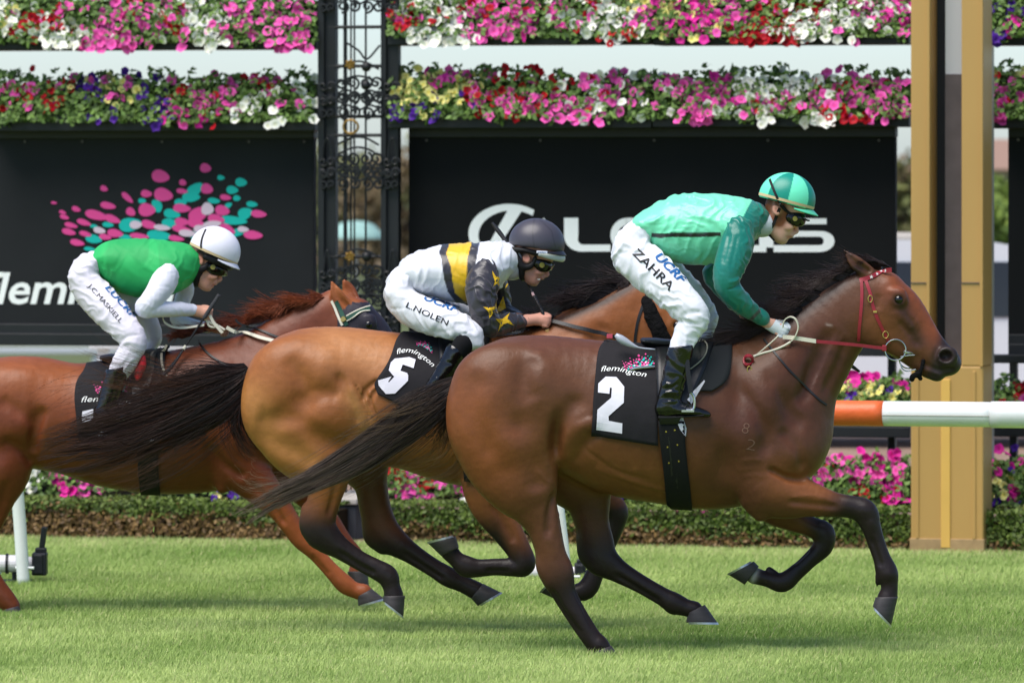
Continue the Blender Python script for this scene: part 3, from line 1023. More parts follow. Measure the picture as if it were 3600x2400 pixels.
stroke(mb, [(2008, 766), (2008, 800), (2008, 830)] + arc(2048, 832, 40, 40, 180, 90) + [(2090, 872), (2146, 872)], [50] * 3 + [50, 48, 44, 40, 36, 32, 28, 26, 24] + [24, 24], OE)
stroke(mb, [(2330, 779), (2200, 779)] + arc(2205, 826, 46, 47, 270, 90, 12) + [(2250, 873), (2330, 873)], 26, OE)
stroke(mb, [(2170, 824), (2250, 824), (2320, 824)], 22, OE - .0006)
stroke(mb, [(2350, 768), (2430, 822), (2520, 886)], 46, OE)
stroke(mb, [(2520, 768), (2440, 822), (2350, 886)], 46, OE - .0006)
stroke(mb, [(2566, 768), (2566, 820)] + arc(2606, 834, 40, 40, 180, 90) + [(2640, 874), (2694, 874)], [48, 48] + [46, 44, 40, 36, 32, 28, 26, 24, 24] + [24, 24], OE)
stroke(mb, [(2694, 768), (2694, 826), (2694, 870)], 50, OE - .0006)
stroke(mb, [(2906, 778), (2820, 778)] + arc(2790, 800, 34, 22, 270, 90, 8) + [(2800, 822), (2872, 822)] + arc(2880, 848, 34, 26, -90, 90, 10) + [(2870, 874), (2720, 874)], [20, 20] + [24] * 9 + [20, 20] + [20, 22, 26, 32, 38, 40, 38, 32, 28, 24, 24] + [24, 24], OE - .0012)
put('lettering', mb.mesh('lettering'), M_white, br)

# ---- posts and low beams that carry the boards and troughs
def post(name, label, cat, X0, X1, Y0, off, dep, m, group=None):
    u0, u1 = bu(X0, off), bu(X1, off)
    z1 = bz((X0 + X1) / 2, Y0, off)
    mb = MB()
    mb.box(BW((u0 + u1) / 2, off + dep / 2, z1 / 2), u1 - u0, dep, z1, RB, .006)
    o = recentre(put(name, mb.mesh(name), m))
    tag(o, label, cat, group)
    return o
post('board_post', 'black steel post behind the right edge of the black board', 'post', 3120, 3146, 420, 1.3, .08, M_black)
post('board_post', 'black steel post at the left end of the board beyond the gold post', 'post', 3548, 3574, 420, 1.3, .08, M_black)
post('board_post', 'black steel post behind the left end of the black board', 'post', 1440, 1466, 420, 1.3, .08, M_black)
post('board_post', 'black steel post behind the right end of the charcoal board', 'post', 1070, 1098, 420, 1.3, .08, M_black)
post('board_post', 'black steel post at the outer left end of the charcoal board and its flower troughs', 'post', -95, -66, -60, 1.3, .10, M_black)
post('grey_pole', 'pale grey pole standing close behind the gold post', 'pole', 3459, 3488, 162, .75, .09, M_greyp)
mb = MB()
bbox(mb, 2600, 3198, 1500, 1532, .9, .12)
o = recentre(put('rail_beam', mb.mesh('rail_beam'), M_black)); tag(o, 'long black beam behind the orange rail section', 'beam')
mb = MB()
bbox(mb, 3470, 4000, 1502, 1534, .9, .12)
o = recentre(put('rail_beam', mb.mesh('rail_beam'), M_black)); tag(o, 'black beam behind the white rail at the right edge', 'beam')
mb = MB()
bbox(mb, 3466, 4000, 1250, 1276, .98, .12)
o = recentre(put('rail_beam', mb.mesh('rail_beam'), M_black)); tag(o, 'black beam under the board end at the right edge', 'beam')

# ---- gold winning post
def gold_post():
    off = -.06
    u0, u1 = bu(3202, off), bu(3457, off)
    root = thing('winning_post', 'tall gold winning post with an open black slot', 'post', BW((u0 + u1) / 2, off + .18, 0), RZB)
    top = bz(3300, -260, off)
    zc = bz(3300, 1286, off)
    mb = MB()
    mb.box(BW((u0 + u1) / 2, off + .18, zc / 2), u1 - u0, .36, zc, RB, .01)
    put('base', mb.mesh('base'), M_gold, root)
    for a, b in ((3202, 3270), (3380, 3457)):
        ua, ub = bu(a, off), bu(b, off)
        mb = MB()
        mb.box(BW((ua + ub) / 2, off + .18, (zc + top) / 2), ub - ua, .356, top - zc, RB, .008)
        put('flange', mb.mesh('flange'), M_gold, root)
        ub2 = bu(b, off)
        mb = MB()
        mb.box(BW(ub2 - .012, off - .004, (zc + top) / 2), .018, .012, top - zc, RB)
        put('edge_bead', mb.mesh('edge_bead'), M_gold, root)
        for Yj in (994,):
            mb = MB()
            mb.box(BW((ua + ub) / 2, off - .002, bz(a, Yj, off)), ub - ua - .004, .008, .005, RB)
            put('joint_strip', mb.mesh('joint_strip'), M_slate, root)
    o2 = off + .26
    ua, ub = bu(3262, o2), bu(3326, o2)
    mb = MB()
    mb.box(BW((ua + ub) / 2, o2 + .04, (zc + top) / 2), ub - ua, .07, top - zc, RB)
    put('slot_back', mb.mesh('slot_back'), M_black, root)
    ua, ub = bu(3322, o2 - .1), bu(3384, o2 - .1)
    zs = bz(3350, 262, o2)
    mb = MB()
    mb.box(BW((ua + ub) / 2, o2 - .06, (zc + zs) / 2), ub - ua, .06, zs - zc, RB)
    put('slot_panel', mb.mesh('slot_panel'), M_slate, root)
    mb = MB()
    mb.box(BW((ua + ub) / 2, o2 - .05, (zs + top) / 2), ub - ua, .06, top - zs, RB)
    put('slot_panel', mb.mesh('slot_panel'), M_paleg, root, label='pale upper slot panel')
    ua, ub = bu(3309, off), bu(3341, off)
    za, zb = bz(3320, 1924, off), zc - .08
    mb = MB()
    mb.box(BW((ua + ub) / 2, off - .004, (za + zb) / 2), ub - ua, .012, zb - za, RB, .003)
    put('centre_stripe', mb.mesh('centre_stripe'), M_goldl, root)  # strip in a paler gold than the base around it
    for a in (3225, 3425):
        ua = bu(a, off)
        mb = MB()
        mb.box(BW(ua, off - .003, zc / 2 + .03), .02, .010, zc - .12, RB, .003)
        put('edge_bead', mb.mesh('edge_bead'), M_gold, root)
    mb = MB()
    mb.box(BW((u0 + u1) / 2, off + .18, .045), u1 - u0 + .012, .372, .09, RB, .004)
    put('skirting', mb.mesh('skirting'), mat('dusty gold', lin((170, 140, 100)), .6, .3, noise=(12, .2)), root)
gold_post()

# ---- ornate iron tower
def tower():
    off = .95
    uL, uR = bu(1117, off), bu(1402, off)
    root = thing('iron_tower', 'ornate black wrought iron tower with gilded rosettes between the boards', 'tower', BW((uL + uR) / 2, off + .25, 0), RZB)
    top = bz(1250, -240, off)
    mb = MB()
    mb.box(BW((uL + uR) / 2, off + .02, .11), bu(1330, -.1) - bu(1180, -.1), 1.2, .22, RB, .01)
    put('plinth', mb.mesh('plinth'), M_plinth, root)
    mb = MB()
    mb.box(BW((uL + uR) / 2, off + .02, .245), bu(1336, -.1) - bu(1174, -.1), 1.24, .04, RB, .008)
    put('plinth_cap', mb.mesh('plinth_cap'), M_greyp, root)
    def vpost(X0, X1, o, dep):
        ua, ub = bu(X0, o), bu(X1, o)
        mb = MB()
        mb.box(BW((ua + ub) / 2, o + dep / 2, (top + .26) / 2), ub - ua, dep, top - .26, RB, .003)
        put('corner_post', mb.mesh('corner_post'), M_black, root)
    vpost(1117, 1139, off, .05)
    vpost(1141, 1180, off + .03, .07)
    vpost(1338, 1357, off, .05)
    vpost(1359, 1401, off + .03, .07)
    def rod(X, r, o):
        u = bu(X, o)
        mb = MB()
        mb.tube([BW(u, o, .26), BW(u, o, top)], r, 8)
        put('rod', mb.mesh('rod'), M_black, root)
    rod(1214, .013, off + .05)
    rod(1234, .006, off + .40)
    rod(1246, .006, off + .42)
    rod(1286, .007, off + .05)
    def bar(Y, o=off + .04):
        ua, ub = bu(1130, o), bu(1350, o)
        z = bz(1240, Y, o)
        mb = MB()
        mb.tube([BW(ua, o, z), BW(ub, o, z)], .011, 8)
        put('crossbar', mb.mesh('crossbar'), M_black, root)
    for Y in (-80, 96, 233, 410, 476, 902, 1040, 1092, 1160, 1420, 1600):
        bar(Y)
    def spiral(X, Y, r, turns, a0, dirn, o=off - .01, th=.008, m=M_black):
        mb = MB()
        P = []
        n = int(16 * turns) + 2
        for i in range(n):
            t = i / (n - 1)
            rr = r * (1 - .82 * t)
            a = a0 + dirn * 6.283 * turns * t
            u, z = BG(X + rr * math.cos(a), Y + rr * math.sin(a), o)
            P.append(BW(u, o, z))
        mb.tube(P, th, 6)
        put('scroll', mb.mesh('scroll'), m, root)
    def sarc(P2, o=off - .012, th=.007):
        mb = MB()
        Q = catmull(P2, len(P2) * 6)
        mb.tube([BW(*(lambda t: (t[0], o, t[1]))(BG(x, y, o))) for x, y in Q], th, 6)
        put('scroll', mb.mesh('scroll'), M_black, root)
    def motif(Y):
        # paired scrolls across the bay and on both corner posts
        for X, d in ((1200, 1), (1240, -1), (1286, 1), (1322, -1)):
            spiral(X, Y - 8, 24, 1.4, -1.2 * d, d)
            spiral(X + 6, Y + 44, 22, 1.4, 1.8 * d, -d)
        for X in (1136, 1164, 1362, 1390):
            spiral(X, Y + 4, 17, 1.2, 0, 1 if X in (1136, 1362) else -1)
            spiral(X, Y + 46, 15, 1.2, 2, -1 if X in (1136, 1362) else 1)
        sarc([(1186, Y + 30), (1216, Y + 16), (1262, Y + 34), (1300, Y + 18), (1336, Y + 32)])
        sarc([(1188, Y - 60), (1240, Y - 82), (1286, Y - 80), (1332, Y - 56)])
    for Y in (-20, 300, 352, 566, 602, 960, 1015, 1120, 1480, 1560):
        motif(Y)
    for X, d in ((1150, 1), (1380, -1)):
        sarc([(X - 16, 560), (X - 12, 510), (X, 488), (X + 12, 510), (X + 16, 560)])
        sarc([(X - 14, 960), (X - 6, 900), (X, 880), (X + 6, 900), (X + 14, 960)])
    sarc([(1216, 150), (1260, 178), (1290, 208), (1336, 160)])
    def rosette(X, Y):
        mb = MB()
        o = off - .02
        u, z = BG(X, Y, o)
        c = BW(u, o, z)
        for k in range(6):
            a = k * 1.047 + .3
            p = c + RB @ np.array((math.cos(a) * .024, -.006, math.sin(a) * .024))
            mb.tube([c, p, p + RB @ np.array((math.cos(a) * .012, 0, math.sin(a) * .012))], [.008, .014, .004], 6)
        mb.tube([c + N2 * .01, c - N2 * .018], [.014, .010], 8)
        put('rosette', mb.mesh('rosette'), M_brass, root)
    def ball(X, Y):
        o = off - .01
        u, z = BG(X, Y, o)
        bm = bmesh.new()
        bmesh.ops.create_uvsphere(bm, u_segments=12, v_segments=8, radius=.032)
        me = bpy.data.meshes.new('finial')
        bm.to_mesh(me)
        bm.free()
        me.transform(Matrix.Translation(Vector(BW(u, o, z).tolist())))
        smooth(me)
        put('finial', me, M_black, root)
    for X, Y in ((1232, 228), (1231, 902), (1232, 1040)):
        rosette(X, Y)
    for X, Y in ((1288, 236), (1289, 902), (1286, 1100), (1286, 300)):
        ball(X, Y)
    # gilt hoop
    mb = MB()
    o = off - .02
    P = []
    for i in range(24):
        a = 6.283 * i / 24
        u, z = BG(1233 + 26 * math.cos(a), 446 + 24 * math.sin(a), o)
        P.append(BW(u, o, z))
    mb.tube(P, .008, 6, closed=True)
    put('gilt_hoop', mb.mesh('gilt_hoop'), M_brass, root)
tower()

# ---- running rail (white tube, one orange wrapped length) on slanted white posts
RAIL_OFF = -4.05
def rail():
    o = RAIL_OFF
    ua = bu(2883, o) - .35
    u0, u1 = bu(3108, o), bu(4200, o)
    z = bz(3200, 1454, o)
    r = .0685
    root = thing('running_rail', 'white tubular running rail with one orange wrapped length', 'rail', BW(u0, o, 0), RZB)
    def pipe(a, b, rr, name, m, jit=0.0):
        mb = MB()
        n = 14
        P = [BW(a + (b - a) * i / n, o, z + (0)) for i in range(n + 1)]
        mb.tube(P, [rr * (1 + jit * math.sin(i * 2.1)) for i in range(n + 1)], 28)
        me = mb.mesh(name)
        smooth(me)
        put(name, me, m, root)
    uj = bu(3486, o)
    pipe(u0, uj, r, 'rail_tube', M_railw)
    pipe(uj, u1, r * 1.06, 'rail_tube', M_railw)
    pipe(ua, u0, r * 1.02, 'orange_sleeve', M_railo, .012)
    ul = bu(-700, o)
    pipe(ul, ua, r, 'rail_tube', M_railw)
    mb = MB()
    for k in range(2):
        mb.box(BW(u0 + .25 + .45 * k + .2, o - r * 1.0, z - .006), .9 - .3 * k, .004, .004, RB)
    put('seam', mb.mesh('seam'), M_greyp, root)
    for Xt, Yt, Xb, Yb, rw in ((58, 1660, 84, 2072, .036), (1962, 1720, 2002, 1990, .026)):
        # post leans: S-shaped in side view
        ub = bu(Xb, o)
        ut = bu(Xt, o)
        zt = bz(Xt, Yt, o)
        k = (zt - z) / zt if zt else 0
        P = [BW(ub, o, -.02), BW(ub + (ut - ub) * .5, o, zt * .5), BW(ut, o, zt), BW(ut + (ut - ub) * (z - zt) / zt * .6, o + .10, z - .10), BW(ut + (ut - ub) * (z - zt) / zt * .6, o + .02, z)]
        Q = catmull(P, 22)
        mb = MB()
        mb.tube(Q, rw, 16)
        me = mb.mesh('rail_post')
        smooth(me)
        put('rail_post', me, M_railw, root)
        mb = MB()
        zz = .10
        mb.tube([BW(ub - .05, o, zz), BW(ub + .06, o, zz)], .008, 8)
        put('clip', mb.mesh('clip'), M_railw, root)
rail()

# ---- remote cameras low on the grass
M_lensw = mat('white lens barrel', lin((226, 222, 226)), .4, .4)
M_camblk = mat('black camera body', lin((30, 31, 36)), .45, .4, noise=(20, .2), bump=[(90, .3, .002)])
def remote_camera(label, X, Y, y, s, full=True):
    c = WP(X, Y, y)
    k = SCL(y) * s
    root = thing('remote_camera', label, 'camera', (c[0], c[1], 0), 0, 'remote cameras set low on the grass')
    mb = MB()
    mb.box(c, 52 * k, 74 * k, 80 * k, None, 6 * k)
    mb.box(c + np.array((4 * k, 0, 46 * k)), 40 * k, 34 * k, 22 * k, None, 6 * k)
    mb.box(c + np.array((-4 * k, -36 * k, 0)), 36 * k, 14 * k, 70 * k, None, 5 * k)
    put('body', mb.mesh('body'), M_camblk, root)
    mb = MB()
    mb.box(c + np.array((12 * k, 0, 92 * k)), 20 * k, 22 * k, 74 * k, Matrix.Rotation(math.radians(8), 3, 'Y'), 3 * k)
    put('transmitter', mb.mesh('transmitter'), M_camblk, root)
    mb = MB()
    e = np.array((-1, 0, 0.0))
    b0 = c + e * 26 * k
    mb.tube([b0, b0 + e * 30 * k, b0 + e * 44 * k, b0 + e * 120 * k, b0 + e * 160 * k, b0 + e * 230 * k], [x * k for x in (24, 25, 30, 31, 36, 38)], 20)
    me = mb.mesh('lens')
    put('lens', me, M_lensw, root)
    for t in (84, 148):
        mb = MB()
        mb.tube([b0 + e * t * k, b0 + e * (t + 9) * k], 36 * k, 20)
        put('lens_ring', mb.mesh('lens_ring'), M_camblk, root)
    mb = MB()
    mb.tube([c + np.array((-90 * k, 0, -30 * k)), np.array((c[0] - 90 * k, c[1], 0.0))], 8 * k, 8)
    mb.box((c[0] - 90 * k, c[1], .012), .2, .14, .02)
    put('ground_stand', mb.mesh('ground_stand'), M_camblk, root)
remote_camera('white lensed remote camera on the grass behind the left rail post', 140, 1980, 4.95, 1.0)
remote_camera('remote camera on the grass half hidden behind the galloping legs', 2040, 2010, 5.4, .8)

# ---- beyond the boards: far rail, vehicles, tent, trees
def far_rail():
    d = 72.0
    y = d + CAM_Y
    root = thing('far_rail', 'far white rail across the grass beyond the boards', 'rail', (0, y, 0))
    mb = MB()
    za = CAM_H - (1232 - HZ) * d / FPX
    mb.box((0, y, za), 60, .08, .075, None, .01)
    put('rail_tube', mb.mesh('rail_tube'), M_paleg, root)
    for i in range(-8, 9):
        x = i * 1.45 - .52
        mb = MB()
        mb.box((x, y + .05, za / 2), .12, .06, za, None, .008)
        put('rail_post', mb.mesh('rail_post'), M_railw, root)
far_rail()
def picket_barrier():
    y = 16.5
    root = thing('white_barrier', 'low white barrier seen through the iron tower', 'barrier', (-1.9, y, 0))
    for z in (.42, .60, .80, 1.02, 1.22):
        mb = MB()
        mb.box((-1.9, y, z), 2.6, .05, .09, None, .01)
        put('rail_board', mb.mesh('rail_board'), M_railw, root)
    for x in (-3.1, -2.5, -1.9, -1.3, -.7):
        mb = MB()
        mb.box((x, y + .06, .66), .09, .06, 1.32, None, .01)
        put('rail_post', mb.mesh('rail_post'), M_railw, root)
picket_barrier()

def wagon(label, cx_, y, L, H, seed):
    root = thing('white_wagon', label, 'vehicle', (cx_, y, 0))
    W = 1.8
    mb = MB()
    prof = [(-L / 2, .35), (-L / 2, .92), (-L / 2 + .1, 1.05), (-L / 2 + .35, H - .06), (-L / 2 + .7, H), (L / 2 - 1.9, H), (L / 2 - 1.6, H - .05), (L / 2 - 1.0, 1.08), (L / 2 - .15, .95), (L / 2, .8), (L / 2, .35)]
    V = [(cx_ + x, y - W / 2, z) for x, z in prof] + [(cx_ + x, y + W / 2, z) for x, z in prof]
    n = len(prof)
    F = [tuple(range(n)), tuple(range(2 * n - 1, n - 1, -1))] + [(i, n + i, n + (i + 1) % n, (i + 1) % n) for i in range(n)]
    mb.add(V, F)
    put('body', mb.mesh('body'), M_vanw, root)
    for a, b in ((-L / 2 + .45, -L / 2 + 1.35), (-L / 2 + 1.42, -L / 2 + 2.35), (-L / 2 + 2.42, L / 2 - 1.55)):
        mb = MB()
        mb.box((cx_ + (a + b) / 2, y - W / 2 - .006, 1.33), b - a, .02, .46, None, .004)
        put('window', mb.mesh('window'), M_dark, root)
    for yy in (-.7, .7):
        mb = MB()
        mb.tube([(cx_ - L / 2 + .8, y + yy, H + .02), (cx_ + L / 2 - 2.0, y + yy, H + .02)], .025, 6)
        put('roof_bar', mb.mesh('roof_bar'), M_greyp, root)
    for a in (-L / 2 + .85, L / 2 - .9):
        mb = MB()
        mb.tube([(cx_ + a, y - W / 2 - .02, .33), (cx_ + a, y - W / 2 + .2, .33)], .33, 24)
        wh = put('wheel', mb.mesh('wheel'), M_tyre, root)
        mb = MB()
        mb.tube([(cx_ + a, y - W / 2 - .04, .33), (cx_ + a, y - W / 2, .33)], .2, 20)
        put('rim', mb.mesh('rim'), M_greyp, wh)
wagon('white wagon with dark windows beyond the gold post', 3.5, 22.0, 4.6, 1.74, 1)

def tent():
    y = 40.0
    x0, z0 = WP(1250, 800, y)[0], 0
    root = thing('teal_umbrella', 'teal and white market umbrella seen through the iron tower', 'umbrella', (x0, y, 0))
    zt = WP(1250, 776, y)[2]
    zb = WP(1250, 838, y)[2]
    mb = MB()
    prof = [(0, zt), (.12, zt - .01), (.22, zt - .05), (.31, zb + .05), (.33, zb)]
    n = 16
    V, F = [], []
    for r_, z in prof:
        for k in range(n):
            a = 6.283 * k / n
            V.append((x0 + r_ * math.cos(a), y + r_ * math.sin(a), z))
    for i in range(len(prof) - 1):
        for k in range(n):
            F.append((i * n + k, i * n + (k + 1) % n, (i + 1) * n + (k + 1) % n, (i + 1) * n + k))
    mb.add(V, F)
    put('canopy', mb.mesh('canopy'), mat('teal canvas', lin((150, 186, 178)), .7, .2), root)
    mb = MB()
    mb.tube([(x0, y, 0), (x0, y, zt)], .02, 8)
    put('pole', mb.mesh('pole'), M_greyp, root)
tent()

def tree(label, X, y, H, Wd, seed, cols, group):
    r = np.random.default_rng(seed)
    x = (X - CX) * (y - CAM_Y) / FPX
    root = thing('tree', label, 'tree', (x, y, 0), 0, group)
    mb = MB()
    mb.tube([(x, y, 0), (x + .05, y, H * .3), (x - .03, y, H * .6)], [.12, .08, .03], 8)
    for k in range(7):
        a = r.random() * 6.28
        z0 = H * (.2 + .3 * r.random())
        mb.tube([(x, y, z0), (x + math.cos(a) * Wd * .25, y + math.sin(a) * Wd * .25, z0 + H * .2), (x + math.cos(a) * Wd * .42, y + math.sin(a) * Wd * .42, z0 + H * .35)], [.04, .025, .008], 6)
    put('trunk', mb.mesh('trunk'), M_bark, root)
    n = 2600
    cl = np.stack((r.normal(size=40) * Wd * .26, r.normal(size=40) * Wd * .26, H * (.25 + .62 * r.random(40))), 1)
    P = cl[r.integers(40, size=n)] + r.normal(size=(n, 3)) * np.array((.2, .2, .16)) * Wd * .42
    P[:, 2] = np.clip(P[:, 2], .12, H * 1.05)
    P += np.array((x, y, 0))
    N = r.normal(size=(n, 3)) + np.array((0, -.4, .5))
    N /= np.linalg.norm(N, axis=1)[:, None]
    q = r.random(n)[:, None]
    c = np.array(lin(cols[0])) * (1 - q) + np.array(lin(cols[1])) * q
    put('crown', leafmesh(P, N, .07 + .05 * r.random(n), c, .6), M_leaf, root)
TG = 'far trees beyond the boards'
tree('far brown tree seen in the slit right of the iron tower', 1425, 70, 2.75, 2.2, 31, ((96, 80, 58), (140, 122, 90)), TG)
tree('far olive tree seen through the bay of the iron tower', 1300, 78, 2.9, 2.6, 32, ((84, 92, 50), (136, 136, 86)), TG)
tree('far tree seen in the slit left of the iron tower', 1130, 84, 2.6, 2.0, 33, ((84, 92, 50), (130, 128, 80)), TG)
tree('far brownish tree left of the gold post', 3165, 72, 2.6, 1.6, 34, ((100, 80, 62), (120, 126, 72)), TG)
tree('far bright green tree right of the grey pole', 3530, 44, 2.5, 1.3, 35, ((88, 108, 46), (140, 160, 76)), TG)
def far_house():
    y = 66
    x = (3540 - CX) * (y - CAM_Y) / FPX
    root = thing('far_house', 'far house with a red brown roof beside the bright tree', 'house', (x, y, 0))
    mb = MB()
    mb.box((x, y, 1.15), 2.4, 3, 2.3)
    put('wall', mb.mesh('wall'), mat('house wall', lin((196, 176, 160)), .8, .2), root)
    mb = MB()
    V = [(x - 1.4, y - 1.8, 2.25), (x + 1.4, y - 1.8, 2.25), (x + 1.4, y + 1.8, 2.25), (x - 1.4, y + 1.8, 2.25), (x - .9, y, 2.72), (x + .9, y, 2.72)]
    mb.add(V, [(0, 1, 5, 4), (2, 3, 4, 5), (1, 2, 5), (3, 0, 4), (3, 2, 1, 0)])
    put('roof', mb.mesh('roof'), mat('house roof', lin((150, 122, 108)), .8, .2), root)
    mb = MB()
    mb.box((x - .3, y - 1.505, 1.2), .5, .03, .8)
    put('window', mb.mesh('window'), M_dark, root)
far_house()

# ================================================================== HORSES
def coat_mat(name, rough=0.43, spec=0.28):
    m = mat(name, rough=rough, spec=spec, attr='col', noise=(34, .09, (.5, 1, 1)), bump=[(170, .2, .002, (.3, 1, 1)), (8, .35, .026, (1, 1, .7)), (30, .18, .006, (1, 1, .6))])
    return m
M_coat = coat_mat('bay coat')
M_hoof = mat('hoof horn', lin((60, 56, 57)), .55, .35, noise=(30, .25, (.3, .3, 2)), bump=[(60, .25, .002, (.2, .2, 3))])
M_shoe = mat('aluminium plate', lin((196, 198, 200)), .35, .5, metal=.8)
M_eye = mat('eye', lin((16, 10, 9)), .05, .6)
M_hair = mat('horse hair', rough=.45, spec=.25, attr='col')

class Horse:
    """everything measured in photo px at depth y0 (metres), radii in px"""
    def __init__(s, y0):
        s.y0 = y0
        s.k = SCL(y0)
    def P(s, X, Y, dy=0.0):
        return WP(X, Y, s.y0 + dy)
    def pts(s, nodes):
        return np.array([s.P(n[0], n[1], n[2]) for n in nodes])
    def tube(s, f, nodes, k=22, dy=None, seg=None, cut=False):
        """nodes (X, Y, dy metres, ra px, rb px)"""
        a = np.array(nodes, float)
        f.tube(s.pts(nodes), a[:, 3] * s.k, a[:, 4] * s.k, k * s.k, seg=seg, cut=cut)
    def mir(s, nodes):
        return [(n[0], n[1], -n[2], n[3], n[4]) for n in nodes]

def hoof(h, root, CF, CB, TOE, HEEL, dy, wc=38, wb=47, label=None):
    """hoof wall between coronet (front CF, back CB) and ground surface (TOE, HEEL)"""
    CF, CB, TOE, HEEL = [np.array(q, float) for q in (CF, CB, TOE, HEEL)]
    n = 28
    rings = []
    for t in (0, .08, .3, .6, .9, 1.0):
        f, b = CF + (TOE - CF) * t, CB + (HEEL - CB) * t
        c, e = (f + b) / 2, (f - b) / 2
        w_ = (wc + (wb - wc) * t) * (1.0 if t not in (0, 1.0) else .96)
        ring = []
        for i in range(n):
            a = 6.283 * i / n
            ca, sa = math.cos(a), math.sin(a)
            if ca < 0:
                ca = -abs(ca) ** .8
            q = c + e * ca
            ring.append(h.P(q[0], q[1], dy + w_ * sa * h.k))
        rings.append(ring)
    V = [p for r in rings for p in r]
    F = [(i * n + j, i * n + (j + 1) % n, (i + 1) * n + (j + 1) % n, (i + 1) * n + j) for i in range(len(rings) - 1) for j in range(n)]
    # concave sole
    c = np.mean(rings[-1], axis=0)
    inner = [p + (c - p) * .28 for p in rings[-1]]
    up = np.mean(rings[0], axis=0) - c
    b = len(V)
    V += inner
    V.append(c + up * .18)
    F += [((len(rings) - 1) * n + j, (len(rings) - 1) * n + (j + 1) % n, b + (j + 1) % n, b + j) for j in range(n)]
    F += [(b + j, b + (j + 1) % n, b + n) for j in range(n)]
    F.append(tuple(range(n - 1, -1, -1)))
    mb = MB()
    mb.add(V, F)
    me = mb.mesh('hoof')
    smooth(me)
    o = put('hoof', me, M_hoof, root, label=label)
    # horse shoe: open at the heel
    idx = [j for j in range(n) if not (n * .42 < j < n * .58)]
    idx = [j for j in range(int(n * .58) + 1, n)] + [j for j in range(0, int(n * .42) + 1)]
    un = up / np.linalg.norm(up)
    mbs = MB()
    th = .009
    Vs = []
    for j in idx:
        p = rings[-1][j]
        q = p + (c - p) * .26
        po = p + (p - c) * .03
        Vs += [po + un * .002, q + un * .002, q - un * th, po - un * th]
    m = len(idx)
    Fs = [(i * 4 + k, i * 4 + (k + 1) % 4, i * 4 + 4 + (k + 1) % 4, i * 4 + 4 + k) for i in range(m - 1) for k in range(4)]
    Fs += [(0, 1, 2, 3), tuple((m - 1) * 4 + k for k in range(4))]
    mbs.add(Vs, Fs)
    put('horseshoe', mbs.mesh('horseshoe'), M_shoe, o)
    return o

def head_map(poll, nose, poll0=(3045, 955), nose0=(3368, 1262), mirror=False):
    """similarity that carries the traced head on to another horse"""
    a0, a1 = complex(*poll0), complex(*nose0)
    b0, b1 = complex(*poll), complex(*nose)
    r = (b1 - b0) / (a1 - a0)
    def f(X, Y):
        q = b0 + r * (complex(X, Y) - a0)
        return q.real, q.imag
    return f, abs(r)

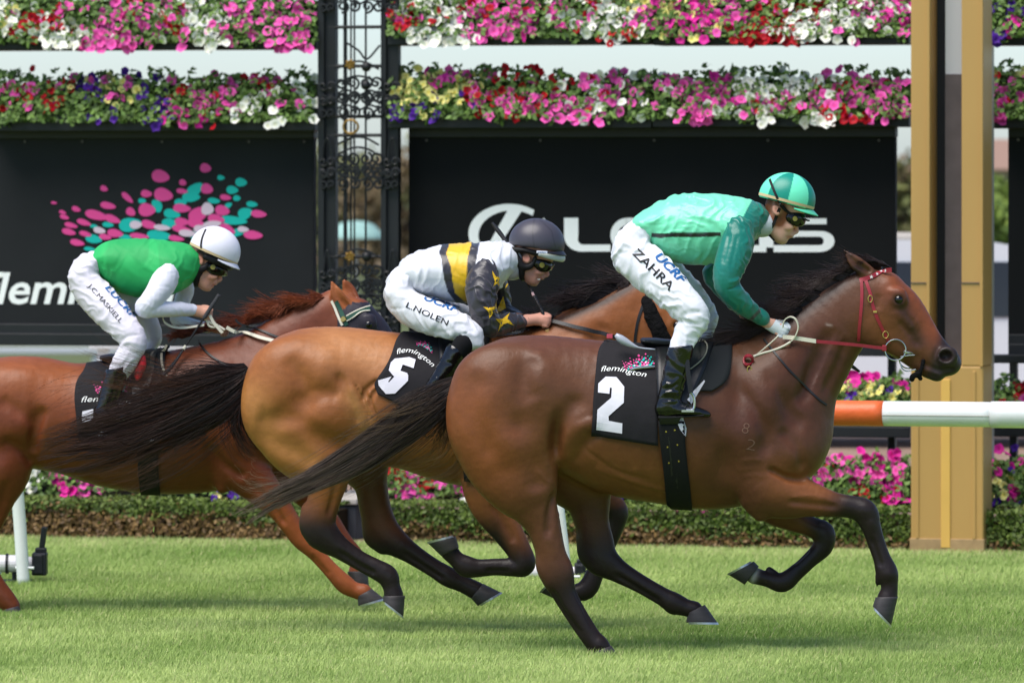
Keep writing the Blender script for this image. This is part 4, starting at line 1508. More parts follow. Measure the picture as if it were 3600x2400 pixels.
def add_head(h, f, M=None, s=1.0, ear=None, mouth_open=True):
    if M is None:
        M = lambda X, Y: (X, Y)
    def N(*q):
        return [(*M(a[0], a[1]), a[2], a[3] * s, a[4] * s) for a in q]
    k = h.k
    # cranium to muzzle
    h.tube(f, N((3050, 1010, 0, 58, 52), (3092, 1050, 0, 92, 74), (3140, 1098, 0, 104, 72), (3195, 1155, 0, 88, 52), (3245, 1212, 0, 72, 45), (3290, 1252, 0, 61, 45), (3325, 1272, 0, 50, 46)), 18)
    f.ell(h.P(*M(3122, 1008), 0), np.array((46, 60, 50)) * k * s, 24 * k)
    # jaw plates
    for sg in (-1, 1):
        h.tube(f, N((3045, 1110, sg * 42 * k, 70, 26), (3075, 1142, sg * 42 * k, 74, 26), (3120, 1180, sg * 36 * k, 54, 24), (3180, 1226, sg * 28 * k, 36, 22)), 26)
    # lower jaw, chin
    h.tube(f, N((3120, 1195, 0, 42, 36), (3190, 1245, 0, 34, 32), (3245, 1288, 0, 30, 32), (3290, 1312, 0, 27, 36)), 14)
    # upper lip, lower lip
    h.tube(f, N((3320, 1268, 0, 44, 46), (3345, 1280, 0, 32, 42)), 16)
    h.tube(f, N((3262, 1300, 0, 26, 36), (3298, 1316, 0, 22, 36)), 10)
    # brow, eye socket, cheekbone
    for sg in (-1, 1):
        X, Y = M(3158, 1050)
        f.ell(h.P(X, Y, sg * 66 * k), np.array((34, 20, 30)) * k * s, 14 * k)
        X, Y = M(3150, 1024)
        f.ell(h.P(X, Y, sg * 62 * k), np.array((34, 18, 14)) * k * s, 12 * k)
        X, Y = M(3160, 1053)
        f.ell(h.P(X, Y, sg * 88 * k), np.array((20, 12, 14)) * k * s, 8 * k, cut=True)
        f.ridge([h.P(*M(3140, 1090), sg * 66 * k), h.P(*M(3175, 1120), sg * 62 * k), h.P(*M(3215, 1165), sg * 52 * k)], 12 * k * s, 7 * k)
        f.ridge([h.P(*M(3160, 1120), sg * 66 * k), h.P(*M(3190, 1165), sg * 55 * k), h.P(*M(3240, 1225), sg * 44 * k)], 12 * k * s, -6 * k)
        f.ridge([h.P(*M(3090, 1030), sg * 70 * k), h.P(*M(3080, 1090), sg * 72 * k)], 14 * k * s, -5 * k)
        # nostril
        X, Y = M(3330, 1250)
        f.ell(h.P(X, Y, sg * 44 * k), np.array((38, 20, 34)) * k * s, 12 * k)
        X, Y = M(3326, 1252)
        f.ell(h.P(X, Y, sg * 66 * k), np.array((24, 36, 21)) * k * s, 6 * k, cut=True)
        # mouth line
        f.ridge([h.P(*M(3362, 1292), sg * 30 * k), h.P(*M(3320, 1300), sg * 42 * k), h.P(*M(3280, 1296), sg * 42 * k), h.P(*M(3228, 1268), sg * 36 * k)], 7 * k * s, -19 * k)
        f.ridge([h.P(*M(3300, 1330), sg * 30 * k), h.P(*M(3270, 1318), sg * 36 * k), h.P(*M(3240, 1316), sg * 30 * k)], 8 * k * s, -9 * k)
        f.ridge([h.P(*M(3300, 1215), sg * 44 * k), h.P(*M(3285, 1260), sg * 46 * k), h.P(*M(3300, 1290), sg * 46 * k)], 8 * k * s, -5 * k)
    # ears
    ears = ear or [((3052, 960), (3010, 925), (2968, 880)), ((3078, 950), (3040, 928), (3004, 908))]
    for i, e in enumerate(ears):
        sg = (-1, 1)[i]
        E = e if ear else [M(*q) for q in e]
        dys = [sg * 34 * k, sg * 44 * k, sg * 40 * k]
        h.tube(f, [(E[0][0], E[0][1], dys[0], 26 * s, 20 * s), (E[1][0], E[1][1], dys[1], 25 * s, 13 * s), (E[2][0], E[2][1], dys[2], 4, 4)], 12)
        # hollow of the ear
        h.tube(f, [(E[0][0] + 2, E[0][1] - 8, dys[0] - 16 * k, 9 * s, 9 * s), (E[1][0], E[1][1], dys[1] - 12 * k, 12 * s, 8 * s), (E[2][0] + 6, E[2][1] + 10, dys[2] - 5 * k, 3, 3)], 6, cut=True)

def eyes(h, root, M=None, s=1.0):
    if M is None:
        M = lambda X, Y: (X, Y)
    for sg in (-1, 1):
        bm = bmesh.new()
        bmesh.ops.create_uvsphere(bm, u_segments=20, v_segments=12, radius=17 * h.k * s)
        me = bpy.data.meshes.new('eye')
        bm.to_mesh(me)
        bm.free()
        X, Y = M(3159, 1053)
        me.transform(Matrix.Translation(Vector(h.P(X, Y, sg * 71 * h.k).tolist())))
        smooth(me)
        put('eye', me, M_eye, root)

def hair(name, strands, radii, cols, root, nside=3):
    """strands (n, m, 3), radii (n, m) -> one mesh of thin tapered tubes; cols (n, m, 3)"""
    n, m, _ = strands.shape
    T = np.gradient(strands, axis=1)
    T /= np.linalg.norm(T, axis=2)[:, :, None] + 1e-9
    up = np.array((0.13, 1.0, .09))
    A = np.cross(T, up)
    A /= np.linalg.norm(A, axis=2)[:, :, None] + 1e-9
    B = np.cross(T, A)
    V = np.empty((n, m, nside, 3), np.float32)
    for k in range(nside):
        a = 6.283 * k / nside
        V[:, :, k] = strands + radii[:, :, None] * (math.cos(a) * A + math.sin(a) * B)
    base = (np.arange(n)[:, None, None] * m + np.arange(m - 1)[None, :, None]) * nside
    k0 = np.arange(nside)[None, None, :]
    k1 = (np.arange(nside)[None, None, :] + 1) % nside
    F = np.stack((base + k0, base + k1, base + nside + k1, base + nside + k0), 3).reshape(-1, 4)
    me = new_mesh(name, V.reshape(-1, 3), F)
    smooth(me)
    set_col(me, np.repeat(cols[:, :, None, :], nside, 2).reshape(-1, 3))
    return put(name, me, M_hair, root)

def flow_hair(name, h, root, spine, n, m, seed, c_root, c_tip, r0=.0022, fly=.08, clump=30, endvar=.25, taper=1.0, c_alt=None, tipstart=0.0):
    """hair following a spine of (X, Y, dy, half-width px in the picture plane, half-depth px)"""
    r = np.random.default_rng(seed)
    S = np.array(spine, float)
    Q = catmull(S, 60)
    T = np.gradient(Q[:, :2], axis=0)
    T /= np.linalg.norm(T, axis=1)[:, None]
    Nn = np.stack((-T[:, 1], T[:, 0]), 1)
    ca = r.random(clump) * 6.283
    cr = np.sqrt(r.random(clump))
    ci = r.integers(clump, size=n)
    isfly = r.random(n) < fly
    da, dr = r.normal(size=n) * .34, r.normal(size=n) * .17
    flya, flyr = r.random(n) * 6.283, .8 + .5 * r.random(n)
    end = np.clip(1 - .35 * endvar * r.random(n) ** 1.5 - endvar * (r.random(clump) ** 1.3)[ci], .25, 1.0)
    out = np.empty((n, m, 3))
    ph = r.random(n) * 6.28
    wob = r.normal(size=(clump, 3))[ci]
    for j in range(m):
        t = j / (m - 1) * end
        i = t * 59
        i0 = np.clip(i.astype(int), 0, 58)
        f = (i - i0)[:, None]
        q = Q[i0] * (1 - f) + Q[i0 + 1] * f
        nn = Nn[i0] * (1 - f) + Nn[i0 + 1] * f
        kk = 1 - .8 * t / np.maximum(end, .3)
        a0 = np.where(isfly, flya, ca[ci] + da * kk)
        rad = np.where(isfly, flyr, np.clip(cr[ci] + dr * kk, 0, 1.08))
        spread = rad * (1 + np.where(isfly, .9, .0) * t)
        w1 = (np.sin(t * 5 + wob[:, 0] * 3 + ph * .12) * .24 + np.sin(t * 13 + wob[:, 2] * 4) * .07) * t + np.where(isfly, np.sin(t * 5 + ph) * .35 * t, 0)
        u = (np.cos(a0) * spread + w1) * q[:, 3]
        v = (np.sin(a0) * spread + wob[:, 1] * .06 * t) * q[:, 4]
        X = q[:, 0] + nn[:, 0] * u
        Y = q[:, 1] + nn[:, 1] * u
        d = h.y0 + q[:, 2] + v * h.k - CAM_Y
        out[:, j, 0] = (X - CX) * d / FPX
        out[:, j, 1] = d + CAM_Y
        out[:, j, 2] = CAM_H - (Y - HZ) * d / FPX
    tt = np.linspace(0, 1, m)[None, :]
    rr = r0 * (1 - .75 * tt ** 1.5 * taper) * np.where(isfly, .5, .8 + .5 * r.random(n))[:, None]
    cr_, ct_ = np.array(lin(c_root)), np.array(lin(c_tip))
    mixv = np.clip(np.clip((tt - tipstart) / (1 - tipstart), 0, 1) ** 1.3 + .22 * r.normal(size=n)[:, None] * tt, 0, 1)[:, :, None]
    C = cr_ * (1 - mixv) + ct_ * mixv
    if c_alt is not None:
        al = (r.random(n) < .22)[:, None, None]
        C = np.where(al, np.array(lin(c_alt)) * (.7 + .3 * mixv), C)
    C = C * (.75 + .5 * r.random(n))[:, None, None]
    return hair(name, out, rr, C, root)

def mane(h, root, crest, n, m, seed, col, tip, length, direction, spread=10, r0=.0022, alt=None, dyc=0.0, curl=1.0):
    """hair rooted along crest points (X, Y) streaming back by DIRECTION px per unit length"""
    r = np.random.default_rng(seed)
    C = np.array(crest, float)
    Q = catmull(C, 80)
    nl = 26
    lock = r.random(nl)
    li = r.integers(nl, size=n)
    t0 = np.clip(lock[li] + r.normal(size=n) * .035, 0, 1)
    i = t0 * 79
    i0 = np.clip(i.astype(int), 0, 78)
    f = (i - i0)[:, None]
    base = Q[i0] * (1 - f) + Q[i0 + 1] * f
    # columns of crest: X, Y, length factor, dirx, diry
    L = length * base[:, 2] * (.55 + .5 * r.random(nl))[li] * (.75 + .35 * r.random(n))
    dirx, diry = base[:, 3], base[:, 4]
    jit = r.normal(size=(nl, 2))[li] * .16 + r.normal(size=(n, 2)) * .10
    sidel = r.normal(size=nl)[li]
    ph = r.random(nl)[li] * 6.28
    out = np.empty((n, m, 3))
    for j in range(m):
        t = j / (m - 1)
        lift = math.sin(min(1, t * 1.6) * 1.57) * .20 * L * (1 - t * .55)
        w1 = np.sin(t * 5.0 + ph) * .06 * L * t * curl
        X = base[:, 0] + (dirx + jit[:, 0] * t) * L * t + w1 * .4
        Y = base[:, 1] + (diry + jit[:, 1] * t) * L * t - lift + w1
        dy = dyc + (r.normal(size=n) * 0 + sidel * .012 * (1 + 2 * t)) + np.where(sidel > 0, .01, -.01) * t
        d = h.y0 + dy - CAM_Y
        out[:, j, 0] = (X - CX) * d / FPX
        out[:, j, 1] = d + CAM_Y
        out[:, j, 2] = CAM_H - (Y - HZ) * d / FPX
    tt = np.linspace(0, 1, m)[None, :]
    rr = r0 * (1 - .8 * tt ** 1.4) * (.7 + .6 * r.random(n))[:, None]
    mixv = np.clip(tt ** 1.5, 0, 1)[:, :, None]
    Cc = np.array(lin(col)) * (1 - mixv) + np.array(lin(tip)) * mixv
    Cc = Cc * (.7 + .6 * r.random(n))[:, None, None]
    return hair('mane', out, rr, np.broadcast_to(Cc, (n, m, 3)).copy(), root)

def near(px, pts, w_):
    """smooth 0..1 mask: closeness of image-plane points to a polyline (in px)"""
    best = np.full(len(px), 1e9)
    P = np.array(pts, float)
    if len(P) == 1:
        return np.exp(-((px - P[0]) ** 2).sum(1) / w_ ** 2)
    for a, b in zip(P[:-1], P[1:]):
        e = b - a
        t = np.clip(((px - a) @ e) / (e @ e + 1e-9), 0, 1)
        best = np.minimum(best, ((px - a - t[:, None] * e) ** 2).sum(1))
    return np.exp(-best / w_ ** 2)

def sstep(a, b, x):
    t = np.clip((x - a) / (b - a), 0, 1)
    return t * t * (3 - 2 * t)

def seg_t(px, A, B):
    """how far along A->B (0..1), and distance to that segment"""
    A, B = np.array(A, float), np.array(B, float)
    e = B - A
    t = ((px - A) @ e) / (e @ e)
    tc = np.clip(t, 0, 1)
    return t, np.sqrt(((px - A - tc[:, None] * e) ** 2).sum(1))

def finish_body(h, f, root, colour, relax=1):
    V, Q = f.mesh(relax)
    me = new_mesh('body', V, Q)
    smooth(me)
    C = colour(V, to_px(V))
    set_col(me, np.clip(C, 0.003, .8))
    o = put('body', me, M_coat, root)
    return o, bvh_of(V, Q)

H_VOX = 0.0082

def mixc(C, col, m):
    m = m[:, None]
    return C * (1 - m) + np.array(lin(col)) * m

# ------------------------------------------------------------------ front bay horse, cloth 2
H2 = Horse(0.0)
g2 = thing('racehorse', 'dark bay racehorse in front wearing a red bridle and cloth number 2', 'horse', (0.2, 0, 0), 0, 'racehorses galloping on the turf')
def build_h2():
    h, k = H2, H2.k
    f = Field(h.P(1540, 2330, -.42) + (0, 0, 0), h.P(3420, 840, .42), H_VOX)
    # trunk
    h.tube(f, [(1740, 1420, 0, 156, 132), (1800, 1392, 0, 202, 172), (1900, 1402, 0, 224, 190), (2050, 1432, 0, 240, 192), (2200, 1476, 0, 268, 212), (2350, 1492, 0, 280, 216), (2500, 1500, 0, 290, 200), (2630, 1492, 0, 270, 178), (2720, 1500, 0, 210, 160), (2768, 1532, 0, 118, 138)], 30)
    # neck
    h.tube(f, [(2620, 1420, 0, 205, 130), (2770, 1310, 0, 186, 108), (2890, 1190, 0, 140, 82), (2985, 1092, 0, 112, 66), (3050, 1030, 0, 84, 58)], 70)
    add_head(h, f)
    # hind quarters: croup, buttock, thigh, gaskin
    for sg in (-1, 1):
        f.ell(h.P(1760, 1360, sg * .13), np.array((170, 92, 150)) * k, 50 * k)
        f.ell(h.P(1690, 1480, sg * .12), np.array((118, 84, 150)) * k, 50 * k)
    nh = [(1758, 1440, -.12, 176, 96), (1768, 1530, -.13, 176, 100), (1795, 1610, -.13, 162, 92), (1832, 1692, -.13, 128, 76), (1868, 1760, -.125, 88, 58), (1908, 1840, -.12, 62, 46), (1936, 1940, -.12, 52, 40), (1956, 2010, -.12, 57, 38), (1984, 2085, -.12, 43, 30), (2027, 2161, -.12, 38, 27), (2076, 2236, -.12, 35, 27), (2104, 2268, -.12, 37, 30), (2124, 2290, -.12, 30, 26)]
    h.tube(f, nh, 30)
    h.tube(f, [(1925, 1930, -.12, 30, 22), (1918, 1985, -.12, 34, 24), (1945, 2035, -.12, 34, 24)], 16)   # point of hock
    fh = [(1900, 1500, .11, 180, 90), (2010, 1640, .12, 140, 84), (2062, 1738, .13, 86, 60), (2080, 1830, .13, 62, 46), (2096, 1905, .13, 62, 40), (2112, 1960, .13, 60, 38), (2170, 2004, .13, 42, 29), (2250, 2050, .13, 33, 26), (2330, 2096, .13, 33, 26), (2368, 2118, .13, 38, 30), (2410, 2134, .13, 31, 26), (2440, 2142, .13, 31, 28)]
    h.tube(f, fh, 30)
    h.tube(f, [(2050, 1895, .13, 24, 20), (2062, 1950, .13, 30, 22), (2100, 1985, .13, 30, 22)], 14)
    # ergot tuft
    h.tube(f, [(2355, 2140, .13, 14, 10), (2368, 2158, .13, 4, 4)], 8)
    # shoulders and fore legs
    for sg in (-1, 1):
        f.ell(h.P(2690, 1400, sg * .125), np.array((92, 66, 190)) * k, 60 * k, R=Matrix.Rotation(math.radians(28), 3, 'Y'))
        f.ell(h.P(2745, 1590, sg * .12), np.array((120, 66, 105)) * k, 60 * k)
        f.ell(h.P(2800, 1560, sg * .07), np.array((88, 70, 110)) * k, 50 * k)
    nf = [(2660, 1620, -.13, 130, 80), (2700, 1710, -.14, 100, 74), (2760, 1738, -.14, 84, 64), (2830, 1750, -.14, 66, 52), (2930, 1772, -.14, 44, 38), (2995, 1782, -.14, 40, 36), (3040, 1800, -.14, 45, 38), (3062, 1850, -.14, 35, 31), (3080, 1905, -.14, 31, 27), (3100, 1960, -.14, 31, 27), (3118, 2012, -.14, 39, 31), (3126, 2046, -.14, 31, 27), (3126, 2078, -.14, 30, 28), (3120, 2100, -.14, 36, 32)]
    h.tube(f, nf, 22)
    h.tube(f, [(2650, 1760, -.14, 44, 40), (2672, 1808, -.14, 24, 26)], 26)      # elbow
    h.tube(f, [(3090, 2030, -.14, 14, 11), (3082, 2060, -.14, 4, 4)], 8)
    ff = [(2660, 1660, .13, 120, 76), (2720, 1770, .14, 72, 56), (2790, 1820, .14, 48, 42), (2850, 1850, .14, 36, 32), (2893, 1873, .14, 42, 36), (2893, 1920, .14, 36, 32), (2850, 1964, .14, 29, 26), (2800, 2010, .14, 29, 25), (2752, 2046, .14, 35, 29), (2700, 2036, .14, 27, 25), (2652, 2022, .14, 30, 29)]
    h.tube(f, ff, 18)
    h.tube(f, [(2722, 2016, .14, 14, 11), (2702, 2000, .14, 9, 9), (2716, 1996, .14, 4, 4)], 8)
    # muscle definition
    B = lambda X, Y, sx, sy, a, d=-1: f.bump(f.snap(h.P(X, Y, .12 * d), h.y0 - .44), np.array((sx, 60, sy)) * k, a * k * 1.3)
    for q in ((1902, 1300, 62, 115, 13), (1832, 1330, 36, 95, -11), (1690, 1450, 80, 110, 8), (1957, 1530, 20, 62, -20), (1850, 1555, 88, 62, 11), (1775, 1640, 60, 60, -7), (2545, 1625, 42, 75, -16), (2625, 1540, 66, 100, 13), (2790, 1600, 60, 56, 12), (2700, 1390, 60, 95, 8), (2590, 1380, 36, 110, -9), (2770, 1440, 40, 90, -8), (2060, 1480, 60, 40, 7)):
        B(*q)
    R = lambda P, wd, a: f.ridge([f.snap(h.P(x, y, d), h.y0 + (-.44 if d < 0 else .03)) for x, y, d in P], wd * k * (1.0 if wd < 13 else 1.1), a * k * (2.1 if wd < 13 else 1.7))
    R([(2060, 1380, -.27), (1990, 1450, -.27), (1955, 1530, -.26), (1962, 1620, -.24)], 26, -9)       # flank fold
    R([(2110, 1470, -.28), (2040, 1500, -.28), (1995, 1560, -.26), (1988, 1640, -.22)], 24, 8)
    R([(2150, 1500, -.29), (2070, 1545, -.28), (2010, 1640, -.24)], 16, -5)
    R([(2180, 1470, -.29), (2090, 1460, -.28), (2010, 1490, -.27)], 14, -4)
    R([(1690, 1290, -.22), (1660, 1400, -.26), (1690, 1520, -.26), (1760, 1640, -.23)], 38, -7)        # line between the hamstrings
    R([(1800, 1440, -.28), (1850, 1550, -.26), (1880, 1660, -.24), (1890, 1740, -.2)], 34, -7)
    R([(1890, 1250, -.22), (1850, 1330, -.27), (1880, 1420, -.28)], 30, -5)
    R([(1950, 1720, -.2), (1930, 1800, -.19), (1925, 1900, -.18)], 12, -7)                            # gaskin
    R([(1935, 2060, -.16), (1985, 2150, -.16), (2050, 2240, -.155)], 9, -7)                             # tendon groove
    R([(2010, 2055, -.16), (2050, 2140, -.155), (2090, 2220, -.15)], 8, -3)
    R([(2150, 2010, .09), (2250, 2070, .09), (2330, 2118, .09)], 8, -6)
    R([(2560, 1330, -.22), (2640, 1420, -.25), (2690, 1520, -.25), (2680, 1620, -.24)], 22, -9)        # behind shoulder blade
    R([(2680, 1290, -.2), (2760, 1420, -.22), (2830, 1520, -.2)], 24, -6)
    R([(2740, 1500, -.24), (2800, 1570, -.22), (2820, 1660, -.18)], 18, -8)
    R([(2690, 1640, -.24), (2770, 1680, -.22), (2840, 1690, -.17)], 12, -9)                            # top of forearm
    R([(2760, 1760, -.21), (2850, 1770, -.19), (2960, 1782, -.18)], 10, -6)
    R([(3060, 1880, -.18), (3085, 1950, -.175), (3100, 1995, -.175)], 7, -6)
    R([(2850, 1930, .10), (2790, 1985, .10)], 7, -5)
    R([(2930, 1140, -.11), (2860, 1300, -.16), (2800, 1440, -.19)], 26, -10)                           # jugular groove
    R([(2980, 1180, -.09), (2940, 1290, -.12), (2890, 1400, -.14)], 14, -5)
    R([(2300, 1500, -.3), (2330, 1600, -.29), (2360, 1700, -.26)], 16, -3)
    for P in ([(1985, 1700, -.2), (1960, 1760, -.2), (1968, 1830, -.2)], [(1960, 1840, -.2), (1935, 1885, -.2), (1950, 1910, -.2)], [(1935, 1885, -.2), (1915, 1875, -.2)], [(1880, 1640, -.2), (1920, 1690, -.2), (1950, 1700, -.2)], [(2120, 1650, -.2), (2220, 1690, -.2), (2330, 1720, -.2), (2440, 1745, -.2)], [(2600, 1620, -.2), (2640, 1612, -.2), (2680, 1618, -.2)], [(2608, 1676, -.2), (2650, 1668, -.2), (2690, 1676, -.2)], [(2590, 1650, -.2), (2640, 1645, -.2)], [(2770, 1750, -.2), (2850, 1740, -.2), (2930, 1758, -.2)], [(2960, 1150, -.2), (2900, 1280, -.2), (2850, 1390, -.2)], [(3190, 1090, -.2), (3225, 1130, -.2), (3236, 1170, -.2)], [(3150, 1130, -.2), (3190, 1180, -.2), (3225, 1200, -.2)]):
        R(P, 5, 2.2)
    # bony joints
    for X, Y, sx, sy, a in ((3046, 1786, 26, 22, 5), (3064, 1842, 18, 20, 4), (3122, 2014, 20, 24, 5), (2006, 2000, 24, 40, 5), (2110, 2262, 20, 22, 4)):
        f.bump(f.snap(h.P(X, Y, -.14), h.y0 - .44), np.array((sx, 30, sy)) * k, a * k)
    for i in range(6):
        R([(2110 + i * 60, 1460, -.3), (2090 + i * 62, 1570, -.31), (2110 + i * 60, 1660, -.28)], 18, -1.6)
    R([(2080, 1640, -.27), (2250, 1700, -.27), (2400, 1740, -.25)], 9, 3)                              # vein
    R([(2030, 1560, -.28), (2160, 1650, -.29), (2300, 1690, -.28)], 8, -2)
    def colour(V, px):
        C = np.tile(np.array(lin((94, 58, 37))), (len(V), 1))
        n1 = fbm(V, 2.2, 1)
        C *= (1 + .12 * n1)[:, None]
        # redder rump and forearm, darker chest, neck and top line
        C = mixc(C, (138, 78, 40), .75 * near(px, [(1640, 1450), (1720, 1620)], 150))
        C = mixc(C, (128, 78, 40), .6 * near(px, [(1990, 1600), (2300, 1690), (2480, 1720)], 110))
        C = mixc(C, (138, 82, 44), .8 * near(px, [(2740, 1690), (2860, 1715)], 70))
        C = mixc(C, (78, 44, 32), .85 * near(px, [(2600, 1500), (2780, 1420), (2880, 1250)], 130))
        C = mixc(C, (92, 54, 40), .6 * near(px, [(1900, 1200), (2100, 1230), (2500, 1230)], 60))
        C = mixc(C, (82, 46, 32), .7 * near(px, [(2480, 1700), (2620, 1760)], 80))
        C = mixc(C, (136, 72, 42), .9 * near(px, [(3150, 1010), (3200, 1060), (3280, 1160)], 55))
        C = mixc(C, (140, 82, 48), .5 * near(px, [(3080, 1120), (3120, 1180)], 60))
        # dark muzzle
        C = mixc(C, (44, 36, 36), np.clip(sstep(3255, 3305, px[:, 0] + .35 * (px[:, 1] - 1250)), 0, 1) * (px[:, 0] > 3100) * .95)
        C = mixc(C, (66, 44, 38), .8 * near(px, [(3170, 1080), (3230, 1200)], 26) + 0)
        C = mixc(C, (38, 30, 30), .95 * near(px, [(3160, 1052)], 30))
        C = mixc(C, (150, 104, 84), .35 * near(px, [(3000, 900), (2980, 885)], 12))
        # crest and ear rims
        C = mixc(C, (40, 28, 26), .9 * near(px, [(3010, 950), (2900, 1040), (2815, 1100), (2700, 1170)], 26))
        C = mixc(C, (46, 30, 26), .8 * near(px, [(2966, 880), (2990, 895)], 22))
        # black points
        leg = (36, 27, 26)
        t, d = seg_t(px, (1910, 1820), (2120, 2280)); C = mixc(C, leg, sstep(.22, .55, t) * (d < 130) * (px[:, 1] > 1850) * (V[:, 1] < 0))
        m = (V[:, 1] > 0.02) & (px[:, 1] > 1780) & (px[:, 0] < 2560)
        C = mixc(C, leg, m * sstep(1800, 1960, px[:, 1] + .0 * px[:, 0]))
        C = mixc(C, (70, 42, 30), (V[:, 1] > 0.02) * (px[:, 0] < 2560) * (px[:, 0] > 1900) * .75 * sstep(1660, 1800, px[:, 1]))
        C = mixc(C, leg, m * sstep(1830, 1950, px[:, 1]))
        m = (px[:, 0] > 2790) & (px[:, 1] > 1690) & (V[:, 1] < 0)
        C = mixc(C, leg, m * np.maximum(sstep(2880, 3000, px[:, 0] + .4 * (px[:, 1] - 1760)), 0))
        m = (px[:, 1] > 1790) & (V[:, 1] > 0.02) & (px[:, 0] > 2560)
        C = mixc(C, leg, m * np.maximum(sstep(2800, 2890, px[:, 0]), sstep(1890, 1935, px[:, 1])))
        # white hairs at the off fore coronet
        C = mixc(C, (180, 176, 168), .75 * near(px, [(2655, 2000), (2640, 2048)], 13) * (V[:, 1] > 0.02))
        # pale scuffs
        C = mixc(C, (180, 160, 150), .5 * near(px, [(2906, 1140), (2922, 1144)], 4))
        return C
    o, b = finish_body(h, f, g2, colour)
    eyes(h, g2)
    hoof(h, g2, (3157, 2096), (3078, 2098), (3133, 2198), (3068, 2130), -.14)
    hoof(h, g2, (2478, 2124), (2418, 2154), (2523, 2188), (2412, 2187), .13)
    hoof(h, g2, (2150, 2268), (2084, 2292), (2176, 2306), (2098, 2322), -.12)
    hoof(h, g2, (2618, 2054), (2668, 1990), (2562, 2020), (2650, 1972), .14)
    # tail
    flow_hair('tail', h, g2, [(1612, 1352, 0, 30, 30), (1550, 1402, -.01, 50, 36), (1470, 1462, -.02, 62, 42), (1370, 1536, -.03, 60, 42), (1270, 1602, -.05, 58, 40), (1150, 1668, -.06, 50, 38), (1020, 1730, -.08, 44, 36), (920, 1785, -.09, 46, 34), (830, 1838, -.10, 56, 36)], 1950, 17, 41, (32, 23, 22), (122, 104, 92), r0=.0024, fly=.11, clump=80, endvar=.75, c_alt=(78, 54, 44), tipstart=.5)
    flow_hair('tail_strands', h, g2, [(1600, 1420, .02, 30, 26), (1585, 1520, .03, 60, 36), (1560, 1590, .04, 90, 36), (1470, 1640, .05, 60, 30), (1330, 1660, .06, 60, 30)], 240, 18, 42, (44, 32, 28), (136, 104, 70), r0=.0013, fly=.5, clump=30, endvar=.6)
    flow_hair('tail_strands', h, g2, [(1540, 1420, -.06, 40, 26), (1400, 1480, -.08, 50, 30), (1250, 1500, -.1, 60, 30), (1120, 1520, -.12, 80, 30)], 60, 18, 43, (60, 46, 40), (140, 112, 84), r0=.0011, fly=.6, clump=20, endvar=.6)
    flow_hair('tail_strands', h, g2, [(1100, 1690, -.08, 30, 26), (960, 1730, -.1, 50, 30), (860, 1740, -.1, 60, 30), (780, 1690, -.1, 50, 30)], 60, 14, 44, (80, 66, 58), (150, 130, 112), r0=.0011, fly=.6, clump=20, endvar=.5)
    # mane: streaming back from the crest, and the dark fall over the withers
    mane(h, g2, [(3020, 940, .55, -.95, .10), (2960, 985, .8, -.98, .06), (2900, 1035, 1.0, -.98, .04), (2850, 1075, 1.0, -.96, .22), (2810, 1120, .9, -.9, .30)], 1496, 9, 51, (30, 22, 22), (62, 44, 42), 190, None, r0=.0026, dyc=-.02)
    mane(h, g2, [(2830, 1090, .8, -.96, .20), (2790, 1140, 1.0, -.98, .1), (2720, 1180, 1.0, -.98, .06), (2640, 1200, .8, -.96, .12)], 1056, 9, 52, (28, 21, 21), (56, 40, 38), 210, None, r0=.0026, dyc=-.04)
    mane(h, g2, [(3140, 946, .75, -.92, -.16), (3112, 930, .8, -.95, -.08), (3084, 922, .8, -.95, .0), (3050, 926, .7, -.95, .06)], 968, 9, 53, (30, 22, 22), (60, 42, 38), 150, None, r0=.0022)
    return o, b
BODY2, BV2 = build_h2()

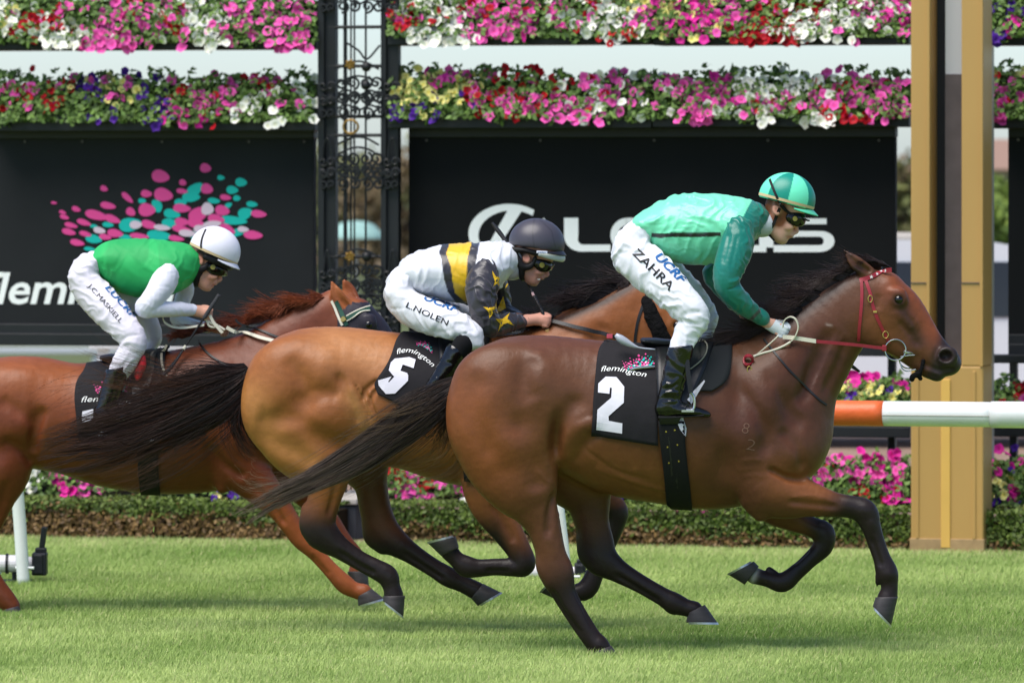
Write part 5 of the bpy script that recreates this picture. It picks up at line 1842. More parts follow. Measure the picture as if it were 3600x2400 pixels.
# ------------------------------------------------------------------ golden bay horse, cloth 5
H5 = Horse(1.25)
g5 = thing('racehorse', 'lighter golden bay racehorse behind the front one, black cloth number 5', 'horse', (-1.0, 1.25, 0), 0, 'racehorses galloping on the turf')
def build_h5():
    h, k = H5, H5.k
    f = Field(h.P(820, 2230, -.42), h.P(2640, 930, .42), H_VOX * 1.1)
    h.tube(f, [(1010, 1380, 0, 150, 126), (1070, 1352, 0, 192, 164), (1180, 1368, 0, 220, 182), (1320, 1394, 0, 232, 186), (1470, 1416, 0, 240, 196), (1620, 1438, 0, 264, 204), (1780, 1450, 0, 272, 192), (1920, 1452, 0, 252, 172), (2020, 1470, 0, 190, 154), (2070, 1500, 0, 112, 132)], 30)
    h.tube(f, [(1880, 1400, 0, 196, 126), (2020, 1262, 0, 168, 100), (2130, 1168, 0, 122, 76), (2215, 1095, 0, 98, 62), (2262, 1050, 0, 78, 54)], 66)
    M, s = head_map((2296, 1010), (2530, 1420))
    add_head(h, f, M, s * 1.0, ear=None)
    for sg in (-1, 1):
        f.ell(h.P(1035, 1330, sg * .125), np.array((164, 88, 140)) * k, 50 * k)
        f.ell(h.P(965, 1440, sg * .115), np.array((112, 80, 140)) * k, 50 * k)
    # near hind
    nh = [(1040, 1400, -.12, 170, 94), (1060, 1480, -.13, 176, 98), (1105, 1555, -.13, 152, 90), (1140, 1620, -.13, 104, 72), (1154, 1680, -.125, 72, 54), (1138, 1760, -.12, 58, 44), (1122, 1835, -.12, 58, 40), (1140, 1882, -.12, 56, 38), (1195, 1925, -.12, 40, 29), (1262, 1968, -.12, 34, 26), (1322, 2000, -.12, 36, 28), (1362, 2024, -.12, 38, 30), (1376, 2060, -.12, 31, 27), (1384, 2090, -.12, 34, 30)]
    h.tube(f, nh, 28)
    h.tube(f, [(1082, 1790, -.12, 24, 20), (1082, 1850, -.12, 30, 22), (1110, 1892, -.12, 30, 22)], 14)
    h.tube(f, [(1150, 1470, -.15, 110, 70), (1190, 1530, -.15, 92, 62), (1180, 1600, -.14, 60, 50)], 40)      # stifle
    fh = [(1180, 1480, .10, 170, 90), (1262, 1600, .12, 106, 74), (1300, 1690, .12, 62, 54), (1318, 1780, .12, 56, 44), (1340, 1850, .12, 58, 40), (1372, 1892, .12, 54, 37), (1440, 1940, .12, 38, 28), (1520, 1992, .12, 33, 25), (1575, 2026, .12, 36, 28), (1625, 2050, .12, 31, 26), (1676, 2076, .12, 33, 29)]
    h.tube(f, fh, 26)
    h.tube(f, [(1298, 1840, .12, 24, 20), (1306, 1888, .12, 28, 22), (1345, 1920, .12, 28, 22)], 14)
    for sg in (-1, 1):
        f.ell(h.P(1985, 1380, sg * .12), np.array((88, 62, 180)) * k, 60 * k, R=Matrix.Rotation(math.radians(28), 3, 'Y'))
    # near fore: folded under
    nf = [(1750, 1560, -.12, 130, 78), (1718, 1680, -.13, 98, 70), (1730, 1770, -.13, 78, 56), (1780, 1860, -.13, 56, 44), (1822, 1930, -.13, 44, 38), (1840, 1980, -.13, 43, 38), (1808, 1992, -.13, 34, 30), (1740, 1992, -.13, 30, 25), (1680, 1996, -.13, 32, 26), (1640, 1990, -.13, 38, 30), (1606, 1966, -.13, 29, 26), (1582, 1940, -.13, 32, 29)]
    h.tube(f, nf, 20)
    ff = [(1960, 1560, .12, 120, 74), (2040, 1680, .13, 76, 56), (2120, 1755, .13, 48, 40), (2166, 1796, .13, 43, 37), (2160, 1850, .13, 34, 30), (2128, 1930, .13, 30, 26), (2094, 2010, .13, 32, 27), (2062, 2070, .13, 36, 29), (2010, 2082, .13, 28, 26), (1970, 2078, .13, 30, 28)]
    h.tube(f, ff, 18)
    B = lambda X, Y, sx, sy, a: f.bump(f.snap(h.P(X, Y, -.12), h.y0 - .44), np.array((sx, 60, sy)) * k, a * k * 1.3)
    for q in ((1173, 1465, 100, 78, 15), (1049, 1545, 120, 50, -10), (885, 1450, 60, 90, 8), (1150, 1285, 60, 66, 10), (1060, 1330, 44, 70, -9), (1285, 1400, 34, 90, -8), (1010, 1470, 60, 34, -8), (1700, 1560, 60, 80, 8)):
        B(*q)
    f.ridge([f.snap(h.P(x, y, -.2), h.y0 - .44) for x, y in ((1020, 1430), (1090, 1402), (1156, 1380), (1206, 1392))], 30 * k, -10 * k)
    f.ridge([f.snap(h.P(x, y, -.2), h.y0 - .44) for x, y in ((1206, 1330), (1238, 1416), (1280, 1490))], 18 * k, 8 * k)
    R = lambda P, wd, a: f.ridge([f.snap(h.P(x, y, d), h.y0 + (-.44 if d < 0 else .03)) for x, y, d in P], wd * k * (1.0 if wd < 13 else 1.1), a * k * (2.1 if wd < 13 else 1.7))
    R([(1185, 1300, -.25), (1215, 1370, -.27), (1245, 1430, -.27), (1270, 1500, -.25)], 14, -11)
    R([(1225, 1350, -.26), (1255, 1430, -.27), (1290, 1520, -.26)], 12, 9)
    for i in range(5):
        R([(1225 + i * 14, 1330 + i * 6, -.27), (1262 + i * 16, 1400 + i * 10, -.28), (1290 + i * 18, 1480 + i * 12, -.27)], 5, -4 if i % 2 else 3)
    R([(1340, 1330, -.28), (1290, 1370, -.28), (1270, 1420, -.27)], 8, -6)
    R([(1350, 1350, -.28), (1310, 1390, -.28), (1300, 1440, -.28)], 7, -5)
    R([(890, 1470, -.2), (960, 1478, -.26), (1040, 1430, -.29), (1120, 1390, -.29)], 36, -8)
    R([(1030, 1430, -.29), (1090, 1510, -.28), (1180, 1560, -.26), (1240, 1570, -.24)], 32, -9)
    R([(900, 1500, -.18), (980, 1560, -.24), (1060, 1600, -.24), (1110, 1640, -.22)], 30, -6)
    R([(1000, 1250, -.2), (1060, 1330, -.27), (1110, 1400, -.28)], 26, -5)
    R([(1190, 1650, -.19), (1172, 1740, -.17), (1150, 1820, -.16)], 9, -6)
    R([(1180, 1930, -.155), (1262, 1985, -.155), (1330, 2020, -.155)], 8, -6)
    R([(1400, 1930, .085), (1500, 1996, .085), (1570, 2040, .085)], 8, -5)
    R([(1720, 1760, -.19), (1780, 1850, -.18), (1810, 1910, -.17)], 10, -6)
    R([(1800, 2005, -.16), (1700, 2004, -.16)], 7, -4)
    R([(2130, 1130, -.1), (2060, 1260, -.14)], 24, -8)
    def colour(V, px):
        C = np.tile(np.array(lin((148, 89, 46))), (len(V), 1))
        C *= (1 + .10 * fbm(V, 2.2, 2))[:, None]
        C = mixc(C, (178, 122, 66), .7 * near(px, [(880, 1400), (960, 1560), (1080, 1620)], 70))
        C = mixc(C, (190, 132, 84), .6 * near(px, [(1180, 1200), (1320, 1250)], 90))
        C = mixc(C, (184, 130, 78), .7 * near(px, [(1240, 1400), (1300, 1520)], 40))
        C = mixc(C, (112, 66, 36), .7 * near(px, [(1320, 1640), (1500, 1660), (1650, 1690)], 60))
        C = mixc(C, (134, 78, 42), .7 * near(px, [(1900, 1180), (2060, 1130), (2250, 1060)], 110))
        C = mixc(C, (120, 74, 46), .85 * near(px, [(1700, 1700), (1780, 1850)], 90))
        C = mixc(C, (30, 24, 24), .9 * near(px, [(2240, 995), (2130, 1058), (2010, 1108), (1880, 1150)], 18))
        leg = (36, 28, 28)
        m = V[:, 1] < h.y0
        mm = m & (px[:, 0] < 1500)
        C = mixc(C, leg, mm * np.maximum(sstep(1720, 1870, px[:, 1]), 0))
        mm = m & (px[:, 0] > 1480) & (px[:, 1] > 1720)
        C = mixc(C, leg, mm * sstep(1830, 1975, px[:, 1] + sstep(1800, 1740, px[:, 0]) * 80))
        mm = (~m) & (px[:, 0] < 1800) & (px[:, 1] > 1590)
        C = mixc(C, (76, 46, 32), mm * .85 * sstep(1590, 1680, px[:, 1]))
        C = mixc(C, leg, mm * sstep(1830, 1930, px[:, 1]))
        mm = (~m) & (px[:, 0] > 1800) & (px[:, 1] > 1700)
        C = mixc(C, leg, mm * sstep(1730, 1800, px[:, 1]))
        return C
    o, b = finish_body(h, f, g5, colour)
    eyes(h, g5, M, s)
    hoof(h, g5, (1424, 2092), (1346, 2094), (1418, 2167), (1347, 2112), -.12)
    hoof(h, g5, (1698, 2050), (1656, 2102), (1761, 2081), (1680, 2129), .12)
    hoof(h, g5, (1552, 1954), (1614, 1924), (1505, 1909), (1602, 1884), -.13)
    hoof(h, g5, (1960, 2108), (1975, 2046), (1902, 2082), (1940, 2040), .13)
    # tail: a wide dark plume blown straight back
    flow_hair('tail', h, g5, [(880, 1300, 0, 26, 34), (830, 1345, -.01, 66, 42), (760, 1385, -.02, 96, 50), (660, 1430, -.03, 112, 56), (540, 1478, -.03, 122, 58), (410, 1520, -.04, 120, 56), (290, 1550, -.04, 112, 50), (190, 1575, -.04, 100, 44), (120, 1590, -.04, 92, 40)], 2050, 18, 61, (26, 19, 20), (70, 44, 38), r0=.0024, fly=.10, clump=90, endvar=.85, c_alt=(74, 46, 38), tipstart=.3)
    flow_hair('tail_strands', h, g5, [(850, 1340, -.02, 40, 26), (700, 1365, -.03, 40, 36), (540, 1345, -.04, 46, 36), (380, 1310, -.05, 60, 30), (240, 1260, -.06, 66, 30)], 230, 20, 62, (40, 28, 28), (110, 66, 44), r0=.0014, fly=.4, clump=30, endvar=.6)
    flow_hair('tail_strands', h, g5, [(855, 1400, -.02, 30, 26), (850, 1480, -.02, 50, 36), (880, 1560, -.03, 50, 30), (930, 1610, -.03, 30, 30)], 260, 14, 63, (32, 24, 25), (70, 50, 44), r0=.0016, fly=.4, clump=26, endvar=.5)
    flow_hair('tail_strands', h, g5, [(700, 1480, -.04, 60, 26), (560, 1560, -.05, 70, 36), (420, 1640, -.06, 60, 36), (290, 1690, -.06, 50, 30)], 150, 16, 64, (40, 28, 28), (110, 70, 54), r0=.0013, fly=.5, clump=24, endvar=.6)
    mane(h, g5, [(2250, 990, .7, -.9, .05), (2190, 1012, .95, -.92, .0), (2110, 1055, 1.0, -.92, .1), (2020, 1105, 1.0, -.95, .12), (1930, 1140, .8, -.95, .14)], 1672, 9, 65, (28, 21, 22), (58, 44, 44), 190, None, r0=.0026, dyc=-.02)
    mane(h, g5, [(1960, 1130, .6, -.95, .10), (1860, 1150, .8, -.95, .1), (1780, 1165, .6, -.95, .1)], 440, 9, 66, (28, 21, 22), (60, 40, 36), 150, None, r0=.0024, dyc=-.03)
    return o, b
BODY5, BV5 = build_h5()

# ------------------------------------------------------------------ chestnut horse at the back
H1 = Horse(2.75)
g1 = thing('racehorse', 'red chestnut racehorse furthest from the camera, in a dark blinker hood', 'horse', (-1.9, 2.75, 0), 0, 'racehorses galloping on the turf')
def build_h1():
    h, k = H1, H1.k
    f = Field(h.P(-290, 2190, -.42), h.P(1560, 940, .42), H_VOX * 1.18)
    h.tube(f, [(-70, 1460, 0, 140, 122), (-10, 1440, 0, 178, 158), (110, 1448, 0, 196, 174), (250, 1472, 0, 196, 178), (400, 1490, 0, 224, 190), (560, 1490, 0, 246, 196), (710, 1474, 0, 256, 186), (840, 1462, 0, 236, 168), (925, 1462, 0, 176, 148), (975, 1480, 0, 108, 126)], 30)
    h.tube(f, [(800, 1410, 0, 190, 120), (930, 1300, 0, 150, 94), (1050, 1196, 0, 112, 72), (1130, 1136, 0, 94, 60), (1180, 1090, 0, 74, 50)], 66)
    M, s = head_map((1196, 1046), (1478, 1340))
    add_head(h, f, M, s, ear=[((1222, 1084), (1186, 1036), (1166, 990)), ((1246, 1064), (1226, 1018), (1208, 982))])
    for sg in (-1, 1):
        f.ell(h.P(-30, 1420, sg * .12), np.array((156, 84, 134)) * k, 50 * k)
        f.ell(h.P(-100, 1520, sg * .11), np.array((106, 76, 134)) * k, 50 * k)
    nh = [(-40, 1480, -.12, 160, 90), (-30, 1560, -.13, 152, 94), (-20, 1640, -.13, 130, 84), (-22, 1720, -.13, 88, 66), (-40, 1800, -.125, 66, 50), (-66, 1880, -.12, 54, 42), (-84, 1945, -.12, 52, 38), (-58, 1990, -.12, 42, 30), (-20, 2050, -.12, 35, 27), (18, 2104, -.12, 36, 29), (40, 2130, -.12, 31, 28)]
    h.tube(f, nh, 26)
    fh = [(40, 1520, .10, 150, 86), (-60, 1650, .12, 100, 74), (-140, 1740, .12, 66, 54), (-200, 1830, .12, 54, 40), (-180, 1880, .12, 44, 34), (-120, 1930, .12, 34, 27), (-60, 1980, .12, 32, 26)]
    h.tube(f, fh, 26)
    for sg in (-1, 1):
        f.ell(h.P(900, 1400, sg * .115), np.array((84, 60, 170)) * k, 60 * k, R=Matrix.Rotation(math.radians(28), 3, 'Y'))
    nf = [(800, 1560, -.12, 116, 74), (846, 1640, -.13, 86, 64), (912, 1708, -.13, 66, 52), (975, 1776, -.13, 46, 40), (1022, 1842, -.13, 38, 34), (1058, 1896, -.13, 33, 30), (1110, 1944, -.13, 28, 25), (1165, 2004, -.13, 28, 24), (1212, 2052, -.13, 33, 28), (1244, 2072, -.13, 28, 25), (1278, 2082, -.13, 31, 28)]
    h.tube(f, nf, 18)
    h.tube(f, [(775, 1660, -.13, 40, 36), (782, 1712, -.13, 22, 24)], 22)
    ff = [(880, 1560, .12, 110, 72), (990, 1650, .13, 72, 54), (1080, 1740, .13, 48, 40), (1142, 1812, .13, 40, 34), (1176, 1860, .13, 36, 31), (1214, 1905, .13, 28, 25), (1250, 1956, .13, 31, 27), (1258, 1990, .13, 28, 26), (1256, 2006, .13, 31, 29)]
    h.tube(f, ff, 18)
    B = lambda X, Y, sx, sy, a: f.bump(f.snap(h.P(X, Y, -.12), h.y0 - .44), np.array((sx, 60, sy)) * k, a * k * 1.3)
    for q in ((60, 1500, 70, 60, 12), (-10, 1580, 90, 40, -10), (90, 1320, 60, 60, 8), (130, 1480, 24, 70, -12), (820, 1560, 60, 70, 9), (760, 1600, 34, 70, -9), (20, 1660, 40, 60, 8)):
        B(*q)
    R = lambda P, wd, a: f.ridge([f.snap(h.P(x, y, d), h.y0 + (-.44 if d < 0 else .03)) for x, y, d in P], wd * k * (1.0 if wd < 13 else 1.1), a * k * (2.1 if wd < 13 else 1.7))
    R([(160, 1420, -.25), (120, 1520, -.26), (110, 1600, -.24)], 18, -11)
    R([(0, 1540, -.27), (70, 1580, -.27), (110, 1640, -.24)], 18, -7)
    R([(-10, 1400, -.26), (60, 1440, -.27), (120, 1500, -.27)], 22, -5)
    R([(20, 1680, -.22), (10, 1760, -.2), (-30, 1860, -.18)], 14, -6)
    R([(720, 1560, -.25), (800, 1640, -.23), (870, 1680, -.2)], 14, -7)
    R([(880, 1690, -.2), (960, 1780, -.18), (1010, 1850, -.17)], 9, -7)
    R([(1090, 1950, -.16), (1160, 2025, -.16)], 7, -6)
    R([(1010, 1250, -.12), (930, 1380, -.16)], 22, -7)
    def colour(V, px):
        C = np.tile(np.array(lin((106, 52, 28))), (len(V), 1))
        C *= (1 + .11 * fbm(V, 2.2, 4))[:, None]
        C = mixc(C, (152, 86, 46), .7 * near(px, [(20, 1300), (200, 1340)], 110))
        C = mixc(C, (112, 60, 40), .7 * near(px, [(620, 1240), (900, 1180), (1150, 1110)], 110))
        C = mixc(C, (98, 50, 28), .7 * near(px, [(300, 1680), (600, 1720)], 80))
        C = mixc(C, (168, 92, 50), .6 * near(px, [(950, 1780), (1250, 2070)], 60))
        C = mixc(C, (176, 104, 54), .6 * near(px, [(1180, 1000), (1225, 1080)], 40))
        # dark cloth of the blinker hood
        C = mixc(C, (44, 40, 50), (px[:, 1] > 1062) * (px[:, 1] < 1600) * (px[:, 0] > np.interp(px[:, 1], [1060, 1088, 1120, 1170, 1400], [1246, 1206, 1188, 1190, 1215])) * 1.0)
        return C
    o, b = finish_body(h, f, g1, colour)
    eyes(h, g1, M, s)
    hoof(h, g1, (1307, 2068), (1256, 2096), (1350, 2103), (1260, 2129), -.13)
    hoof(h, g1, (1292, 2006), (1220, 2008), (1299, 2068), (1238, 2050), .13)
    hoof(h, g1, (66, 2128), (14, 2142), (88, 2166), (10, 2170), -.12)
    hoof(h, g1, (-40, 1976), (-80, 2010), (0, 2010), (-60, 2040), .12)
    flow_hair('tail', h, g1, [(-190, 1360, 0, 26, 34), (-260, 1390, -.01, 60, 42), (-340, 1420, -.02, 90, 50), (-440, 1480, -.03, 100, 50)], 440, 9, 71, (96, 46, 24), (150, 84, 48), r0=.004, fly=.06, clump=40, endvar=.5)
    mane(h, g1, [(1160, 1052, .7, -.95, .0), (1090, 1080, 1.0, -.95, -.04), (1010, 1105, 1.1, -.95, -.02), (920, 1128, .9, -.95, .04)], 1496, 9, 72, (92, 42, 24), (150, 76, 42), 150, None, r0=.0026, dyc=-.02)
    mane(h, g1, [(930, 1130, .7, -.95, .06), (820, 1150, .9, -.95, .08), (720, 1166, .8, -.95, .08), (640, 1190, .5, -.95, .05)], 792, 9, 73, (84, 38, 24), (130, 64, 40), 150, None, r0=.0026, dyc=-.03)
    return o, b, M, s
BODY1, BV1, HM1, HS1 = build_h1()

# ================================================================== JOCKEYS
def cloth_mat(name, rough, spec, coat=0.0, sheen=0.0, fine=.12, folds=.5, fs=9):
    return mat(name, rough=rough, spec=spec, attr='col', coat=coat, sheen=sheen, bump=[(fs, folds, .012, (1, 1, .55)), (34, .25, .004, (1, 1, .6)), (420, fine, .0006)])
M_satin = cloth_mat('racing silk', .34, .5, sheen=.15, folds=.55)
M_lycra = cloth_mat('matt jersey', .6, .3, folds=.35)
M_breech = cloth_mat('white breeches cloth', .55, .35, folds=.55, fs=12)
M_skin = mat('skin', rough=.56, spec=.25, attr='col', noise=(40, .06), bump=[(180, .15, .0008)])
M_boot = mat('patent boot leather', lin((12, 12, 13)), .16, .5, coat=.25, bump=[(22, .5, .012, (1, 1, .5)), (7, .35, .02)])
M_sock = mat('black sock', lin((20, 20, 22)), .85, .15, bump=[(200, .2, .001)])
M_helm = mat('helmet cover', rough=.38, spec=.45, attr='col', bump=[(14, .25, .006), (300, .08, .0006)])
M_strapb = mat('black strap', lin((22, 21, 22)), .6, .3)
M_tan = mat('tan elastic', lin((214, 188, 146)), .75, .2, bump=[(300, .2, .0006)])
M_lens = mat('goggle lens', lin((14, 12, 12)), .14, .4, coat=.15)
M_vent = mat('olive vent disc', lin((150, 140, 62)), .45, .4)
M_glove = mat('white glove', lin((206, 214, 218)), .7, .25, bump=[(40, .4, .004), (300, .2, .0006)])
M_print_blue = mat('blue print', lin((38, 96, 158)), .5, .3)
M_print_black = mat('black print', lin((24, 24, 26)), .5, .3)
M_yellow = mat('yellow applique', lin((236, 188, 36)), .5, .35, bump=[(60, .2, .002)])
M_tooth = mat('teeth', lin((226, 220, 206)), .3, .5)

def wrinkle(V, N, sets, seed):
    """cloth folds: displacement along the normal. sets: (direction, wavelength m, height m)"""
    D = np.zeros(len(V))
    for i, (d, wl, amp) in enumerate(sets):
        d = np.array(d, float)
        d /= np.linalg.norm(d)
        wv = V @ d * (6.283 / wl) + 2.6 * fbm(V, .9 / wl, seed + i, 2) + 1.5 * fbm(V, 2.0 / wl, seed + 9 + i, 1)
        ridge = (0.5 + .5 * np.sin(wv)) ** 2.2
        msk = np.clip(.5 + .9 * fbm(V, .55 / wl, seed + 20 + i, 2), 0, 1.2)
        D += amp * (ridge - .3) * msk
    return V + N * D[:, None]

class Rider:
    def __init__(s, y0, ox, oy, sc, root):
        s.y0, s.ox, s.oy, s.sc, s.root = y0, ox, oy, sc, root
        s.k = SCL(y0) / sc            # metres per crop px
    def S(s, p, q):
        return s.ox + p / s.sc, s.oy + q / s.sc
    def P(s, p, q, dy=0.0):
        X, Y = s.S(p, q)
        return WP(X, Y, s.y0 + dy)
    def tube(s, f, nodes, k=30, seg=None, cut=False):
        """nodes: (px, py, dy m, radius px in plane, lateral radius m)"""
        P = np.array([s.P(n[0], n[1], n[2]) for n in nodes])
        f.tube(P, [n[3] * s.k for n in nodes], [n[4] for n in nodes], k * s.k, seg=seg, cut=cut)
    def field(s, nodesets, h):
        pts, rad = [], 0
        lo, hi = np.full(3, 1e9), np.full(3, -1e9)
        for nodes in nodesets:
            for n in nodes:
                P = s.P(n[0], n[1], n[2])
                r = max(n[3] * s.k, n[4]) + .03
                lo, hi = np.minimum(lo, P - r), np.maximum(hi, P + r)
        return Field(lo, hi, h)
    def part(s, name, f, m, colour, parent=None, folds=None, seed=1, relax=1, label=None):
        V, Q = f.mesh(relax)
        me = new_mesh(name, V, Q)
        if folds:
            N = np.empty(len(V) * 3, np.float32)
            me.vertex_normals.foreach_get('vector', N)
            V = wrinkle(V, N.reshape(-1, 3), folds, seed)
            me.vertices.foreach_set('co', V.astype(np.float32).ravel())
            me.update()
        smooth(me)
        if callable(colour):
            px = to_px(V)
            loc = np.stack(((px[:, 0] - s.ox) * s.sc, (px[:, 1] - s.oy) * s.sc), 1)
            C = colour(V, loc)
        else:
            C = np.tile(np.array(lin(colour)), (len(V), 1))
        set_col(me, np.clip(C, .002, .95))
        o = put(name, me, m, parent or s.root, label=label)
        return o, bvh_of(V, Q)
    def fist(s, f, wrist, e, up, dyw, thumb=True, scale=1.0, side=-1):
        """closed hand: wrist px, forearm direction e and up direction (px plane), lateral position"""
        e, up = np.array(e, float), np.array(up, float)
        e /= np.linalg.norm(e)
        up /= np.linalg.norm(up)
        mm = .001 / s.k * scale        # px per mm
        W = np.array(wrist, float)
        def q(a, b, c, ra, rb=None):   # mm along e, along up, lateral mm
            p = W + e * a * mm + up * b * mm
            return (p[0], p[1], dyw + side * c * .001 * scale, ra * mm, (rb or ra) * .001 * scale)
        s.tube(f, [q(-30, 0, 0, 24, 21), q(0, 0, 0, 24, 20), q(28, 3, 2, 30, 22), q(58, 2, 3, 30, 24), q(70, 0, 3, 26, 24)], 14 * mm / 1.0)
        for i in range(4):
            b = 20 - 14.5 * i
            L = (30, 33, 31, 25)[i]
            r = (9.6, 10, 9.4, 8.4)[i]
            s.tube(f, [q(60, b, 14, r + 1), q(60 + L * .62, b - 2, 17, r), q(60 + L * .9, b - 5, 4, r * .95), q(60 + L * .62, b - 8, -12, r * .9), q(58, b - 9, -18, r * .8)], 4 * mm, seg=13)
        if thumb:
            s.tube(f, [q(22, 22, -8, 13), q(48, 34, -10, 11.5), q(72, 34, -4, 10), q(88, 28, 2, 8)], 8 * mm)
    def decal(s, bvh, text, p0, p1, h, m, name, bold=0.0, shear=0.0, lift=.003):
        V, F = text_px(text, s.S(*p0), s.S(*p1), h / s.sc, bold, shear)
        me = flat_print(bvh, V, F, lift, s.y0 - .2)
        return put(name, me, m, s.root)

def helmet(R, c, rx, ry, rl, tilt, colour, peak, peakcol, name='helmet', cut=.62, peak_under=None):
    """skull cap: centre px, in-plane radii px, lateral radius m, tilt deg (nose down positive)"""
    ca, sa = math.cos(math.radians(tilt)), math.sin(math.radians(tilt))
    ex, ez = np.array((ca, 0, -sa)), np.array((sa, 0, ca))
    Rm = np.column_stack((ex, (0, 1, 0), ez))
    C = R.P(c[0], c[1])
    k = R.k
    f = Field(C - np.array((rx * k + .09, rl + .03, ry * k + .06)), C + np.array((rx * k + .09, rl + .03, ry * k + .05)), .005)
    f.ell(C, (rx * k, rl, ry * k), .01, R=Rm)
    f.cutplane(C - ez * ry * k * (1 - cut) * 1.0 * .55 - ez * .0, -ez, .012)
    # hollow
    f.ell(C - ez * .02, (rx * k * .88, rl * .88, ry * k * .90), .004, R=Rm, cut=True)
    o, b = R.part(name, f, M_helm, lambda V, loc: colour(((V - C) @ Rm) / np.array((rx * k, rl, ry * k)), loc))
    # peak: curved brim
    V, F = [], []
    nu, nv = 15, 6
    for top in (0, 1):
        for i in range(nu):
            a = -1.4 + 2.8 * i / (nu - 1)
            for j in range(nv):
                t = j / (nv - 1)
                rr = 1.0 + t * peak * (max(0.0, math.cos(a)) ** .7)
                x = rx * k * math.cos(a * .92) * rr * .985
                y = rl * math.sin(a) * (1.0 + .03 * t)
                z = -ry * k * (1 - cut) * .42 - .020 * t * math.cos(a) - .35 * rl * (math.sin(a) ** 2) * .35 * (1 if True else 0) - (.004 if top == 0 else 0)
                V.append(C + Rm @ np.array((x, y, z)))
    n1 = nu * nv
    for i in range(nu - 1):
        for j in range(nv - 1):
            a = i * nv + j
            F.append((n1 + a, n1 + a + 1, n1 + a + nv + 1, n1 + a + nv))
            F.append((a, a + nv, a + nv + 1, a + 1))
    for i in range(nu - 1):
        a = i * nv + nv - 1
        F.append((a, a + nv, n1 + a + nv, n1 + a))
    me = new_mesh('peak', V, F)
    smooth(me)
    set_col(me, np.tile(np.array(lin(peakcol)), (len(V), 1)))
    put('peak', me, M_helm, o)
    return o, b, C, Rm

def band_on(R, o, C, Rm, rx, ry, rl, z0, wd, m, name='band', tilt=0.0, lift=1.012):
    """elastic band round the helmet at relative height z0"""
    V, F = [], []
    n = 48
    for i in range(n):
        a = 6.283 * i / n
        for dz in (-wd / 2, wd / 2):
            z = z0 + dz + tilt * math.cos(a)
            q = math.sqrt(max(0.02, 1 - z * z)) * lift
            V.append(C + Rm @ np.array((rx * R.k * q * math.cos(a), rl * q * math.sin(a), ry * R.k * z)))
    F = [(2 * i, (2 * i + 2) % (2 * n), (2 * i + 3) % (2 * n), 2 * i + 1) for i in range(n)]
    me = new_mesh(name, V, F)
    smooth(me)
    put(name, me, m, o)

def goggles(R, pts, r, c_disc, rd, tint=(18, 16, 15)):
    """wrap-round goggles: pts from the near temple to the front (px, py, dy)"""
    allp = [(p[0], p[1], p[2], p[3], .02) for p in pts] 
    mir = [(p[0] + 4, p[1], -p[2], p[3], .02) for p in reversed(pts)]
    f = R.field([allp, mir], .0035)
    R.tube(f, [(p[0], p[1], p[2], p[3], .013) for p in pts + [(q[0], q[1], -q[2], q[3]) for q in reversed(pts)]], 8, seg=24)
    o, b = R.part('goggles', f, M_lens, tint)
    X, Y = R.S(*c_disc)
    p, n, ok = cast(b, X, Y, .001, R.y0 - .07)
    mb = MB()
    mb.tube([p - n * .002, p + n * .003], rd * R.k, 20)
    put('vent_disc', mb.mesh('vent_disc'), M_vent, o)
    mb = MB()
    P = [p + n * .002 + rd * 1.12 * R.k * (math.cos(a) * np.array((1, 0, 0)) + math.sin(a) * np.array((0, 0, 1))) for a in np.linspace(0, 6.283, 20, endpoint=False)]
    mb.tube(P, rd * .13 * R.k, 6, closed=True)
    put('vent_rim', mb.mesh('vent_rim'), M_strapb, o)
    return o

def skin_col(base, cheek, hair=None, ear=None, hair_c=(110, 66, 40), lips=None, extra=()):
    def f(V, loc):
        C = np.tile(np.array(lin(base)), (len(V), 1))
        for p, w_, col, a in extra:
            C = mixc(C, col, a * near(loc, p, w_))
        if hair is not None:
            m = np.clip(near(loc, hair[0], hair[1]) * 2.2, 0, 1)
            if ear is not None:
                m = m * (1 - np.clip(near(loc, [ear], 34) * 2, 0, 1))
            C = mixc(C, hair_c, m)
        if lips:
            C = mixc(C, (188, 108, 100), .8 * near(loc, lips, 12))
        return C
    return f

def boots_of(R, nodes_leg, nodes_foot, h=.0055, k=14):
    f = R.field([nodes_leg, nodes_foot], h)
    R.tube(f, nodes_leg, k)
    R.tube(f, nodes_foot, k)
    return f

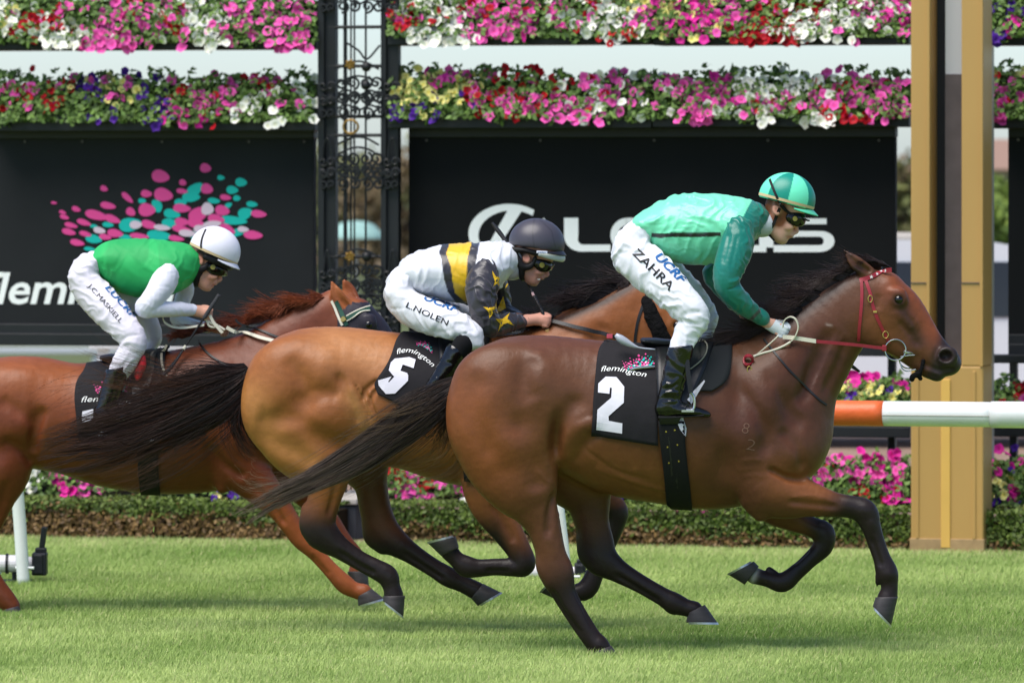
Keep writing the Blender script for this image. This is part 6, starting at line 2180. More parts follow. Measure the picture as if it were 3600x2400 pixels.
# ---------------------------------------------------------------- rider in mint and teal silks (on the front horse)
def rider_two():
    root = thing('person', 'jockey in mint and teal silks with a teal striped helmet, crouched over the front horse', 'person', WP(2300, 1200, 0.0), 0, 'jockeys riding in the race')
    R = Rider(0.0, 2000.0, 550.0, 2.351, root)
    k = R.k
    torso = [(600, 560, 0, 84, .135), (680, 562, 0, 130, .150), (780, 572, 0, 186, .165), (900, 598, 0, 268, .175), (1040, 604, 0, 292, .185), (1180, 592, 0, 286, .190), (1320, 560, 0, 236, .188), (1440, 530, 0, 182, .165), (1530, 512, 0, 130, .120), (1585, 520, 0, 92, .085)]
    near_arm = [(1400, 610, -.155, 124, .085), (1392, 720, -.185, 140, .080), (1345, 860, -.215, 136, .074), (1306, 985, -.235, 116, .066), (1318, 1080, -.235, 104, .060), (1390, 1172, -.210, 92, .055), (1468, 1248, -.170, 82, .050), (1545, 1310, -.125, 60, .040), (1580, 1330, -.105, 48, .034)]
    far_arm = [(1390, 630, .155, 110, .080), (1300, 800, .200, 105, .066), (1200, 960, .220, 92, .058), (1210, 1030, .215, 76, .052), (1340, 1180, .170, 66, .046), (1480, 1320, .080, 46, .034)]
    # breeches
    pelvis = [(640, 590, 0, 92, .120), (560, 660, 0, 128, .150), (500, 760, 0, 140, .165), (490, 850, 0, 128, .160)]
    thigh_n = [(505, 800, -.085, 140, .095), (560, 850, -.11, 176, .092), (650, 925, -.15, 180, .088), (775, 1035, -.20, 168, .082), (885, 1150, -.245, 150, .076), (985, 1250, -.275, 138, .072), (1058, 1320, -.285, 104, .064), (1045, 1395, -.285, 88, .056), (1005, 1420, -.285, 92, .052)]
    shin_n = [(1000, 1400, -.285, 98, .050), (975, 1460, -.288, 104, .050), (945, 1530, -.290, 101, .050), (930, 1570, -.290, 98, .050)]
    thigh_f = [(520, 800, .085, 130, .090), (700, 900, .15, 150, .085), (900, 1040, .22, 130, .078), (1040, 1180, .26, 110, .070), (1138, 1310, .285, 92, .062), (1165, 1380, .285, 62, .052)]
    shin_f = [(1150, 1350, .285, 70, .05), (1110, 1470, .29, 80, .05), (1050, 1620, .29, 78, .048)]
    f = R.field([pelvis, thigh_n, shin_n, thigh_f, shin_f], .0064)
    R.tube(f, pelvis, 40); R.tube(f, thigh_n, 50); R.tube(f, thigh_f, 50); R.tube(f, shin_n, 10); R.tube(f, shin_f, 10)
    G = lambda P, wd, a: f.ridge([R.P(x, y, d) for x, y, d in P], wd * k, a * k)
    G([(420, 690, -.14), (520, 740, -.19), (640, 760, -.2)], 20, 12)
    G([(380, 790, -.14), (480, 800, -.19), (600, 790, -.2)], 16, -10)
    G([(880, 1380, -.33), (960, 1340, -.35), (1080, 1360, -.34)], 18, 16)
    G([(900, 1330, -.33), (1000, 1290, -.35), (1120, 1290, -.33)], 16, -12)
    G([(780, 1230, -.3), (900, 1230, -.33), (1020, 1200, -.32)], 18, 10)
    G([(820, 1120, -.28), (880, 1250, -.32), (890, 1350, -.33)], 16, -8)
    o, bb = R.part('breeches', f, M_breech, (228, 228, 236), folds=[((.75, .2, -.65), .065, .007), ((.3, .1, 1), .045, .0045)], seed=3)
    R.decal(bb, 'ZAHRA', (522, 806), (832, 1114), 74, M_print_black, 'name_print', .012)
    R.decal(bb, 'UCRF', (708, 838), (934, 1058), 68, M_print_blue, 'sponsor_print', .03, .25)
    # jacket
    f = R.field([torso], .006)
    R.tube(f, torso, 40)
    f.ell(R.P(1400, 600, -.13), np.array((140 * k, .08, 130 * k)), .06)
    f.ell(R.P(1400, 600, .13), np.array((140 * k, .08, 130 * k)), .06)
    G = lambda P, wd, a: f.ridge([R.P(x, y, d) for x, y, d in P], wd * k, a * k)
    for P, wd, a in (([(640, 560, -.14), (720, 520, -.16), (830, 420, -.15)], 18, 16), ([(660, 600, -.15), (760, 560, -.17), (900, 500, -.17)], 16, -14), ([(690, 640, -.15), (800, 640, -.17), (960, 600, -.185)], 16, 12), ([(720, 700, -.15), (840, 760, -.17), (960, 760, -.18)], 18, -13), ([(760, 770, -.15), (870, 830, -.16), (990, 800, -.18)], 18, 14), ([(1190, 870, -.16), (1080, 780, -.19), (940, 760, -.18)], 20, 10), ([(1220, 740, -.2), (1100, 700, -.2), (960, 690, -.19)], 18, -9), ([(1000, 900, -.1), (1100, 850, -.16), (1190, 760, -.19)], 18, 12), ([(1250, 560, -.2), (1120, 500, -.19), (960, 480, -.18)], 26, 7), ([(1500, 380, -.1), (1480, 460, -.15), (1440, 520, -.17)], 12, -8)):
        G(P, wd, a)
    mint, teal = (122, 228, 184), (2, 116, 102)
    def jc(V, loc):
        C = np.tile(np.array(lin(mint)), (len(V), 1))
        line = np.interp(loc[:, 1], [300, 365, 440, 500, 700], [1560, 1512, 1470, 1440, 1440])
        C = mixc(C, teal, sstep(-4, 4, loc[:, 0] - line))
        yc = np.interp(loc[:, 0], [660, 760, 850, 1100, 1240], [648, 656, 648, 648, 644])
        C = mixc(C, (26, 28, 30), sstep(20, 15, np.abs(loc[:, 1] - yc)) * (loc[:, 0] > 680) * (loc[:, 0] < 1260))
        C = mixc(C, teal, near(loc, [(860, 870), (960, 905), (1010, 925)], 18) * .9 * (loc[:, 1] > 850))
        return C
    jo, jb = R.part('jacket', f, M_satin, jc, folds=[((.5, .2, .85), .085, .010), ((.9, .1, -.35), .055, .006), ((.2, .2, 1), .03, .002)], seed=5)
    for nm, arm in (('sleeve', near_arm), ('sleeve', far_arm)):
        f = R.field([arm], .0054)
        R.tube(f, arm, 30)
        if arm is near_arm:
            G = lambda P, wd, a: f.ridge([R.P(x, y, d) for x, y, d in P], wd * k, a * k)
            for P, wd, a in (([(1420, 1000, -.27), (1380, 1030, -.29), (1310, 1040, -.3)], 14, 14), ([(1430, 1040, -.26), (1370, 1080, -.28), (1300, 1100, -.29)], 12, -12), ([(1440, 1100, -.25), (1380, 1110, -.27), (1310, 1150, -.27)], 13, 12), ([(1330, 600, -.23), (1300, 760, -.27), (1260, 900, -.29)], 18, -9), ([(1470, 640, -.22), (1430, 800, -.26), (1390, 960, -.28)], 18, 10), ([(1400, 620, -.24), (1370, 780, -.28), (1330, 950, -.3)], 14, -7), ([(1540, 1220, -.19), (1480, 1260, -.2), (1420, 1280, -.21)], 11, 8), ([(1560, 1260, -.15), (1520, 1300, -.16), (1480, 1330, -.17)], 9, -8)):
                G(P, wd, a)
        R.part(nm, f, M_satin, lambda V, loc: mixc(np.tile(np.array(lin(teal)), (len(V), 1)), (60, 66, 70), sstep(16, 11, np.abs((loc[:, 0] - 1552) * .72 + (loc[:, 1] - 1300) * .69))), parent=jo, folds=[((.3, .3, .9), .07, .006), ((.9, .2, .4), .045, .004)], seed=7)
    # body: skull, face, neck, arms and hands, legs inside the clothes
    skull = [(1742, 410, 0, 120, .070), (1800, 400, 0, 130, .074), (1840, 420, 0, 118, .068)]
    face = [(1795, 460, 0, 106, .064), (1786, 540, 0, 86, .058), (1772, 610, 0, 74, .050), (1752, 660, 0, 60, .042)]
    jaw = [(1690, 560, 0, 70, .056), (1720, 630, 0, 60, .050), (1762, 678, 0, 38, .034)]
    neck = [(1520, 560, 0, 90, .060), (1600, 555, 0, 92, .058), (1690, 530, 0, 92, .058)]
    tor2 = [(640, 590, 0, 60, .10), (1000, 590, 0, 160, .14), (1350, 560, 0, 150, .14), (1520, 550, 0, 90, .07)]
    inner = lambda A, d=.55: [(a, b, c, r * d, l * .6) for a, b, c, r, l in A]
    wrist = [(1540, 1305, -.125, 40, .024), (1600, 1345, -.10, 44, .026), (1650, 1378, -.085, 44, .026)]
    foot = [(930, 1570, -.29, 60, .03), (860, 2000, -.29, 55, .03)]
    f = R.field([skull, face, neck, tor2, near_arm, far_arm, thigh_n, thigh_f, [(1900, 1520, -.2, 10, .05), (1900, 640, 0, 40, .08)]], .0054)
    R.tube(f, tor2, 30)
    for A in (near_arm, far_arm, thigh_n, thigh_f, shin_n, shin_f):
        R.tube(f, inner(A), 20)
    R.tube(f, pelvis[:3] and [(a, b, c, r * .7, l * .7) for a, b, c, r, l in pelvis], 20)
    R.tube(f, neck, 40); R.tube(f, skull, 20); R.tube(f, face, 24); R.tube(f, jaw, 26)
    R.tube(f, wrist, 10)
    R.tube(f, [(1858, 520, 0, 16, .010), (1874, 570, 0, 18, .010), (1884, 618, 0, 17, .011), (1870, 632, 0, 14, .014)], 8)    # nose
    f.ell(R.P(1862, 636, -.012), np.array((16 * k, .007, 12 * k)), .006)
    f.ell(R.P(1862, 636, .012), np.array((16 * k, .007, 12 * k)), .006)
    R.tube(f, [(1868, 622, 0, 17, .012), (1838, 638, 0, 22, .018), (1815, 630, 0, 30, .024)], 8)
    R.tube(f, [(1842, 654, 0, 17, .022), (1812, 650, 0, 14, .022)], 10)        # upper lip
    R.tube(f, [(1812, 672, 0, 14, .020)] * 2, 8)
    f.ridge([R.P(1830, 660, -.03), R.P(1812, 662, -.03), R.P(1792, 655, -.034)], 7 * k, -9 * k)
    R.tube(f, [(1778, 694, 0, 26, .022), (1765, 702, 0, 22, .022)], 14)        # chin
    f.ell(R.P(1820, 580, -.05), np.array((40 * k, .012, 30 * k)), .012)
    for sg in (-1, 1):
        f.ell(R.P(1714, 446, sg * .074), np.array((34 * k, .010, 50 * k)), .008, R=Matrix.Rotation(math.radians(-18), 3, 'Y'))
        f.ell(R.P(1718, 442, sg * .084), np.array((17 * k, .006, 28 * k)), .004, R=Matrix.Rotation(math.radians(-18), 3, 'Y'), cut=True)
    skincol = skin_col((216, 166, 144), None, ear=(1716, 444), hair=([(1640, 350), (1640, 400), (1650, 460), (1680, 520), (1740, 535), (1775, 480), (1740, 400)], 44), hair_c=(126, 74, 46), lips=[(1830, 662), (1808, 668)], extra=[([(1880, 600)], 30, (214, 140, 124), .6), ([(1715, 440)], 30, (222, 150, 132), .8), ([(1740, 640)], 50, (206, 160, 142), .5)])
    R.fist(f, (1640, 1375), (1, .52), (.45, -.9), -.085)
    R.fist(f, (1490, 1330), (1, .5), (.45, -.9), .06)
    bo, sb = R.part('body', f, M_skin, skincol)
    # glove over the near hand, elastic cuff
    f = Field(R.P(1580, 1620, -.2), R.P(1960, 1300, .05), .0035)
    R.fist(f, (1650, 1386), (1, .50), (.45, -.9), -.085, scale=1.13)
    f.cutplane(R.P(1640, 1380, -.085), np.array((-.84, 0, .54)), .004)
    R.part('glove', f, M_glove, (220, 228, 232))
    # ribbed cuff
    f = R.field([[(1600, 1330, -.1, 70, .05)]], .004)
    R.tube(f, [(1566, 1312, -.113, 66, .042), (1590, 1330, -.106, 66, .042), (1602, 1340, -.100, 58, .040)], 10)
    R.part('cuff', f, M_satin, (10, 120, 104), parent=jo)
    # collar
    f = R.field([[(1600, 560, 0, 160, .1)]], .0045)
    R.tube(f, [(1572, 545, 0, 122, .078), (1600, 552, 0, 116, .076), (1626, 556, 0, 104, .072)], 10)
    R.part('collar', f, M_lycra, (196, 200, 208), parent=jo)
    # helmet
    def hc(q, loc):
        a = np.arctan2(q[:, 1], q[:, 0])
        s_ = -np.sin(a * 4)
        C = np.tile(np.array(lin((112, 232, 190))), (len(q), 1))
        C = mixc(C, (6, 140, 120), sstep(-.06, .06, s_))
        return mixc(C, (8, 118, 102), sstep(-.20, -.26, q[:, 2]) * .0)
    ho, hb, C, Rm = helmet(R, (1804, 348), 236, 214, .118, 15, hc, .23, (96, 214, 172), cut=.60)
    band_on(R, ho, C, Rm, 236, 214, .118, -.10, .105, M_tan)
    mb = MB()
    strap_on(mb, hb, [R.S(1662, 192), R.S(1700, 290), R.S(1750, 400)], 20 * k, .003, .003, y_default=-.1)
    put('harness_strap', mb.mesh('harness_strap'), M_strapb, ho)
    V, F = text_px('Hylan', R.S(1830, 412), R.S(1896, 424), 14 / R.sc, .01, .2)
    put('badge_print', flat_print(hb, V, F, .004, -.1), M_print_blue, ho)
    goggles(R, [(1835, 505, -.062, 44), (1880, 520, -.056, 58), (1918, 522, -.036, 56), (1934, 524, -.014, 46)], 50, (1868, 515), 21)
    mb = MB()
    strap_on(mb, sb, [R.S(1765, 405), R.S(1800, 450), R.S(1840, 480)], 22 * k, .003, .003, y_default=-.07)
    mb.tube([R.P(1744, 392, -.112), R.P(1762, 420, -.094), R.P(1790, 450, -.080)], .0055, 8)
    mb.tube([R.P(1800, 455, -.078), R.P(1900, 500, -.062), R.P(1975, 530, -.034), R.P(1985, 530, 0)], .0045, 6)
    put('goggle_strap', mb.mesh('goggle_strap'), M_strapb, root)
    mb = MB()
    strap_on(mb, sb, [R.S(1740, 430), R.S(1690, 560), R.S(1662, 600), R.S(1660, 650), R.S(1700, 690)], 26 * k, .003, .004, y_default=-.06)
    put('chin_strap', mb.mesh('chin_strap'), M_strapb, root)
    # boots (traced in another crop: straight photo px)
    B = Rider(0.0, 0.0, 0.0, 1.0, root)
    for dyl, dx in ((-.31, 0), (.31, 40)):
        leg = [(2393 + dx, 1221, dyl, 45, .052), (2381 + dx, 1277, dyl, 43, .050), (2369 + dx, 1340, dyl, 43, .048), (2355 + dx, 1392, dyl, 41, .042), (2346 + dx, 1428, dyl, 40, .038)]
        foot = [(2333 + dx, 1438, dyl, 30, .034), (2380 + dx, 1436, dyl, 27, .038), (2440 + dx, 1446, dyl, 19, .040), (2488 + dx, 1456, dyl, 11, .026)]
        f = boots_of(B, leg, foot)
        f.cutplane(B.P(2390 + dx, 1216, dyl), np.array((-.12, 0, 1)), .004)
        if dyl < 0:
            for P, a in (([(2318, 1385, -.35), (2355, 1378, -.36), (2398, 1386, -.35)], 5), ([(2314, 1400, -.35), (2350, 1398, -.36), (2395, 1402, -.35)], -5), ([(2312, 1412, -.35), (2350, 1412, -.36), (2398, 1410, -.35)], 5), ([(2322, 1360, -.35), (2350, 1366, -.36), (2390, 1340, -.35)], -4), ([(2325, 1340, -.35), (2360, 1350, -.36), (2395, 1320, -.35)], 4)):
                f.ridge([B.P(*p) for p in P], 6 * B.k, a * B.k)
        oo, ob = B.part('boot', f, M_boot, (17, 16, 18), folds=[((.3, .2, .9), .06, .003)], seed=9 if dyl < 0 else 10)
        mb = MB()
        mb.box(B.P(2345 + dx, 1466, dyl), 62 * B.k, .066, 9 * B.k, None, .003)
        mb.box(B.P(2420 + dx, 1462, dyl), 110 * B.k, .07, 5 * B.k, Matrix.Rotation(math.radians(-4), 3, 'Y'), .002)
        s_ = put('sole', mb.mesh('sole'), M_strapb, oo)
    return R, bb, jb, sb
J2 = rider_two()

# ---------------------------------------------------------------- rider in white, yellow and black (middle horse)
def rider_five():
    root = thing('person', 'jockey in white silks with a yellow band and black star sleeves, dark grey helmet', 'person', WP(1560, 1170, 1.25), 0, 'jockeys riding in the race')
    y0 = 1.25
    R = Rider(y0, 1300.0, 700.0, 2.94, root)
    k = R.k
    torso = [(400, 760, 0, 120, .130), (480, 760, 0, 190, .150), (580, 760, 0, 238, .165), (720, 752, 0, 262, .175), (860, 760, 0, 300, .182), (1000, 760, 0, 308, .186), (1150, 720, 0, 270, .185), (1290, 660, 0, 220, .170), (1390, 625, 0, 180, .135), (1450, 630, 0, 150, .10)]
    near_arm = [(1190, 760, -.155, 150, .085), (1165, 860, -.19, 172, .080), (1155, 980, -.22, 160, .074), (1165, 1100, -.235, 142, .068), (1190, 1220, -.235, 140, .062), (1240, 1300, -.22, 124, .058), (1340, 1300, -.18, 112, .054), (1450, 1270, -.14, 100, .048), (1540, 1270, -.105, 74, .040), (1580, 1270, -.095, 58, .034)]
    far_arm = [(1250, 760, .155, 130, .08), (1330, 920, .2, 110, .066), (1360, 1060, .215, 96, .058), (1390, 1140, .2, 80, .05), (1470, 1190, .13, 66, .044), (1560, 1230, .06, 50, .034)]
    pelvis = [(420, 770, 0, 120, .12), (340, 860, 0, 150, .150), (300, 960, 0, 150, .165), (320, 1060, 0, 140, .160)]
    thigh_n = [(310, 1010, -.085, 150, .095), (400, 1110, -.11, 176, .092), (540, 1190, -.15, 180, .088), (690, 1240, -.20, 178, .082), (840, 1290, -.245, 160, .078), (970, 1350, -.275, 140, .072), (1060, 1420, -.285, 120, .064), (1050, 1480, -.288, 84, .055), (980, 1470, -.288, 76, .05)]
    thigh_f = [(330, 1010, .085, 140, .09), (600, 1160, .16, 160, .085), (850, 1200, .23, 140, .078), (1040, 1240, .27, 110, .07), (1110, 1330, .285, 90, .06), (1060, 1420, .285, 70, .05)]
    f = R.field([pelvis, thigh_n, thigh_f, [(1180, 1540, -.29, 40, .05)]], .0064)
    R.tube(f, pelvis, 40); R.tube(f, thigh_n, 50); R.tube(f, thigh_f, 50)
    R.tube(f, [(1000, 1400, -.285, 90, .058), (1070, 1460, -.288, 90, .06), (1120, 1500, -.29, 60, .05), (1110, 1530, -.29, 30, .04)], 24)
    G = lambda P, wd, a: f.ridge([R.P(x, y, d) for x, y, d in P], wd * k, a * k)
    for P, wd, a in (([(190, 1000, -.13), (330, 1010, -.19), (480, 1010, -.2)], 18, 11), ([(190, 1130, -.12), (320, 1130, -.19), (470, 1110, -.2)], 16, -9), ([(260, 1240, -.12), (420, 1220, -.2), (560, 1200, -.22)], 16, 9), ([(840, 1430, -.31), (900, 1360, -.33), (1010, 1320, -.34)], 20, 14), ([(880, 1440, -.31), (960, 1390, -.34), (1080, 1360, -.34)], 16, -12), ([(1080, 1540, -.31), (1060, 1440, -.34), (1100, 1380, -.33)], 16, 12), ([(600, 1380, -.25), (760, 1370, -.3), (900, 1320, -.33)], 18, -9)):
        G(P, wd, a)
    o, bb = R.part('breeches', f, M_breech, (224, 224, 230), folds=[((.5, .2, -.85), .065, .007), ((.9, .1, .4), .045, .0045)], seed=13)
    R.decal(bb, 'L.NOLEN', (372, 1116), (800, 1306), 60, M_print_black, 'name_print', .004)
    R.decal(bb, 'UCRF', (556, 1040), (905, 1174), 64, M_print_blue, 'sponsor_print', .03, .25)
    f = R.field([torso], .006)
    R.tube(f, torso, 40)
    for sg in (-1, 1):
        f.ell(R.P(1200, 720, sg * .13), np.array((160 * k, .08, 140 * k)), .06)
    G = lambda P, wd, a: f.ridge([R.P(x, y, d) for x, y, d in P], wd * k, a * k)
    for P, wd, a in (([(330, 760, -.13), (420, 900, -.16), (520, 1010, -.15)], 20, 14), ([(380, 760, -.15), (480, 880, -.17), (620, 960, -.17)], 18, -13), ([(600, 1030, -.12), (680, 930, -.17), (760, 850, -.18)], 20, 14), ([(640, 1020, -.12), (760, 960, -.17), (830, 900, -.18)], 16, -11), ([(980, 960, -.19), (900, 900, -.19), (800, 820, -.18)], 20, 9), ([(990, 820, -.2), (930, 800, -.19), (850, 700, -.18)], 18, -8), ([(1320, 480, -.1), (1350, 600, -.15), (1340, 720, -.16)], 16, 11), ([(1370, 480, -.1), (1400, 600, -.12), (1390, 740, -.13)], 14, -9), ([(1420, 500, -.08), (1440, 620, -.1), (1430, 760, -.1)], 12, 9)):
        G(P, wd, a)
    def jc(V, loc):
        x, y = loc[:, 0], loc[:, 1]
        C = np.tile(np.array(lin((226, 227, 234))), (len(V), 1))
        b1 = np.interp(y, [480, 550, 620, 830, 960, 1120], [742, 714, 738, 768, 808, 930])
        b2 = np.interp(y, [470, 560, 700, 850, 970, 1080], [822, 790, 838, 856, 880, 1000])
        b3 = np.interp(y, [460, 620, 740, 900, 1080], [1050, 1006, 1004, 1000, 1030])
        b4 = np.interp(y, [455, 665, 900, 1100], [1134, 1096, 1100, 1120])
        C = mixc(C, (46, 44, 50), sstep(-5, 5, x - b1))
        C = mixc(C, (234, 186, 34), sstep(-4, 4, x - b2))
        C = mixc(C, (46, 44, 50), sstep(-4, 4, x - b3))
        C = mixc(C, (226, 227, 234), sstep(-5, 5, x - b4))
        return C
    jo, jb = R.part('jacket', f, M_satin, jc, folds=[((.4, .2, .9), .08, .010), ((.9, .1, -.3), .055, .006), ((.6, .2, .8), .03, .002)], seed=15)
    sbv = None
    for arm in (near_arm, far_arm):
        f = R.field([arm], .0054)
        R.tube(f, arm, 30)
        if arm is near_arm:
            G = lambda P, wd, a: f.ridge([R.P(x, y, d) for x, y, d in P], wd * k, a * k)
            for P, wd, a in (([(1080, 1180, -.28), (1180, 1150, -.3), (1300, 1160, -.28)], 16, 13), ([(1090, 1240, -.28), (1200, 1210, -.3), (1330, 1210, -.27)], 14, -12), ([(1140, 1330, -.26), (1260, 1260, -.28), (1400, 1230, -.24)], 16, 13), ([(1220, 1360, -.25), (1350, 1320, -.24), (1480, 1320, -.2)], 14, -10), ([(1080, 760, -.23), (1050, 900, -.27), (1060, 1050, -.29)], 20, -9), ([(1200, 800, -.24), (1180, 940, -.28), (1190, 1080, -.3)], 18, 10), ([(1290, 860, -.22), (1250, 960, -.26), (1180, 1000, -.29)], 16, -10), ([(1480, 1190, -.18), (1500, 1270, -.19), (1480, 1340, -.18)], 12, 8)):
                G(P, wd, a)
        so_, sv = R.part('sleeve', f, M_satin, (52, 49, 56), parent=jo, folds=[((.3, .3, .9), .055, .008), ((.9, .2, .4), .045, .006)], seed=17)
        if arm is near_arm:
            sbv, sob = sv, so_
        else:
            fbv, fob = sv, so_
    def star(bv, ob, pts, nm='star'):
        V, F = refine2d(np.array([R.S(*p) for p in pts]), [tuple(range(len(pts)))], 14)
        me = flat_print(bv, V, F, .003, y0 - .2)
        put(nm, me, M_yellow, ob)
    star(sbv, sob, [(1262, 742), (1300, 800), (1345, 812), (1325, 850), (1340, 900), (1310, 878), (1275, 906), (1290, 850), (1272, 806)])
    star(sbv, sob, [(1172, 1112), (1240, 1120), (1286, 1110), (1305, 1050), (1312, 1112), (1318, 1172), (1286, 1160), (1236, 1230), (1232, 1168)])
    star(sbv, sob, [(1300, 1238), (1370, 1238), (1400, 1215), (1446, 1178), (1420, 1236), (1450, 1262), (1488, 1304), (1416, 1280), (1378, 1290), (1322, 1364), (1345, 1284)])
    star(fbv, fob, [(1376, 1000), (1392, 1060), (1408, 1130), (1360, 1160), (1312, 1174), (1330, 1120)])
    star(fbv, fob, [(1350, 1190), (1410, 1180), (1450, 1168), (1420, 1200), (1390, 1220)])
    star(jb, jo, [(1420, 870), (1432, 872), (1420, 900), (1400, 920), (1408, 895)])
    # body
    skull = [(1640, 520, 0, 150, .072), (1720, 510, 0, 165, .076), (1790, 540, 0, 145, .070)]
    face = [(1735, 600, 0, 130, .064), (1724, 690, 0, 106, .058), (1706, 770, 0, 88, .050), (1686, 825, 0, 68, .042)]
    jaw = [(1600, 700, 0, 90, .056), (1640, 780, 0, 78, .052), (1695, 842, 0, 46, .036)]
    neck = [(1430, 690, 0, 110, .06), (1510, 690, 0, 112, .058), (1610, 650, 0, 112, .058)]
    tor2 = [(430, 780, 0, 70, .10), (850, 740, 0, 180, .14), (1200, 690, 0, 170, .14), (1430, 680, 0, 100, .07)]
    inner = lambda A, d=.55: [(a, b, c, r * d, l * .6) for a, b, c, r, l in A]
    shin = [(1000, 1440, -.288, 60, .03), (880, 1640, -.29, 55, .03), (800, 1800, -.29, 50, .03)]
    f = R.field([skull, face, neck, tor2, near_arm, far_arm, thigh_n, thigh_f, shin, [(1960, 1350, -.15, 20, .05), (1860, 760, 0, 40, .08)]], .0054)
    R.tube(f, tor2, 30)
    for A in (near_arm, far_arm, thigh_n, thigh_f, shin):
        R.tube(f, inner(A), 20)
    R.tube(f, [(a, b, c, r * .7, l * .7) for a, b, c, r, l in pelvis], 20)
    R.tube(f, neck, 50); R.tube(f, skull, 24); R.tube(f, face, 30); R.tube(f, jaw, 30)
    R.tube(f, [(1555, 1275, -.10, 50, .024), (1620, 1262, -.09, 56, .027), (1690, 1245, -.08, 54, .026)], 12)
    R.tube(f, [(1815, 690, 0, 18, .010), (1826, 740, 0, 22, .010), (1838, 780, 0, 20, .011), (1816, 794, 0, 18, .015)], 10)
    R.tube(f, [(1815, 784, 0, 20, .012), (1782, 796, 0, 26, .018), (1750, 790, 0, 36, .024)], 8)
    R.tube(f, [(1785, 815, 0, 20, .024), (1750, 815, 0, 16, .024)], 10)
    R.tube(f, [(1738, 848, 0, 18, .022)] * 2, 8)
    f.ridge([R.P(1775, 826, -.03), R.P(1745, 828, -.034), R.P(1715, 812, -.04)], 9 * k, -13 * k)
    R.tube(f, [(1706, 866, 0, 32, .024), (1690, 866, 0, 28, .024)], 16)
    f.ell(R.P(1760, 750, -.05), np.array((50 * k, .012, 34 * k)), .012)
    for sg in (-1, 1):
        f.ell(R.P(1618, 606, sg * .076), np.array((42 * k, .010, 62 * k)), .008, R=Matrix.Rotation(math.radians(-18), 3, 'Y'))
        f.ell(R.P(1622, 602, sg * .086), np.array((20 * k, .006, 34 * k)), .004, R=Matrix.Rotation(math.radians(-18), 3, 'Y'), cut=True)
    R.fist(f, (1680, 1245), (1, .10), (.15, -1), -.08)
    R.fist(f, (1590, 1235), (1, .3), (.2, -1), .05)
    bo, sb = R.part('body', f, M_skin, skin_col((208, 150, 130), None, hair=([(1560, 560), (1590, 530)], 40), hair_c=(70, 52, 44), lips=[(1775, 820), (1745, 845)], extra=[([(1500, 560), (1530, 760)], 60, (190, 122, 104), .7), ([(1840, 770)], 30, (216, 130, 116), .6), ([(1640, 800), (1720, 760)], 60, (204, 138, 120), .6), ([(1625, 600)], 30, (214, 134, 118), .8), ([(1900, 1250)], 70, (214, 150, 132), .5)]))
    mb = MB()
    mb.box(R.P(1748, 829, -.036), 30 * k, .006, 12 * k)
    put('teeth', mb.mesh('teeth'), M_tooth, root)
    f = R.field([[(1470, 690, 0, 170, .1)]], .0045)
    R.tube(f, [(1440, 670, 0, 168, .086), (1470, 680, 0, 158, .080), (1498, 688, 0, 140, .074)], 10)
    R.part('collar', f, M_satin, (198, 198, 204), parent=jo)
    hc = lambda q, loc: mixc(np.tile(np.array(lin((70, 67, 76))), (len(q), 1)), (46, 44, 50), np.maximum(near(loc, [(1700, 206), (1680, 330), (1700, 500)], 6), near(loc, [(1760, 212), (1880, 330), (1920, 500)], 5)) * .7)
    ho, hb, C, Rm = helmet(R, (1726, 452), 290, 254, .120, 8, hc, .13, (40, 38, 44), cut=.60)
    # pale second peak under the cover
    f = R.field([[(1880, 590, 0, 140, .12)]], .004)
    R.tube(f, [(1760, 572, -.092, 22, .016), (1860, 590, -.086, 34, .014), (1960, 606, -.050, 40, .014), (1990, 612, 0, 38, .016), (1960, 606, .050, 40, .014), (1860, 590, .086, 34, .014)], 10, seg=26)
    R.part('under_peak', f, M_helm, (208, 214, 208), parent=ho)
    mb = MB()
    q0, n0, ok = cast(hb, *R.S(1725, 540), .003, y0 - .1)
    mb.box(R.P(1780, 548, -.120), 112 * k, .006, 26 * k, Matrix.Rotation(math.radians(3), 3, 'Y'), .002)
    bd = put('badge', mb.mesh('badge'), mat('badge white', lin((226, 228, 238)), .4, .3), ho)
    V, F = text2d('Hylan', .01, .2)
    P = [R.P(1740 + x / V[:, 0].max() * 78, 556 - y_ * 20, -.1245) for x, y_ in V]
    put('badge_print', new_mesh('badge_print', P, F), M_print_blue, bd)
    goggles(R, [(1745, 670, -.064, 54), (1790, 690, -.058, 66), (1840, 690, -.040, 58), (1862, 690, -.014, 48)], 60, (1779, 682), 28)
    # padded harness round the ear and under the jaw
    f = R.field([[(1500, 540, -.09, 60, .03), (1740, 800, -.05, 60, .05)]], .004)
    R.tube(f, [(1490, 545, -.066, 30, .016), (1530, 620, -.074, 34, .016), (1570, 690, -.072, 40, .016), (1640, 700, -.070, 34, .015), (1690, 660, -.070, 24, .012), (1710, 610, -.072, 22, .012)], 14, seg=20)
    R.tube(f, [(1570, 690, -.070, 36, .016), (1570, 760, -.060, 32, .016), (1570, 810, -.040, 26, .016), (1580, 822, 0, 24, .016)], 14)
    R.tube(f, [(1470, 520, -.070, 30, .016), (1600, 530, -.088, 24, .014), (1720, 560, -.088, 30, .014)], 14)
    R.part('chin_strap', f, M_strapb, (22, 21, 22))
    # sock and boot
    B = Rider(y0, 1300.0, 1100.0, 3.92, root)
